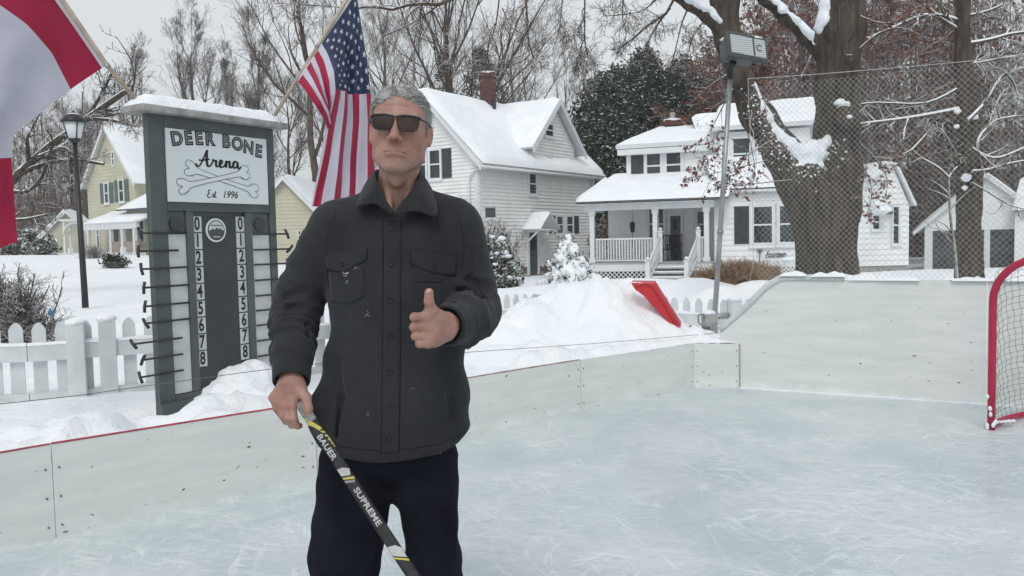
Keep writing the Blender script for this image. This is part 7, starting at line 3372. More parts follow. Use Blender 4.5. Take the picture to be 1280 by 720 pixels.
def snowy_conifer(c, h, w, label, seed):
 """small spruce loaded with pillows of snow"""
 rng = np.random.default_rng(seed)
 c = np.array([float(x) for x in c])
 t = thing('snowy_spruce', c, label, 'evergreen shrub')
 m = MB()
 m.tube([c, c + np.array([0, 0, h * .95])], [.05, .015], 6)
 m.build('trunk', M['bark_limb'], t)
 lo = c - np.array([w * .7, w * .7, .1])
 hi = c + np.array([w * .7, w * .7, h * 1.15])
 sn = Solid(lo, hi, .035)
 leaves = []
 for k in range(15):
  f = k / 14
  z = h * (.08 + .90 * f)
  R = w / 2 * (1 - f ** 1.5) ** .9 * .95 + .03
  nb = max(1, int(11 * (1 - f)) + 1)
  for j in range(nb):
   a = 2 * np.pi * j / nb + k * 1.3 + rng.random() * .5
   r1 = R * (.75 + .35 * rng.random())
   e = c + np.array([r1 * math.cos(a), r1 * math.sin(a), z - .10 * h * (1 - f) * rng.random()])
   s = c + np.array([.3 * r1 * math.cos(a), .3 * r1 * math.sin(a), z + .06 * h])
   if rng.random() < .96:
    q = .35 + .65 * rng.random()
    m_ = s + (e - s) * q
    sn.cone(s, m_, .045 * w, .095 * w * (1 - .4 * f), .05)
   for i in range(44):
    tt = rng.random()
    leaves.append(s + (e - s) * tt * 1.1 + rng.normal(size=3) * .05 * w + np.array([0, 0, -.05 * w]))
 V, F = sn.mesh()
 N = vnormals(V, F)
 V = V + N * (.02 * np.sin(V[:, :1] * 31 + V[:, 2:3] * 23))
 mesh_np('snow_load', V, F, M['snow'], t)
 leaf_cards('foliage', np.array(leaves), .035, M['evergreen_snowy'], t, rng, 1.8)
 return t


def make_bushes():
 m = NT('hillside_scrub')
 p = m.pos()
 n = m.noise(p, 1.4, 6, .75)
 c = m.mix(m.ramp(n, .42, .62), (.045, .036, .032), (.30, .29, .29))
 M['hillside'] = m.end(c, .95, .1)
 p = P(711, 354, 27)
 snowy_conifer((p[0], p[1], -.36), 1.75, 1.95, 'small round spruce loaded with snow left of the porch', 3)
 p = P(620, 352, 26)
 q = P(618, 262, 26)
 rh = bush('rhododendron', (p[0] - .1, p[1], -.3), (.9, .7, 1.75), 2600, .055, 'evergreen_snowy', 'snow flecked evergreen shrub at the right edge of the man', 12, cat='shrub')
 sn = MB()
 rg = random.Random(4)
 for i in range(46):
  a, z = rg.uniform(0, 6.28), rg.random()
  rr = .85 * (1 - .5 * z) * (.55 + .45 * rg.random())
  w = .07 + .09 * rg.random()
  sn.blob((p[0] - .1 + rr * math.cos(a), p[1] + .7 * rr * math.sin(a), .05 + 1.45 * z), (w, w, w * .55), i, 1, .3)
 so = sn.build('snow_load', M['snow'], rh)
 p = P(604, 300, 27)
 bush('tall_shrub', (p[0], p[1], .3), (1.3, .8, 1.7), 0, .03, 'tan_leaf', 'tall bare twiggy shrub in front of the white house corner', 13, cat='shrub', twigs=90, tmat='twig_pale')
 c = P(613, 266, 26.2)
 t = thing('bird_house', c, 'square dark box hanging in the twiggy shrub', 'bird house')
 m = MB()
 m.bbox((c[0] - .16, c[1] - .1, c[2] - .14), (c[0] + .16, c[1] + .1, c[2] + .14), .015)
 m.build('box', M['shutter'], t)
 m = MB()
 m.box((c[0] - .2, c[1] - .14, c[2] + .141), (c[0] + .2, c[1] + .14, c[2] + .18))
 m.build('lid', M['rough_wood'], t)
 # small tan tree between the houses
 p = P(766, 320, 38)
 bush('tan_tree', (p[0], p[1], -.2), (1.3, 1.0, 2.6), 900, .07, 'tan_leaf', 'small tan leaved tree seen through the porch', 15, cat='tree', twigs=60)
 # left bare bush and low ones
 p = P(8, 415, 9.0)
 bush('bare_bush', (p[0] - .1, p[1], .1), (.62, .62, 1.05), 0, .02, 'tan_leaf', 'dense bare bush dusted with snow behind the left fence', 16, twigs=240, tmat='twig_pale')
 p = P(145, 342, 24)
 bush('low_evergreen', (p[0], p[1], float(snow_h(p[0], p[1]))), (.38, .3, .36), 700, .035, 'evergreen', 'low dark evergreen clump with snow by the lamp', 17)
 p = P(118, 334, 30)
 bush('low_grey_bush', (p[0], p[1], float(snow_h(p[0], p[1]))), (.55, .4, .5), 0, .03, 'tan_leaf', 'low grey twiggy bush behind the lamp post', 18, tmat='twig_pale')
 p = P(40, 322, 44)
 bush('dark_evergreen_bush', (p[0], p[1], .7), (1.1, .8, 1.9), 1600, .09, 'evergreen_snowy', 'dark evergreen bush left of the faded yellow garage', 19)
 p = P(18, 322, 40)
 bush('snowy_bush', (p[0], p[1], .8), (.8, .8, 1.4), 900, .08, 'evergreen_snowy', 'snow covered bush at the far left frame edge', 20)
 # dead grass by the house foundation
 for i, (u, v, d, w, lab) in enumerate(((915, 343, 22, 1.1, 'clump of dead tan grass by the light pole'), (940, 340, 24, .9, 'clump of dead tan grass left of the lattice screen'))):
  p = P(u, v + 8, d)
  bush('dead_grass', (p[0], p[1], float(snow_h(p[0], p[1]))), (w, .6, .62), 0, .02, 'tan_leaf', lab, 30 + i, cat='dead grass', twigs=160, tmat='straw')
 # dark limbs of the near left tree
 b = P(-60, 330, 16)
 t = thing('leaning_tree', (b[0], b[1], .3), 'dark leaning tree with snowy limbs behind the red and white flag', 'tree')
 rng = np.random.default_rng(6)
 L = [([(-50, 420), (-45, 330), (-20, 270), (20, 220), (65, 180), (110, 148), (150, 118), (165, 112)], 16, 7),
         ([(20, 220), (55, 205), (95, 200), (130, 205)], 16, 4),
         ([(50, 195), (80, 185), (88, 200), (90, 240)], 15.6, 3),
         ([(0, 235), (30, 240), (50, 225), (60, 200)], 15.8, 3.4),
         ([(-20, 270), (20, 275), (60, 268)], 16, 3),
         ([(110, 148), (140, 150), (170, 158)], 16, 3),
         ([(90, 165), (120, 130), (140, 90)], 16, 3)]
 traced_branches(t, 'limbs', L, 'bark_limb', rng, ((8, .34), (5, .45), (4, .5)), .005)
 # small blue ornament caught on the bush
 c = P(63, 391, 8.9)
 t = thing('blue_ornament', c, 'tiny blue ornament caught on the bare bush', 'ornament')
 m = MB()
 m.lathe([(.002, .055), (.025, .01), (.028, -.01), (.012, -.03), (.002, -.032)], c, 8)
 m.build('body', simple('blue_glaze', (.03, .14, .30), .3, .2, 9), t)
 m = MB()
 m.lathe([(.002, .075), (.008, .07), (.006, .056)], c, 6)
 m.build('cap', M['snow'], t)
# ------------------------------------------------------------------ the man
def make_person_mats():
 m = NT('skin')
 p = m.coord()
 n1 = m.noise(p, 14, 4, .6)
 n2 = m.noise(p, 120, 3, .6)
 c = m.mix(m.ramp(n1, .35, .68), (.300, .160, .122), (.400, .235, .188))
 c = m.mix(m.math('MULTIPLY', m.ramp(n2, .55, .75), .30), c, (.29, .14, .11))
 m.b.inputs['Subsurface Weight'].default_value = .12
 # ruddier nose and cheeks, greyish shaved jaw (object space of the figure)
 def spot(pt, rad):
  dv = m.n('ShaderNodeVectorMath', _operation='DISTANCE', **{'0': p, '1': tuple(pt)}).outputs['Value']
  return m.ramp(dv, rad * .35, rad, 1, 0)
 hx, hy, hz = (P(500.5, 160.5, 2.235) - np.array([-.32, 2.27, 0])).tolist()
 c = m.mix(m.math('MULTIPLY', spot((hx, hy - .105, hz - .036), .030), .40), c, (.40, .17, .13))
 for s_ in (-1, 1):
  c = m.mix(m.math('MULTIPLY', spot((hx + s_ * .046, hy - .060, hz - .035), .034), .35), c, (.42, .19, .15))
  c = m.mix(m.math('MULTIPLY', spot((hx + s_ * .020, hy - .080, hz - .108), .046), .35), c, (.29, .20, .17))
 for u_, v_, d_, r_ in ((536.3, 362, 1.89, .016), (514, 397, 1.89, .014), (514, 409, 1.89, .014), (516, 420, 1.89, .013), (520, 430, 1.89, .012), (537, 378, 1.89, .012),
                           (341, 497, 2.11, .014), (349, 503, 2.10, .014), (357, 507, 2.09, .014), (366, 507, 2.09, .014), (372, 533, 2.09, .014), (386, 520, 2.08, .014)):
  c = m.mix(m.math('MULTIPLY', spot((P(u_, v_, d_) - np.array([-.32, 2.27, 0])).tolist(), r_), .45), c, (.42, .17, .13))
 c = m.mix(m.math('MULTIPLY', spot((hx - .006, hy - .092, hz - .0735), .030), .40), c, (.30, .12, .10))
 m.b.inputs['Subsurface Radius'].default_value = (.012, .004, .002)
 m.b.inputs['Subsurface Scale'].default_value = 1.0
 m.bump(m.math('ADD', m.noise(p, 55, 4, .6), m.math('MULTIPLY', m.noise(p, 260, 2, .5), .6)), .5, .004)
 M['skin'] = m.end(c, .52, .4)
 m = NT('charcoal_fleece')
 p = m.coord()
 n1 = m.noise(p, 5, 5, .65)
 n2 = m.noise(p, 210, 3, .7)
 c = m.mix(m.ramp(n1, .3, .7), (.0225, .0240, .0262), (.0325, .0345, .0370))
 c = m.mix(m.math('MULTIPLY', m.ramp(n2, .5, .75), .5), c, (.040, .043, .047))
 m.b.inputs['Sheen Weight'].default_value = .12
 m.b.inputs['Sheen Roughness'].default_value = .5
 m.b.inputs['Sheen Tint'].default_value = (.7, .75, .8, 1)
 m.bump(m.math('ADD', n2, m.math('MULTIPLY', m.noise(p, 22, 4, .6), 1.3)), .45, .004)
 M['fleece'] = m.end(c, .95, .1)
 M['fleece_edge'] = simple('dark_stitching', (.010, .012, .014), .9, .2, 30, spec=.1)
 m = NT('navy_trousers')
 p = m.coord()
 n1 = m.noise(p, 7, 4, .6)
 c = m.mix(m.ramp(n1, .3, .7), (.0042, .0055, .0095), (.008, .010, .0165))
 m.bump(m.noise(p, 18, 5, .6), .5, .01)
 M['trouser'] = m.end(c, .9, .15)
 m = NT('grey_hair')
 p = m.coord()
 n1 = m.noise(m.mapping(p, scale=(1, .35, 1)), 38, 4, .7)
 c = m.mix(m.ramp(n1, .32, .68), (.24, .235, .23), (.62, .615, .61))
 M['hair'] = m.end(c, .55, .3)
 M['frame'] = simple('glasses_frame', (.014, .012, .012), .3, .1, 9)
 m = NT('dark_lens')
 p = m.coord()
 s = m.n('ShaderNodeSeparateXYZ', Vector=p).outputs[2]
 c = m.mix(m.ramp(m.noise(p, 18, 3), .35, .65), (.010, .0065, .005), (.040, .024, .017))
 M['lens'] = m.end(c, .07, .45)
 M['button'] = simple('black_button', (.007, .008, .009), .45, .2, 30, spec=.3)
 M['boot'] = simple('black_boot', (.012, .012, .013), .5, .3, 9)
 M['eye'] = simple('eye_white', (.5, .48, .46), .2, .05, 9)


def make_person():
 make_person_mats()

 def q(u, v, d):
  return P(u, v, d)
 foot = np.array([-.32, 2.27, 0.0])
 HO = q(500.5, 160.5, 2.235)
 th = R_(4.5)
 Rh = np.array([[math.cos(th), 0, math.sin(th)], [0, 1, 0], [-math.sin(th), 0, math.cos(th)]])
 tilt = R_(.5)
 Rt = np.array([[1, 0, 0], [0, math.cos(tilt), -math.sin(tilt)], [0, math.sin(tilt), math.cos(tilt)]])
 Rh = Rh @ Rt

 def h(x, y, z):
  return HO + Rh @ np.array([x, y, z])
 B = Solid((-.80, 1.72, -.02), (.04, 2.52, 1.80), .0026)
 # --- skull and face
 rot = Matrix([list(r) for r in Rh])

 def E(c, r, k=.02, sub=False, rr=None):
  B.ell(h(*c), r, k, sub, rot if rr is None else rot @ rr)
 E((0, .016, .030), (.0715, .092, .074), .02)
 E((0, -.020, .030), (.064, .068, .060), .03)
 E((0, -.026, -.035), (.0615, .058, .076), .025)
 for s in (-1, 1):
  E((s * .046, -.042, -.030), (.021, .026, .026), .025)
  B.cone(h(s * .057, .004, -.045), h(s * .048, -.012, -.080), .0145, .0135, .028)
  B.cone(h(s * .048, -.012, -.080), h(s * .018, -.062, -.107), .0135, .0140, .028)
  # jowl
  E((s * .036, -.050, -.078), (.015, .018, .020), .02)
  # ear
  E((s * .0775, .012, -.012), (.0075, .019, .031), .006, rr=Matrix.Rotation(s * R_(-18), 3, 'Z'))
  E((s * .084, .004, -.010), (.004, .010, .019), .005, True)
  E((s * .0765, .008, -.034), (.007, .010, .011), .005)
  # brow
  B.cone(h(s * .010, -.084, .018), h(s * .045, -.074, .017), .011, .009, .014)
 E((0, -.068, -.104), (.022, .017, .015), .014)
 B.cone(h(-.012, -.083, -.0885), h(.012, -.083, -.0885), .004, .004, .008, True)
 # sockets
 for s in (-1, 1):
  E((s * .031, -.094, .000), (.018, .013, .011), .012, True)
  E((s * .031, -.070, -.001), (.0145, .0145, .0125), .004)
  # lids
  B.cone(h(s * .019, -.083, .004), h(s * .043, -.078, .004), .0028, .0028, .004)
  B.cone(h(s * .019, -.082, -.008), h(s * .043, -.078, -.008), .0028, .0028, .005)
  # bags
  B.cone(h(s * .020, -.082, -.018), h(s * .044, -.074, -.019), .004, .004, .008)
 # muzzle
 E((0, -.070, -.066), (.034, .022, .028), .018)
 # nose
 B.cone(h(0, -.085, .012), h(0, -.1025, -.026), .0078, .0105, .014)
 E((0, -.1065, -.0335), (.0125, .0120, .0098), .008)
 for s in (-1, 1):
  E((s * .0135, -.0965, -.0380), (.0078, .0095, .0078), .006)
  E((s * .0072, -.1070, -.0445), (.0048, .0065, .0055), .0006, True)
  # smile lines
  B.chain([h(s * .0225, -.0925, -.036), h(s * .0305, -.088, -.054), h(s * .0365, -.079, -.078)], [.0036, .0042, .0026], .006, True)
  B.chain([h(s * .027, -.088, -.082), h(s * .031, -.080, -.097)], [.0015, .0010], .005, True)
  B.cone(h(s * .012, -.092, .026), h(s * .018, -.094, .034), .0012, .0010, .003, True)
 # lips pressed together
 E((0, -.0848, -.0685), (.0290, .0072, .0040), .006)
 E((0, -.0845, -.0770), (.0240, .0074, .0050), .008)
 B.chain([h(-.0320, -.080, -.0745), h(-.016, -.0925, -.0720), h(0, -.0950, -.0722), h(.016, -.0925, -.0720), h(.0320, -.080, -.0745)], [.0018, .0022, .0022, .0022, .0018], .0015, True)
 B.cone(h(-.010, -.094, -.087), h(.010, -.094, -.087), .0045, .0045, .008, True)
 # forehead lines
 for z in (.046,):
  B.chain([h(-.036, -.088 + .012, z), h(0, -.100 + .010, z + .002), h(.036, -.088 + .012, z)], [.0006, .0012, .0006], .005, True)
 # --- neck
 nb = q(497, 262, 2.30)
 B.cone(h(0, .020, -.05), nb, .050, .062, .02)
 for s in (-1, 1):
  B.cone(h(s * .050, .018, -.058), q(497 + s * 8, 270, 2.215), .009, .008, .018)
 E((0, -.034, -.140), (.011, .012, .018), .02)
 B.cone(h(0, -.052, -.092), h(0, -.020, -.130), .016, .018, .03)
 # --- trunk, hidden in the clothes
 B.ell(q(495, 310, 2.29), (.155, .080, .09), .04)
 B.ell(q(495, 280, 2.305), (.12, .058, .045), .03)
 B.ell(q(495, 360, 2.28), (.150, .095, .16), .06)
 B.ell(q(492, 450, 2.28), (.145, .100, .17), .06)
 B.ell(q(489, 545, 2.28), (.150, .100, .13), .06)
 # legs
 zf = .085
 for (a, b, c, r0, r1, r2) in ((q(448, 560, 2.28), q(436, 690, 2.27), np.array([-.475, 2.29, zf]), .080, .058, .042), (q(528, 560, 2.28), q(540, 690, 2.27), np.array([-.205, 2.29, zf]), .078, .055, .042)):
  B.chain([a, b, c], [r0, r1, r2], .04)
  B.cone(c + np.array([0, .02, -.03]), c + np.array([0, -.14, -.045]), .035, .026, .02)
 # arms
 LS, LE, LW = q(421, 300, 2.29), q(373, 398, 2.285), q(364, 476, 2.13)
 RS, RE, RW = q(569, 300, 2.29), q(593, 396, 2.25), q(557, 407, 1.985)
 B.chain([LS, LE], [.048, .040], .03)
 B.chain([LE, LW], [.042, .027], .02)
 B.chain([RS, RE], [.048, .040], .03)
 B.chain([RE, RW], [.042, .030], .02)
 # --- hand with the stick (fingers hang to the shaft)
 mc = [(341.5, 497, 2.122), (348.5, 503.5, 2.112), (356.5, 507.5, 2.104), (365.5, 507, 2.100)]
 pi_ = [(345.5, 511, 2.110), (352.5, 519, 2.100), (360, 523.5, 2.094), (367.5, 523.5, 2.090)]
 di = [(351, 518.5, 2.118), (357.5, 527, 2.108), (364.5, 531.5, 2.102), (371.5, 532.5, 2.098)]
 rr = [.0088, .0096, .0099, .0098]
 wr = q(364, 480, 2.128)
 B.cone(LW, wr, .028, .026, .012, flat=((0, 1, 0), .78))
 for i in range(4):
  s = wr + np.array([(i - 1.5) * .011, 0, 0])
  B.cone(s, q(*mc[i]), .0165, .0128, .016)
 for i in range(4):
  a, b, c = q(*mc[i]), q(*pi_[i]), q(*di[i])
  e = c + (c - b) * .0 + np.array([.004, .010, -.002])
  B.cone(a, b, rr[i] * 1.10, rr[i], .0035)
  B.cone(b, c, rr[i], rr[i] * .90, .003)
  B.cone(c, e, rr[i] * .88, rr[i] * .80, .003)
  B.ell(a + np.array([0, -.004, .001]), (.0085, .0075, .0085), .006)
 # thumb on the other side of the shaft
 tb = [q(374, 486, 2.118), q(383, 497, 2.098), q(385.5, 511, 2.088), q(385.8, 521, 2.086)]
 B.cone(wr + np.array([.012, -.004, 0]), tb[0], .018, .0175, .014)
 B.chain(tb, [.0175, .0120, .0110, .0090], .008)
 # --- thumbs-up hand
 ys = [396.6, 409.0, 420.4, 430.0]
 xl = [514.6, 514.2, 516.0, 520.5]
 rf = [.0112, .0114, .0106, .0094]
 w2 = q(556, 408, 1.975)
 B.cone(RW, w2, .031, .029, .01)
 mcs = []
 for i in range(4):
  s = q(556, 401 + i * 5.2, 1.968)
  a = q(532.5 + (0, -.5, .5, 2)[i], ys[i], 1.912)
  mcs.append(a)
  B.cone(s, a, .0175, .0132 - .0006 * i, .020)
 B.ell(q(543, 413, 1.945), (.020, .030, .037), .02)
 for i in range(4):
  a = mcs[i] + np.array([0, -.002, 0])
  b = q(xl[i] + 3.4, ys[i], 1.902)
  c = q(xl[i] + 4.2, ys[i] + .5, 1.938)
  d = q(xl[i] + 13, ys[i], 1.950)
  B.cone(a, b, rf[i] * 1.04, rf[i], .0030)
  B.cone(b, c, rf[i], rf[i] * .92, .0020)
  B.cone(c, d, rf[i] * .9, rf[i] * .82, .0030)
 for v in (402.8, 415.2, 425.8):
  B.chain([q(508, v, 1.89), q(520, v, 1.886), q(527, v - .3, 1.893)], [.0036, .0030, .0012], .003, True)
 # thumb
 t0, t1, t2, t3 = q(548, 398, 1.942), q(539.5, 388.5, 1.915), q(536.2, 377.0, 1.902), q(536.3, 365.8, 1.903)
 B.chain([t0, t1], [.0200, .0150], .016)
 B.cone(t1, t2, .0138, .0112, .006)
 B.cone(t2, t3, .0116, .0106, .004)
 for (u, v) in ((537.5, 375.5), (537.2, 377.4), (538, 387)):
  B.chain([q(u - 4, v + .5, 1.892), q(u, v - .4, 1.8885), q(u + 4, v + .5, 1.892)], [.0006, .0013, .0006], .002, True)
 for i in range(3):
  B.chain([q(516, ys[i] - 3.6, 1.888), q(514.5, ys[i], 1.889), q(516, ys[i] + 3.6, 1.888)], [.0004, .0010, .0004], .002, True)
 V, F = B.mesh()
 V = relax(V, F, 1, .35)
 o = mesh_np('person', V - foot, F, M['skin'])
 o.location = Vector(foot)
 tag(o, 'man in charcoal fleece shirt and sunglasses, thumb up, holding a hockey stick', 'person')
 root = o
 body_bvh = BVHTree.FromPolygons([tuple(v) for v in V], [tuple(int(i) for i in f) for f in F[::1]])
 del B

 # --- thumbnail
 def cast(bvh, u, v):
  d = Vector(ray(u, v)).normalized()
  hit, n, i, dist = bvh.ray_cast(Vector(CAM), d)
  return hit, n

 def rowpoly(poly, nv, nu):
  vs_ = [p[1] for p in poly]
  v0, v1 = min(vs_), max(vs_)
  rows = []
  n = len(poly)
  for j in range(nv + 1):
   v = v0 + (v1 - v0) * (j / nv)
   v = min(max(v, v0 + 1e-4), v1 - 1e-4)
   xs = []
   for i in range(n):
    a, b = poly[i], poly[(i + 1) % n]
    if (a[1] <= v < b[1]) or (b[1] <= v < a[1]):
     xs.append(a[0] + (b[0] - a[0]) * (v - a[1]) / (b[1] - a[1]))
   if len(xs) < 2:
    continue
   a, b = min(xs), max(xs)
   rows.append([(a + (b - a) * i / nu, v) for i in range(nu + 1)])
  return rows

 def decal(mb, bvh, poly, thick, nv=8, nu=8, mi=0, sink=.002, puff=0.0):
  rows = rowpoly(poly, nv, nu)
  vs = []
  ok = True
  last = None
  for j, r in enumerate(rows):
   for i, (u, v) in enumerate(r):
    p, n = cast(bvh, u, v)
    if p is None:
     p, n = last
    last = (p, n)
    ed = j in (0, len(rows) - 1) or i in (0, nu)
    k = thick if not ed else thick * .55
    if puff and not ed:
     k += puff * math.sin(math.pi * i / nu) * math.sin(math.pi * j / (len(rows) - 1))
    vs.append(p + n * k)
  W = nu + 1
  top = len(vs)
  fs = [(j * W + i, (j + 1) * W + i, (j + 1) * W + i + 1, j * W + i + 1) for j in range(len(rows) - 1) for i in range(nu)]
  # skirt
  ring = [i for i in range(W)] + [j * W + nu for j in range(1, len(rows))] + [(len(rows) - 1) * W + i for i in range(nu - 1, -1, -1)] + [j * W for j in range(len(rows) - 2, 0, -1)]
  k0 = len(vs)
  for i in ring:
   u, v = rows[i // W][i % W]
   p, n = cast(bvh, u, v)
   if p is None:
    p, n = last
   vs.append(p - n * sink)
  m_ = len(ring)
  for a in range(m_):
   b = (a + 1) % m_
   fs.append((ring[a], ring[b], k0 + b, k0 + a))
  mb.add(vs, fs, mi, True)

 nail = MB()
 decal(nail, body_bvh, [(533.6, 360.5), (538.6, 360.3), (539.3, 366.5), (533.2, 366.8)], .0006, 5, 5)
 nm = NT('nail')
 nm.end((.46, .29, .25), .3, .5)
 # --- eyes behind the lenses
 for s in (-1, 1):
  m = MB()
  c = h(s * .031, -.0745, -.001)
  m.blob(c, .0120, 1, 3, 0)
  m.build('eye', M['eye'], root)
 # --- sunglasses
 def gl(x, z, dy=0.0):
  return h(x, -.1045 + 3.6 * x * x + dy, z)
 shape = [(x * .83, z * .93) for x, z in [(-.0300, .0165), (-.012, .0195), (.010, .0195), (.0285, .0180), (.0335, .0130), (.0325, .000), (.0290, -.0125), (.0200, -.0185), (.000, -.0200), (-.018, -.0185), (-.0275, -.0110), (-.0310, .001), (-.0320, .011)]]
 gt = None
 lens = []
 fr = MB()
 for s in (-1, 1):
  pts = smooth_poly([(x, z) for x, z in shape] + [shape[0]], 3)[:-1]
  ring = [gl(s * (.0322 + p[0]), p[1] + .001) for p in pts]
  m = MB()
  c = gl(s * .0322, 0)
  n = len(ring)
  mid = [c + (r - c) * .55 for r in ring]
  fwd = Rh @ np.array([0, -1, 0])
  mid = [p + fwd * .0016 for p in mid]
  c2 = c + fwd * .0022
  fs = [(i, (i + 1) % n, n + (i + 1) % n, n + i) for i in range(n)] + [(n + i, n + (i + 1) % n, 2 * n) for i in range(n)]
  if s == -1:
   fs = [f[::-1] for f in fs]
  m.add(ring + mid + [c2], fs, 0, True)
  lens.append(m)
  fr.tube(ring, .00165, 6, closed=True)
  # top bar heavier
  top = [gl(s * x, z) for x, z in ((.005, .0180), (.020, .0210), (.040, .0212), (.0585, .0192), (.0640, .0155))]
  fr.tube(smooth_poly(top, 4), .0023, 6)
  fr.tube(smooth_poly([gl(s * .0635, .0150), h(s * .0735, -.066, .013), h(s * .0800, -.03, .011), h(s * .0800, .010, .008), h(s * .079, .03, -.01)], 4), .0024, 6)
  fr.tube([gl(s * .010, -.006), h(s * .0085, -.098, -.010)], .0012, 5)
 fr.tube(smooth_poly([gl(-.006, .0175), gl(0, .0165, -.001), gl(.006, .0175)], 4), .0024, 6)
 frame = fr.build('sunglasses', M['frame'], root)
 for m in lens:
  m.build('lens', M['lens'], frame)
 # --- hair: a thin cap with many short strands
 rng = np.random.default_rng(3)
 Ht = Solid(HO - .16, HO + .18, .004)
 Ht.ell(h(0, .017, .031), (.0765, .0965, .0770), .01, False, rot)
 Ht.ell(h(-.004, -.010, .042), (.068, .073, .060), .02, False, rot)
 V, F = Ht.mesh()
 loc = (V - HO) @ Rh
 N = vnormals(V, F)

 def mask(p):
  x, y, z = p[:, 0], p[:, 1], p[:, 2]
  ax = np.abs(x)
  front = .067 + .008 * np.cos(x * 60) - .30 * np.maximum(ax - .045, 0)
  line = np.interp(y, [-.10, -.062, -.042, -.024, -.006, .020, .045, .09], [.066, .064, .046, -.005, -.022, .002, -.045, -.070])
  line = np.where(y < -.062, front, line)
  return z > line
 mk = mask(loc)
 keep = mk[F].all(1)
 Fk = F[keep]
 used = np.unique(Fk)
 mp = -np.ones(len(V), int)
 mp[used] = np.arange(len(used))
 Vc = V[used] + N[used] * (.0015 * rng.random((len(used), 1)))
 hair = mesh_np('hair', Vc, mp[Fk], M['hair'], root)
 ns = 15000
 lo_ = loc.copy()
 lo_[:, 2] += .007
 cand = np.where(mk | (mask(lo_) & (rng.random(len(V)) < .45)))[0]
 idx = cand[rng.integers(0, len(cand), ns)]
 p0 = V[idx] + rng.normal(size=(ns, 3)) * .0022
 n0 = N[idx]
 l0 = (p0 - HO) @ Rh
 # combed back and slightly up off the forehead, down at the sides
 side = np.clip((np.abs(l0[:, 0]) - .030) / .045, 0, 1) * np.clip((.095 - l0[:, 2]) / .05, 0, 1)
 part = np.sign(l0[:, 0] + .006)
 topd = np.stack([part * .35 + .15 + rng.normal(size=ns) * .25, .85 + rng.normal(size=ns) * .2, .35 + 0 * side], -1)
 sided = np.stack([0 * side, .55 + rng.normal(size=ns) * .15, -.75 + rng.normal(size=ns) * .15], -1)
 d = topd * (1 - side[:, None]) + sided * side[:, None]
 d = d @ Rh.T
 d = norm_(d)
 lift = np.where(side > .5, .04, .10 + .10 * rng.random(ns))[:, None]
 tang = norm_(d - n0 * (d * n0).sum(1, keepdims=True))
 L = (.010 + .017 * rng.random(ns)) * np.where(side > .5, .8, 1.1)
 K = 4
 pts = np.zeros((ns, K, 3))
 pts[:, 0] = p0
 cur = norm_(tang + n0 * lift + rng.normal(size=(ns, 3)) * .10)
 for k in range(1, K):
  pts[:, k] = pts[:, k - 1] + cur * (L / (K - 1))[:, None]
  cur = norm_(cur + tang * .25 - n0 * .18 + rng.normal(size=(ns, 3)) * .05)
 wd = .00075
 rad = np.full((ns, 1), wd) * np.array([1, 1, .8, .2])[None]
 v, f = fast_tubes(pts, rad, 3)
 mesh_np('hair_strands', v, f, M['hair'], hair)
 # brows
 br = MB()
 for s in (-1, 1):
  for i in range(70):
   t = rng.random()
   x = s * (.014 + .034 * t)
   z = .0235 + .004 * math.sin(t * 2.6) + rng.normal() * .0013
   p, n = body_bvh.find_nearest(Vector(h(x, -.10, z)))[:2]
   e = p + Vector(Rh @ np.array([s * .005, -.001, .0022 * (1 - t)]))
   br.tube([p, e], [.0005, .0002], 3)
 br.build('eyebrow', M['hair'], root)

 # --- shirt jacket
 J = Solid((-.78, 1.86, .70), (.06, 2.56, 1.62), .0046)
 T0 = 2.275
 prof = []
 for v, c, w, dp in ((236, 496, 38, .045), (243, 496, 58, .062), (250, 495, 78, .078), (260, 495, 88, .092), (276, 494, 95, .106), (300, 494, 97, .116), (340, 496, 89, .127), (385, 498, 83, .130), (420, 497, 84, .130), (460, 494, 90, .132), (500, 492, 99, .136), (540, 490.5, 101, .138), (600, 490, 100, .138)):
  pl, pr = q(c - w, v, T0), q(c + w, v, T0)
  prof.append(((pl[2] + pr[2]) / 2, (pl[0] + pr[0]) / 2, (pr[0] - pl[0]) / 2, dp))
 prof = prof[::-1]
 pz = [p[0] for p in prof]

 def torso(X, Y, Z):
  c = np.interp(Z, pz, [p[1] for p in prof])
  w = np.interp(Z, pz, [p[2] for p in prof])
  dd = np.interp(Z, pz, [p[3] for p in prof])
  sl = (Z - pz[-1]) * 0
  x = (X - c) / w
  yc = T0 + .02 * np.clip((Z - 1.2) / .3, -1, 1) + (Z - 1.1) * .02
  y = (Y - yc) / dd
  r = (np.abs(x) ** 2.35 + np.abs(y) ** 2.35) ** (1 / 2.35)
  wr_ = .0045 * np.sin(X * 34 + 2.5 * np.sin(Z * 7 + 1)) * np.clip((1.30 - Z) * 3, 0, 1)
  wr_ = wr_ + .0030 * np.sin(Z * 46 + X * 30 + 2 * np.sin(X * 17)) * np.clip((np.abs(X - c) - .10) * 14, 0, 1)
  wr_ = wr_ + .004 * np.sin((X + Z) * 26) * np.clip((Z - 1.20) * 6, 0, 1) * np.clip((1.42 - Z) * 8, 0, 1) * np.clip((np.abs(X - c) - .06) * 12, 0, 1)
  top = Z - pz[-1]
  return np.maximum((r - 1) * np.minimum(w, dd), top) - wr_
 J.func((-.78, 2.02, .70), (.06, 2.54, 1.60), torso)

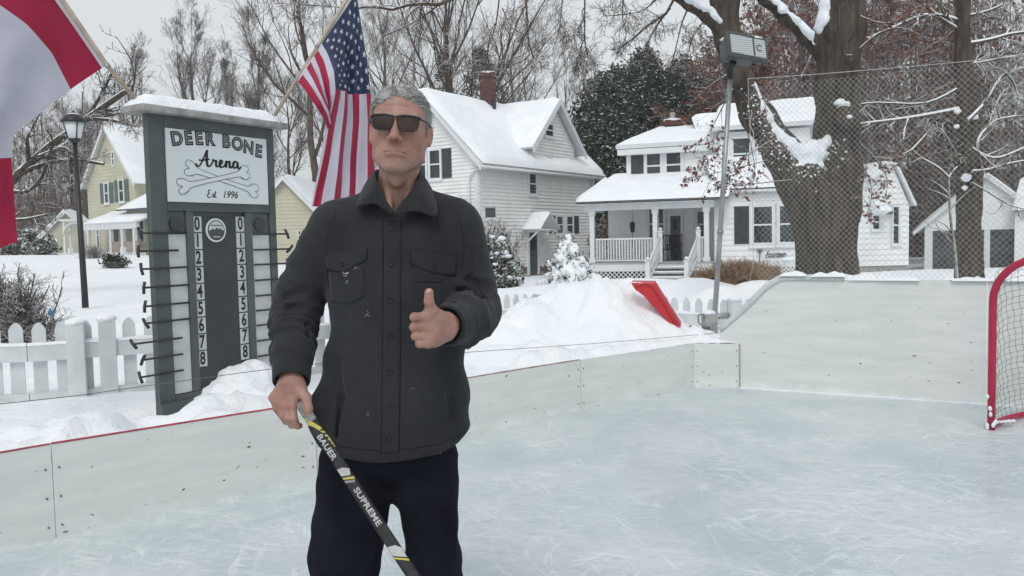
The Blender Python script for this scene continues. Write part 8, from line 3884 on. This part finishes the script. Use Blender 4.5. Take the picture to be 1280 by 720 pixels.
 def folds(freq, amp, ph, lo=0.0, hi=1.0):
  def f(t, X, Y, Z):
   w = np.clip((t - lo) / .15, 0, 1) * np.clip((hi - t) / .15, 0, 1)
   a = np.arctan2(Y - 2.2, X + .1 + 0 * Z) * 1.6 + Z * 3 + X * 5
   n = fbm2(t * freq * .22 + ph * 3.1 + a * .35, a * 1.1 + ph, 2, ph)
   r = 1 - np.abs(n) * 3.0
   m_ = fbm2(t * 1.5 + ph, a * .8, 1, ph + 4)
   return amp * w * (np.clip(r, -.9, 1.0) * (.75 + .5 * m_))
  return f
 # left in the picture
 A = [q(419, 290, 2.285), q(389, 340, 2.30), q(367.5, 394, 2.285), q(366, 436, 2.205), q(364.3, 474, 2.135)]
 RA = [.070, .0675, .0630, .0560, .0490]
 J.cone(A[0], A[1], RA[0], RA[1], .05, mod=folds(12, .006, .4, .2, 1.2))
 J.cone(A[1], A[2], RA[1], RA[2], .008, mod=folds(17, .012, 1.3, -.2, 1.2))
 J.cone(A[2], A[3], RA[2], RA[3], .008, mod=folds(15, .015, 2.0, -.2, 1.2))
 J.cone(A[3], A[4], RA[3], RA[4], .008, mod=folds(9, .009, .6, -.2, .75))
 # right in the picture
 Bp = [q(571, 290, 2.285), q(582, 340, 2.29), q(594, 388, 2.255), q(583, 400, 2.13), q(558, 407, 1.995)]
 RB = [.070, .0670, .0660, .0600, .0520]
 J.cone(Bp[0], Bp[1], RB[0], RB[1], .05, mod=folds(12, .006, 2.4, .2, 1.2))
 J.cone(Bp[1], Bp[2], RB[1], RB[2], .02, mod=folds(17, .013, .3, -.2, 1.2))
 J.cone(Bp[2], Bp[3], RB[2], RB[3], .02, mod=folds(14, .016, 1.1, -.2, 1.2))
 J.cone(Bp[3], Bp[4], RB[3], RB[4], .02, mod=folds(15, .012, 2.6, -.2, .8))
 # deep creases at the elbows
 J.chain([q(612, 372, 2.19), q(594, 381, 2.17), q(572, 377, 2.17)], [.005, .009, .004], .018, True)
 J.chain([q(615, 388, 2.18), q(602, 392, 2.13), q(590, 384, 2.10)], [.003, .006, .003], .012, True)
 J.chain([q(352, 402, 2.23), q(372, 409, 2.215), q(385, 406, 2.215)], [.003, .006, .003], .012, True)
 J.chain([q(343, 447, 2.17), q(360, 451, 2.15), q(377, 449, 2.155)], [.003, .004, .002], .010, True)
 for pts, r in (([(398, 352, 2.21), (380, 366, 2.205), (357, 372, 2.225)], .0065), ([(399, 372, 2.215), (384, 384, 2.20), (362, 386, 2.215)], .0075),
                   ([(354, 414, 2.21), (368, 424, 2.185), (382, 422, 2.19)], .0060), ([(345, 430, 2.19), (362, 437, 2.165), (378, 435, 2.17)], .0050),
                   ([(585, 350, 2.205), (600, 358, 2.20), (617, 356, 2.215)], .0060), ([(574, 364, 2.20), (592, 367, 2.185), (614, 362, 2.20)], .0070),
                   ([(566, 384, 2.06), (577, 396, 2.04), (580, 409, 2.04)], .0055), ([(580, 386, 2.10), (591, 400, 2.085), (592, 411, 2.085)], .0065), ([(601, 392, 2.165), (607, 404, 2.16), (606, 411, 2.16)], .0060),
                   ([(418, 352, 2.165), (430, 395, 2.150), (428, 440, 2.148)], .0035), ([(566, 425, 2.16), (560, 470, 2.15), (565, 520, 2.15)], .0040), ([(421, 455, 2.155), (428, 500, 2.145), (424, 545, 2.145)], .0035)):
  for rep_ in (0, 1):
   J.chain([q(a_, b_, c_ + .006) for a_, b_, c_ in pts], [r * .35, r, r * .4], .020, True)
 # open cuffs
 for (a, b, r) in ((A[3], A[4], .041), (Bp[3], Bp[4], .043)):
  d = (b - a) / np.linalg.norm(b - a)
  J.cone(b + d * .002, b + d * .08, r, r, 0.004, True)
  J.func(b - .12, b + .14, lambda X, Y, Z, b=b, d=d: np.where(np.sqrt((X - b[0]) ** 2 + (Y - b[1]) ** 2 + (Z - b[2]) ** 2) < .085, -((X - b[0]) * d[0] + (Y - b[1]) * d[1] + (Z - b[2]) * d[2] - .010), 1.0), 0.003, True)
 # neck opening with its V
 nb2 = q(497, 262, 2.30)
 J.cone(q(497, 232, 2.285), q(497, 190, 2.25), .058, .070, .006, True)
 vp = q(492.5, 268, 2.2)
 J.func((-.50, 2.0, float(vp[2]) - .01), (-.15, 2.26, 1.62), lambda X, Y, Z: (np.abs(X - vp[0]) - (Z - vp[2]) * .52) * .88, .004, True)
 # hem: rounded tails, cut below
 zs = [(380, 538), (390, 546), (402, 558), (425, 566), (455, 570), (480, 571), (515, 569), (550, 563), (572, 553), (587, 541), (600, 534)]
 hx = [float(q(u, v, T0 - .10)[0]) for u, v in zs]
 hz = [float(q(u, v, T0 - .10)[2]) for u, v in zs]
 J.func((-.78, 1.9, .70), (.06, 2.56, .95), lambda X, Y, Z: Z - np.interp(X, hx, hz) + 0 * Y, .006, True)
 V, F = J.mesh()
 V = relax(V, F, 1, .4)
 Vj = V
 jac = mesh_np('fleece_shirt', V, F, M['fleece'], root)
 bvh = BVHTree.FromPolygons([tuple(v) for v in V], [tuple(int(i) for i in f) for f in F])
 del J
 # placket
 m = MB()
 decal(m, bvh, [(479.5, 273), (502, 273), (501, 330), (500.5, 420), (499.5, 500), (498, 567), (477.5, 567), (478, 500), (479, 420), (480, 330)], .0032, 60, 6)
 m.build('placket', M['fleece'], jac)
 m = MB()
 for (x0, x1) in ((478.6, 480.2), (501.0, 501.7)):
  decal(m, bvh, [(x0, 275), (x1, 275), (x1 - .6, 420), (x1 - 2, 566), (x0 - 2, 566), (x0 - .6, 420)], .0016 if x0 < 490 else .0012, 60, 1)
 m.build_split('placket_seam', M['fleece_edge'], jac)
 # flaps
 for poly in ([(407, 319.5), (430, 314), (458.5, 311), (459, 325), (448, 331), (429.5, 341), (418, 338), (409.5, 335)],
                 [(514, 313.5), (540, 317), (570.5, 322.5), (568, 344.5), (556, 344), (540, 342), (526, 336), (514, 331)]):
  m = MB()
  decal(m, bvh, poly, .0060, 10, 12)
  m.build('pocket_flap', M['fleece'], jac)
  c = (sum(p[0] for p in poly) / len(poly), sum(p[1] for p in poly) / len(poly))
  m = MB()
  sh = [(c[0] + (p[0] - c[0]) * 1.035, c[1] + (p[1] - c[1]) * 1.07 + .6) for p in poly]
  decal(m, bvh, sh, .0014, 10, 12)
  m.build('flap_underlay', M['fleece_edge'], jac)  # dark copy of the flap beneath it, slightly larger and set lower
 # pocket bodies
 for poly in ([(411, 338), (456, 330), (456, 372), (434, 381), (413, 377)], [(518, 333), (556, 341), (555, 353), (519, 353)]):
  m = MB()
  decal(m, bvh, poly, .0022, 14, 12)
  m.build('chest_pocket', M['fleece'], jac)
 # buttons
 for u, v, r in ((489.5, 286, 3.4), (488.8, 330, 3.4), (488.6, 375, 3.4), (488.4, 420, 3.4), (487.8, 464.5, 3.4), (487.2, 509, 3.4), (486.5, 548, 3.2), (429.5, 331, 3.0), (543, 333.5, 3.0)):
  m = MB()
  c, n = cast(bvh, u, v)
  k = .0065 if (u < 440 or u > 530) else .0036
  p = Vector(c) + n * k
  x = n.cross(Vector((0, 0, 1))).normalized()
  y = n.cross(x)
  R = r * 2.15 / FPX
  vs = []
  for (rr_, hh) in ((R, 0), (R, .0018), (R * .8, .0026), (R * .66, .0016), (0.0001, .0014)):
   for i in range(16):
    a = 2 * math.pi * i / 16
    vs.append(p + x * math.cos(a) * rr_ + y * math.sin(a) * rr_ + n * hh)
  m.add(vs, [(j * 16 + i, j * 16 + (i + 1) % 16, (j + 1) * 16 + (i + 1) % 16, (j + 1) * 16 + i) for j in range(4) for i in range(16)], 0, True)
  m.build('button', M['button'], jac)
 # armhole, cuff and hem seams
 m = MB()
 def seam(pts, w=.32, th=.0006, n=26):
  pp = smooth_poly(pts, 6)
  poly = [(p[0] - w, p[1]) for p in pp] + [(p[0] + w, p[1]) for p in pp[::-1]]
  decal(m, bvh, poly, th, n, 1)
 seam([(421, 262), (412, 285), (408, 310), (409, 340), (411, 362)])
 seam([(571, 264), (577, 285), (580, 310), (578, 335)])
 m.build_split('armhole_seam', M['fleece_edge'], jac)
 m = MB()
 for i in range(30):
  t = i / 30
  u0, u1 = 392 + 196 * t, 392 + 196 * (i + 1) / 30
  v0, v1 = float(np.interp(u0, [z[0] for z in zs], [z[1] for z in zs])), float(np.interp(u1, [z[0] for z in zs], [z[1] for z in zs]))
  a, na = cast(bvh, u0, v0 - 8)
  b, nb_ = cast(bvh, u1, v1 - 8)
  if a is not None and b is not None and (a - b).length < .05:
   m.tube([a + na * .0002, b + nb_ * .0002], .0009, 4, cap=False)
 m.build('hem_stitch', M['fleece_edge'], jac)
 # lint and frost on the fleece
 m = MB()
 rnd = random.Random(5)
 for (cu, cv, su, sv, n_, r0) in ((432, 342, 3.5, 2.2, 16, 1.0), (445, 335, 3.5, 1.2, 8, .7), (434, 352, 2, 3, 9, .6), (460, 393, 1.4, 3, 9, .8), (515, 486, 2.2, 2, 5, .5), (461, 517, 2.5, 1.6, 6, .5), (498, 402, .5, .5, 1, .5)):
  for i in range(n_):
   u, v = cu + rnd.gauss(0, su * .6), cv + rnd.gauss(0, sv * .6)
   p, n = cast(bvh, u, v)
   if p is None:
    continue
   r = r0 * .0016 * rnd.uniform(.5, 1.3)
   m.blob(p + n * (.0035 if u < 476 and 330 < v < 382 else .001), (r, r, r), i, 1, .2)
 m.build('frost_specks', simple('frost_speck', (.42, .43, .44), .8, .1, 9), jac)
 # --- collar
 st = [  # (fold top), (leaf middle), (leaf edge)
  [(491.5, 266, 2.158), (491, 267, 2.156), (490.5, 268, 2.158)],
  [(484, 256, 2.168), (481, 258, 2.160), (478, 260, 2.162)],
  [(477, 244, 2.185), (472, 249, 2.172), (466, 254, 2.165)],
  [(471.5, 231, 2.205), (461, 243, 2.182), (447, 258, 2.170)],
  [(468, 221, 2.250), (459, 232, 2.250), (448.5, 249, 2.232)],
  [(470, 215, 2.310), (462, 224, 2.325), (453, 242, 2.330)],
  [(483, 213, 2.350), (480, 224, 2.375), (474, 240, 2.390)],
  [(498, 212, 2.355), (498, 224, 2.385), (498, 240, 2.400)],
  [(513, 213, 2.350), (517, 224, 2.375), (522, 240, 2.390)],
  [(524, 216, 2.310), (532, 226, 2.325), (541, 243, 2.330)],
  [(525, 222, 2.250), (535, 234, 2.250), (545, 253, 2.232)],
  [(519, 232, 2.205), (531, 248, 2.180), (544.5, 270, 2.160)],
  [(511, 245, 2.185), (517, 254, 2.170), (523, 264, 2.158)],
  [(503, 256, 2.168), (506, 260, 2.160), (509, 265, 2.158)],
  [(494, 267, 2.158), (495, 268, 2.156), (495.5, 269, 2.158)],
 ]
 cols = []
 for c in range(3):
  cols.append(smooth_poly([q(*s[c]) for s in st], 6))
 inner = []
 for s in st:
  u, v, d = s[0]
  dn = 2 + 14 * min(1, max(0, (266 - v) / 40))
  inner.append(q(495 + (u - 495) * .96, v + dn, 2.27 + (d - 2.27) * (.97 if d < 2.2 else .93)))
 cols = [smooth_poly(inner, 6)] + cols
 n = len(cols[0])
 G_ = []
 for i in range(n):
  pts = smooth_poly([cols[c][i] for c in range(4)], 5)
  G_.append(pts)
 G_ = np.array(G_)
 G_[:, 3:8] += np.array([0, 0, .004]) * np.sin(np.linspace(0, np.pi, 5))[None, :, None]
 mrows, ncol = G_.shape[0], G_.shape[1]
 idx = np.arange(mrows * ncol).reshape(mrows, ncol)
 Fc = np.stack([idx[:-1, :-1], idx[:-1, 1:], idx[1:, 1:], idx[1:, :-1]], -1).reshape(-1, 4)
 Vc = G_.reshape(-1, 3)
 Nc = vnormals(Vc, Fc)
 k = len(Vc)
 Vall = np.concatenate([Vc + Nc * .0026, Vc - Nc * .0026])
 Fb = Fc[:, ::-1] + k
 ring = list(idx[:, 0]) + list(idx[-1, 1:]) + list(idx[::-1, -1][1:]) + list(idx[0, ::-1][1:-1])
 Fr = np.array([(ring[i], ring[(i + 1) % len(ring)], ring[(i + 1) % len(ring)] + k, ring[i] + k) for i in range(len(ring))])
 mesh_np('collar', Vall, np.concatenate([Fc, Fb, Fr]), M['fleece'], jac)
 # --- trousers
 Tr = Solid((-.62, 2.08, .02), (-.06, 2.48, .98), .0062)

 def knee(ph, amp=.006):
  def f(t, X, Y, Z):
   return amp * 1.6 * np.clip(1 - 3.2 * np.abs(fbm2(Z * 7 + X * 4 + ph, X * 9 + Y * 6, 2, ph)), -.8, 1) + .003 * fbm2(Z * 26 + X * 9, X * 14 + Y * 9, 2, ph + 3)
  return f
 Tr.ell(q(489, 556, 2.285), (.165, .115, .10), .05)
 Tr.chain([q(443, 575, 2.285), q(443, 610, 2.28), q(437, 650, 2.275), q(432, 695, 2.265), np.array([-.475, 2.285, .30]), np.array([-.475, 2.29, .06])],
             [.094, .094, .090, .089, .078, .082], .025, mod=knee(.4))
 Tr.chain([q(529, 575, 2.285), q(532, 612, 2.28), q(538, 650, 2.275), q(544, 695, 2.265), np.array([-.207, 2.285, .30]), np.array([-.207, 2.29, .06])],
             [.090, .084, .074, .072, .070, .080], .025, mod=knee(2.0))
 Tr.func((-.62, 2.0, .0), (-.06, 2.5, .12), lambda X, Y, Z: Z - .055 + 0 * X + 0 * Y, .004, True)
 V, F = Tr.mesh()
 V = relax(V, F, 1, .4)
 tro = mesh_np('trousers', V, F, M['trouser'], root)
 # --- boots
 for x in (-.475, -.207):
  Bt = Solid((x - .09, 2.05, -.005), (x + .09, 2.42, .24), .006)
  Bt.chain([(x, 2.30, .20), (x, 2.31, .06)], [.050, .048], .02)
  Bt.chain([(x, 2.34, .045), (x, 2.22, .045), (x, 2.13, .038)], [.040, .046, .036], .03)
  Bt.func((x - .09, 2.05, -.01), (x + .09, 2.42, .03), lambda X, Y, Z: Z - .008 + 0 * X + 0 * Y, .003, True)
  V, F = Bt.mesh()
  bo = mesh_np('boot', V, F, M['boot'], root)
  m = MB()
  prof_ = [(x - .045, 2.38), (x + .045, 2.38), (x + .052, 2.25), (x + .045, 2.13), (x, 2.085), (x - .045, 2.13), (x - .052, 2.25)]
  m.prism([(a, b) for a, b in prof_], lambda a, b, n: (a, b, n), .001, .018)
  m.build('sole', M['boot'], bo)
 nail.build('thumb_nail', nm.mat, root)
 return root


def make_stick():
 a = P(377.5, 507, 2.104)
 b = P(515, 718, 1.87)
 d = (b - a)
 d /= np.linalg.norm(d)
 L = (a[2] - .055) / -d[2]
 end = a + d * L
 t = thing('hockey_stick', a, 'black hockey stick with yellow and silver lettering held in the man\'s hand', 'hockey stick')
 # shaft axes: wide face turned to the camera
 view = (a + b) / 2 - CAM
 view /= np.linalg.norm(view)
 wv = np.cross(d, view)
 wv /= np.linalg.norm(wv)
 nv = np.cross(wv, d)
 if nv @ view > 0:
  nv = -nv          # toward the camera
 if wv[0] < 0:
  wv = -wv          # to the right / up side
 hw, ht = .0142, .0092

 def f(s, w, n):
  p = a + d * s + wv * w + nv * n
  return (p[0], p[1], p[2])
 MM = Matrix(((d[0], wv[0], nv[0], a[0]), (d[1], wv[1], nv[1], a[1]), (d[2], wv[2], nv[2], a[2]), (0, 0, 0, 1)))
 m = MB()
 m.bbox((.055, -hw, -ht), (L, hw, ht), .004, 0, MM)
 mt = NT('black_composite')
 p = mt.coord()
 mt.end(mt.mix(mt.ramp(mt.noise(p, 60, 4, .6), .35, .7), (.010, .011, .013), (.024, .026, .030)), .5, .22)
 sh = m.build('shaft', mt.mat, t)
 # taped butt end
 m = MB()
 m.bbox((-.012, -hw * .92, -ht * 1.0), (.058, hw * .92, ht * 1.06), .005, 0, MM)
 for i in range(5):
  s = .004 + i * .011
  m.bbox((s, -hw * 1.0, -ht * 1.12), (s + .006, hw * 1.0, ht * 1.14), .002, 0, MM)
 m.build('grip_tape', simple('grey_grip_tape', (.20, .20, .19), .8, .3, 60, bump=.4), t)
 m = MB()
 m.bbox((-.017, -hw * .7, -ht * .7), (-.012, hw * .7, ht * .7), .002, 0, MM)
 m.build('end_cap', M['black_metal'], t)
 ye = simple('yellow_print', (.42, .37, .03), .4, .15, 20)
 wh = simple('silver_print', (.36, .37, .37), .4, .12, 20)
 gr = simple('grey_print', (.16, .17, .18), .4, .12, 20)
 k = ht + .0004
 dm = MB()
 # yellow flames near the grip, on the upper (right) edge
 def pr(pts, mi, e=0.0):
  dm.prism([(x, w) for x, w in pts], f, k + e, k + e + .0003, mi)
 pr([(.040, -.0135), (.060, -.0135), (.075, -.004), (.100, .006), (.150, .0118), (.152, .0135), (.120, .0135), (.085, .010), (.062, .001), (.046, -.007)], 0)
 for i in range(5):
  s = .088 + i * .0125
  pr([(s, .0035), (s + .006, .0055), (s + .010, .0125), (s + .003, .0108)], 3, .0006)
 pr([(.205, -.0135), (.226, -.0135), (.236, .006), (.220, .013), (.208, .0)], 1)
 pr([(.231, -.0135), (.236, -.0135), (.250, .010), (.244, .012)], 0)
 pr([(.240, -.0135), (.247, -.0135), (.258, .006), (.252, .009)], 2)
 pr([(.437, -.0135), (.462, -.0135), (.484, .012), (.458, .0135), (.444, .004)], 1)
 pr([(.466, -.0135), (.471, -.0135), (.494, .012), (.489, .013)], 0)
 dm.build_split('stripe_print', [ye, wh, gr, mt.mat], sh)
 tx = MB()

 def word(s, s0, size, sq, w0, mi=0, shear=0.0, bold=.0015):
  vs, fs = text_geo(s, size, bold, shear, 3, 1.06, 'LEFT')
  # reads from the grip downwards, tops to the upper right edge
  tx.add([f(s0 + v[0] * sq, w0 + v[1], k + .0012) for v in vs], fs, mi)
 return_words = word
 word('BAUER', .100, .0200, 1.24, -.0050, bold=.0005)
 tx.build('lettering', wh, sh)
 tx = MB()
 word('SUPREME', .272, .0190, 1.38, -.0010, bold=.0005)

 tx.build('lettering', wh, sh)
 # blade on the ice
 m = MB()
 e = end
 bl = np.array([-.25, -.97, 0.])
 bl /= np.linalg.norm(bl)
 pts = [(0, .03, .004), (.06, .0, 0), (.15, 0, 0), (.24, .0, .004), (.29, .02, .01)]
 n = 14
 vs = []
 for i in range(n + 1):
  s = .30 * i / n
  c = e + bl * s
  c = np.array([c[0] + .6 * s * s, c[1], 0])
  lo = .004 + (.02 * max(0, (s - .26) / .04))
  hi = .075 - (.02 * max(0, (s - .24) / .06))
  for (w_, z) in ((-.004, lo), (.004, lo), (.004, hi), (-.004, hi)):
   vs.append((c[0] + w_ * bl[1], c[1] - w_ * bl[0], z))
 fs = [(i * 4 + j, i * 4 + (j + 1) % 4, (i + 1) * 4 + (j + 1) % 4, (i + 1) * 4 + j) for i in range(n) for j in range(4)] + [(0, 3, 2, 1), (n * 4, n * 4 + 1, n * 4 + 2, n * 4 + 3)]
 m.add(vs, fs, 0, False)
 m.build('blade', mt.mat, t)
make_camera()
make_materials()
setup_world()
build_ground()
build_boards()
make_netting()
make_goal()
make_scoreboard()
make_flags()
make_fence()
make_pole_light()
make_scoop()
make_wire()
make_lamp()
make_house_a()
make_house_b()
make_left_buildings()
make_garage()
make_far_fence()
make_maple()
make_second_tree()
make_evergreens()
make_bare_trees()
make_bushes()
make_woods()
make_person()
make_stick()
make_haze()
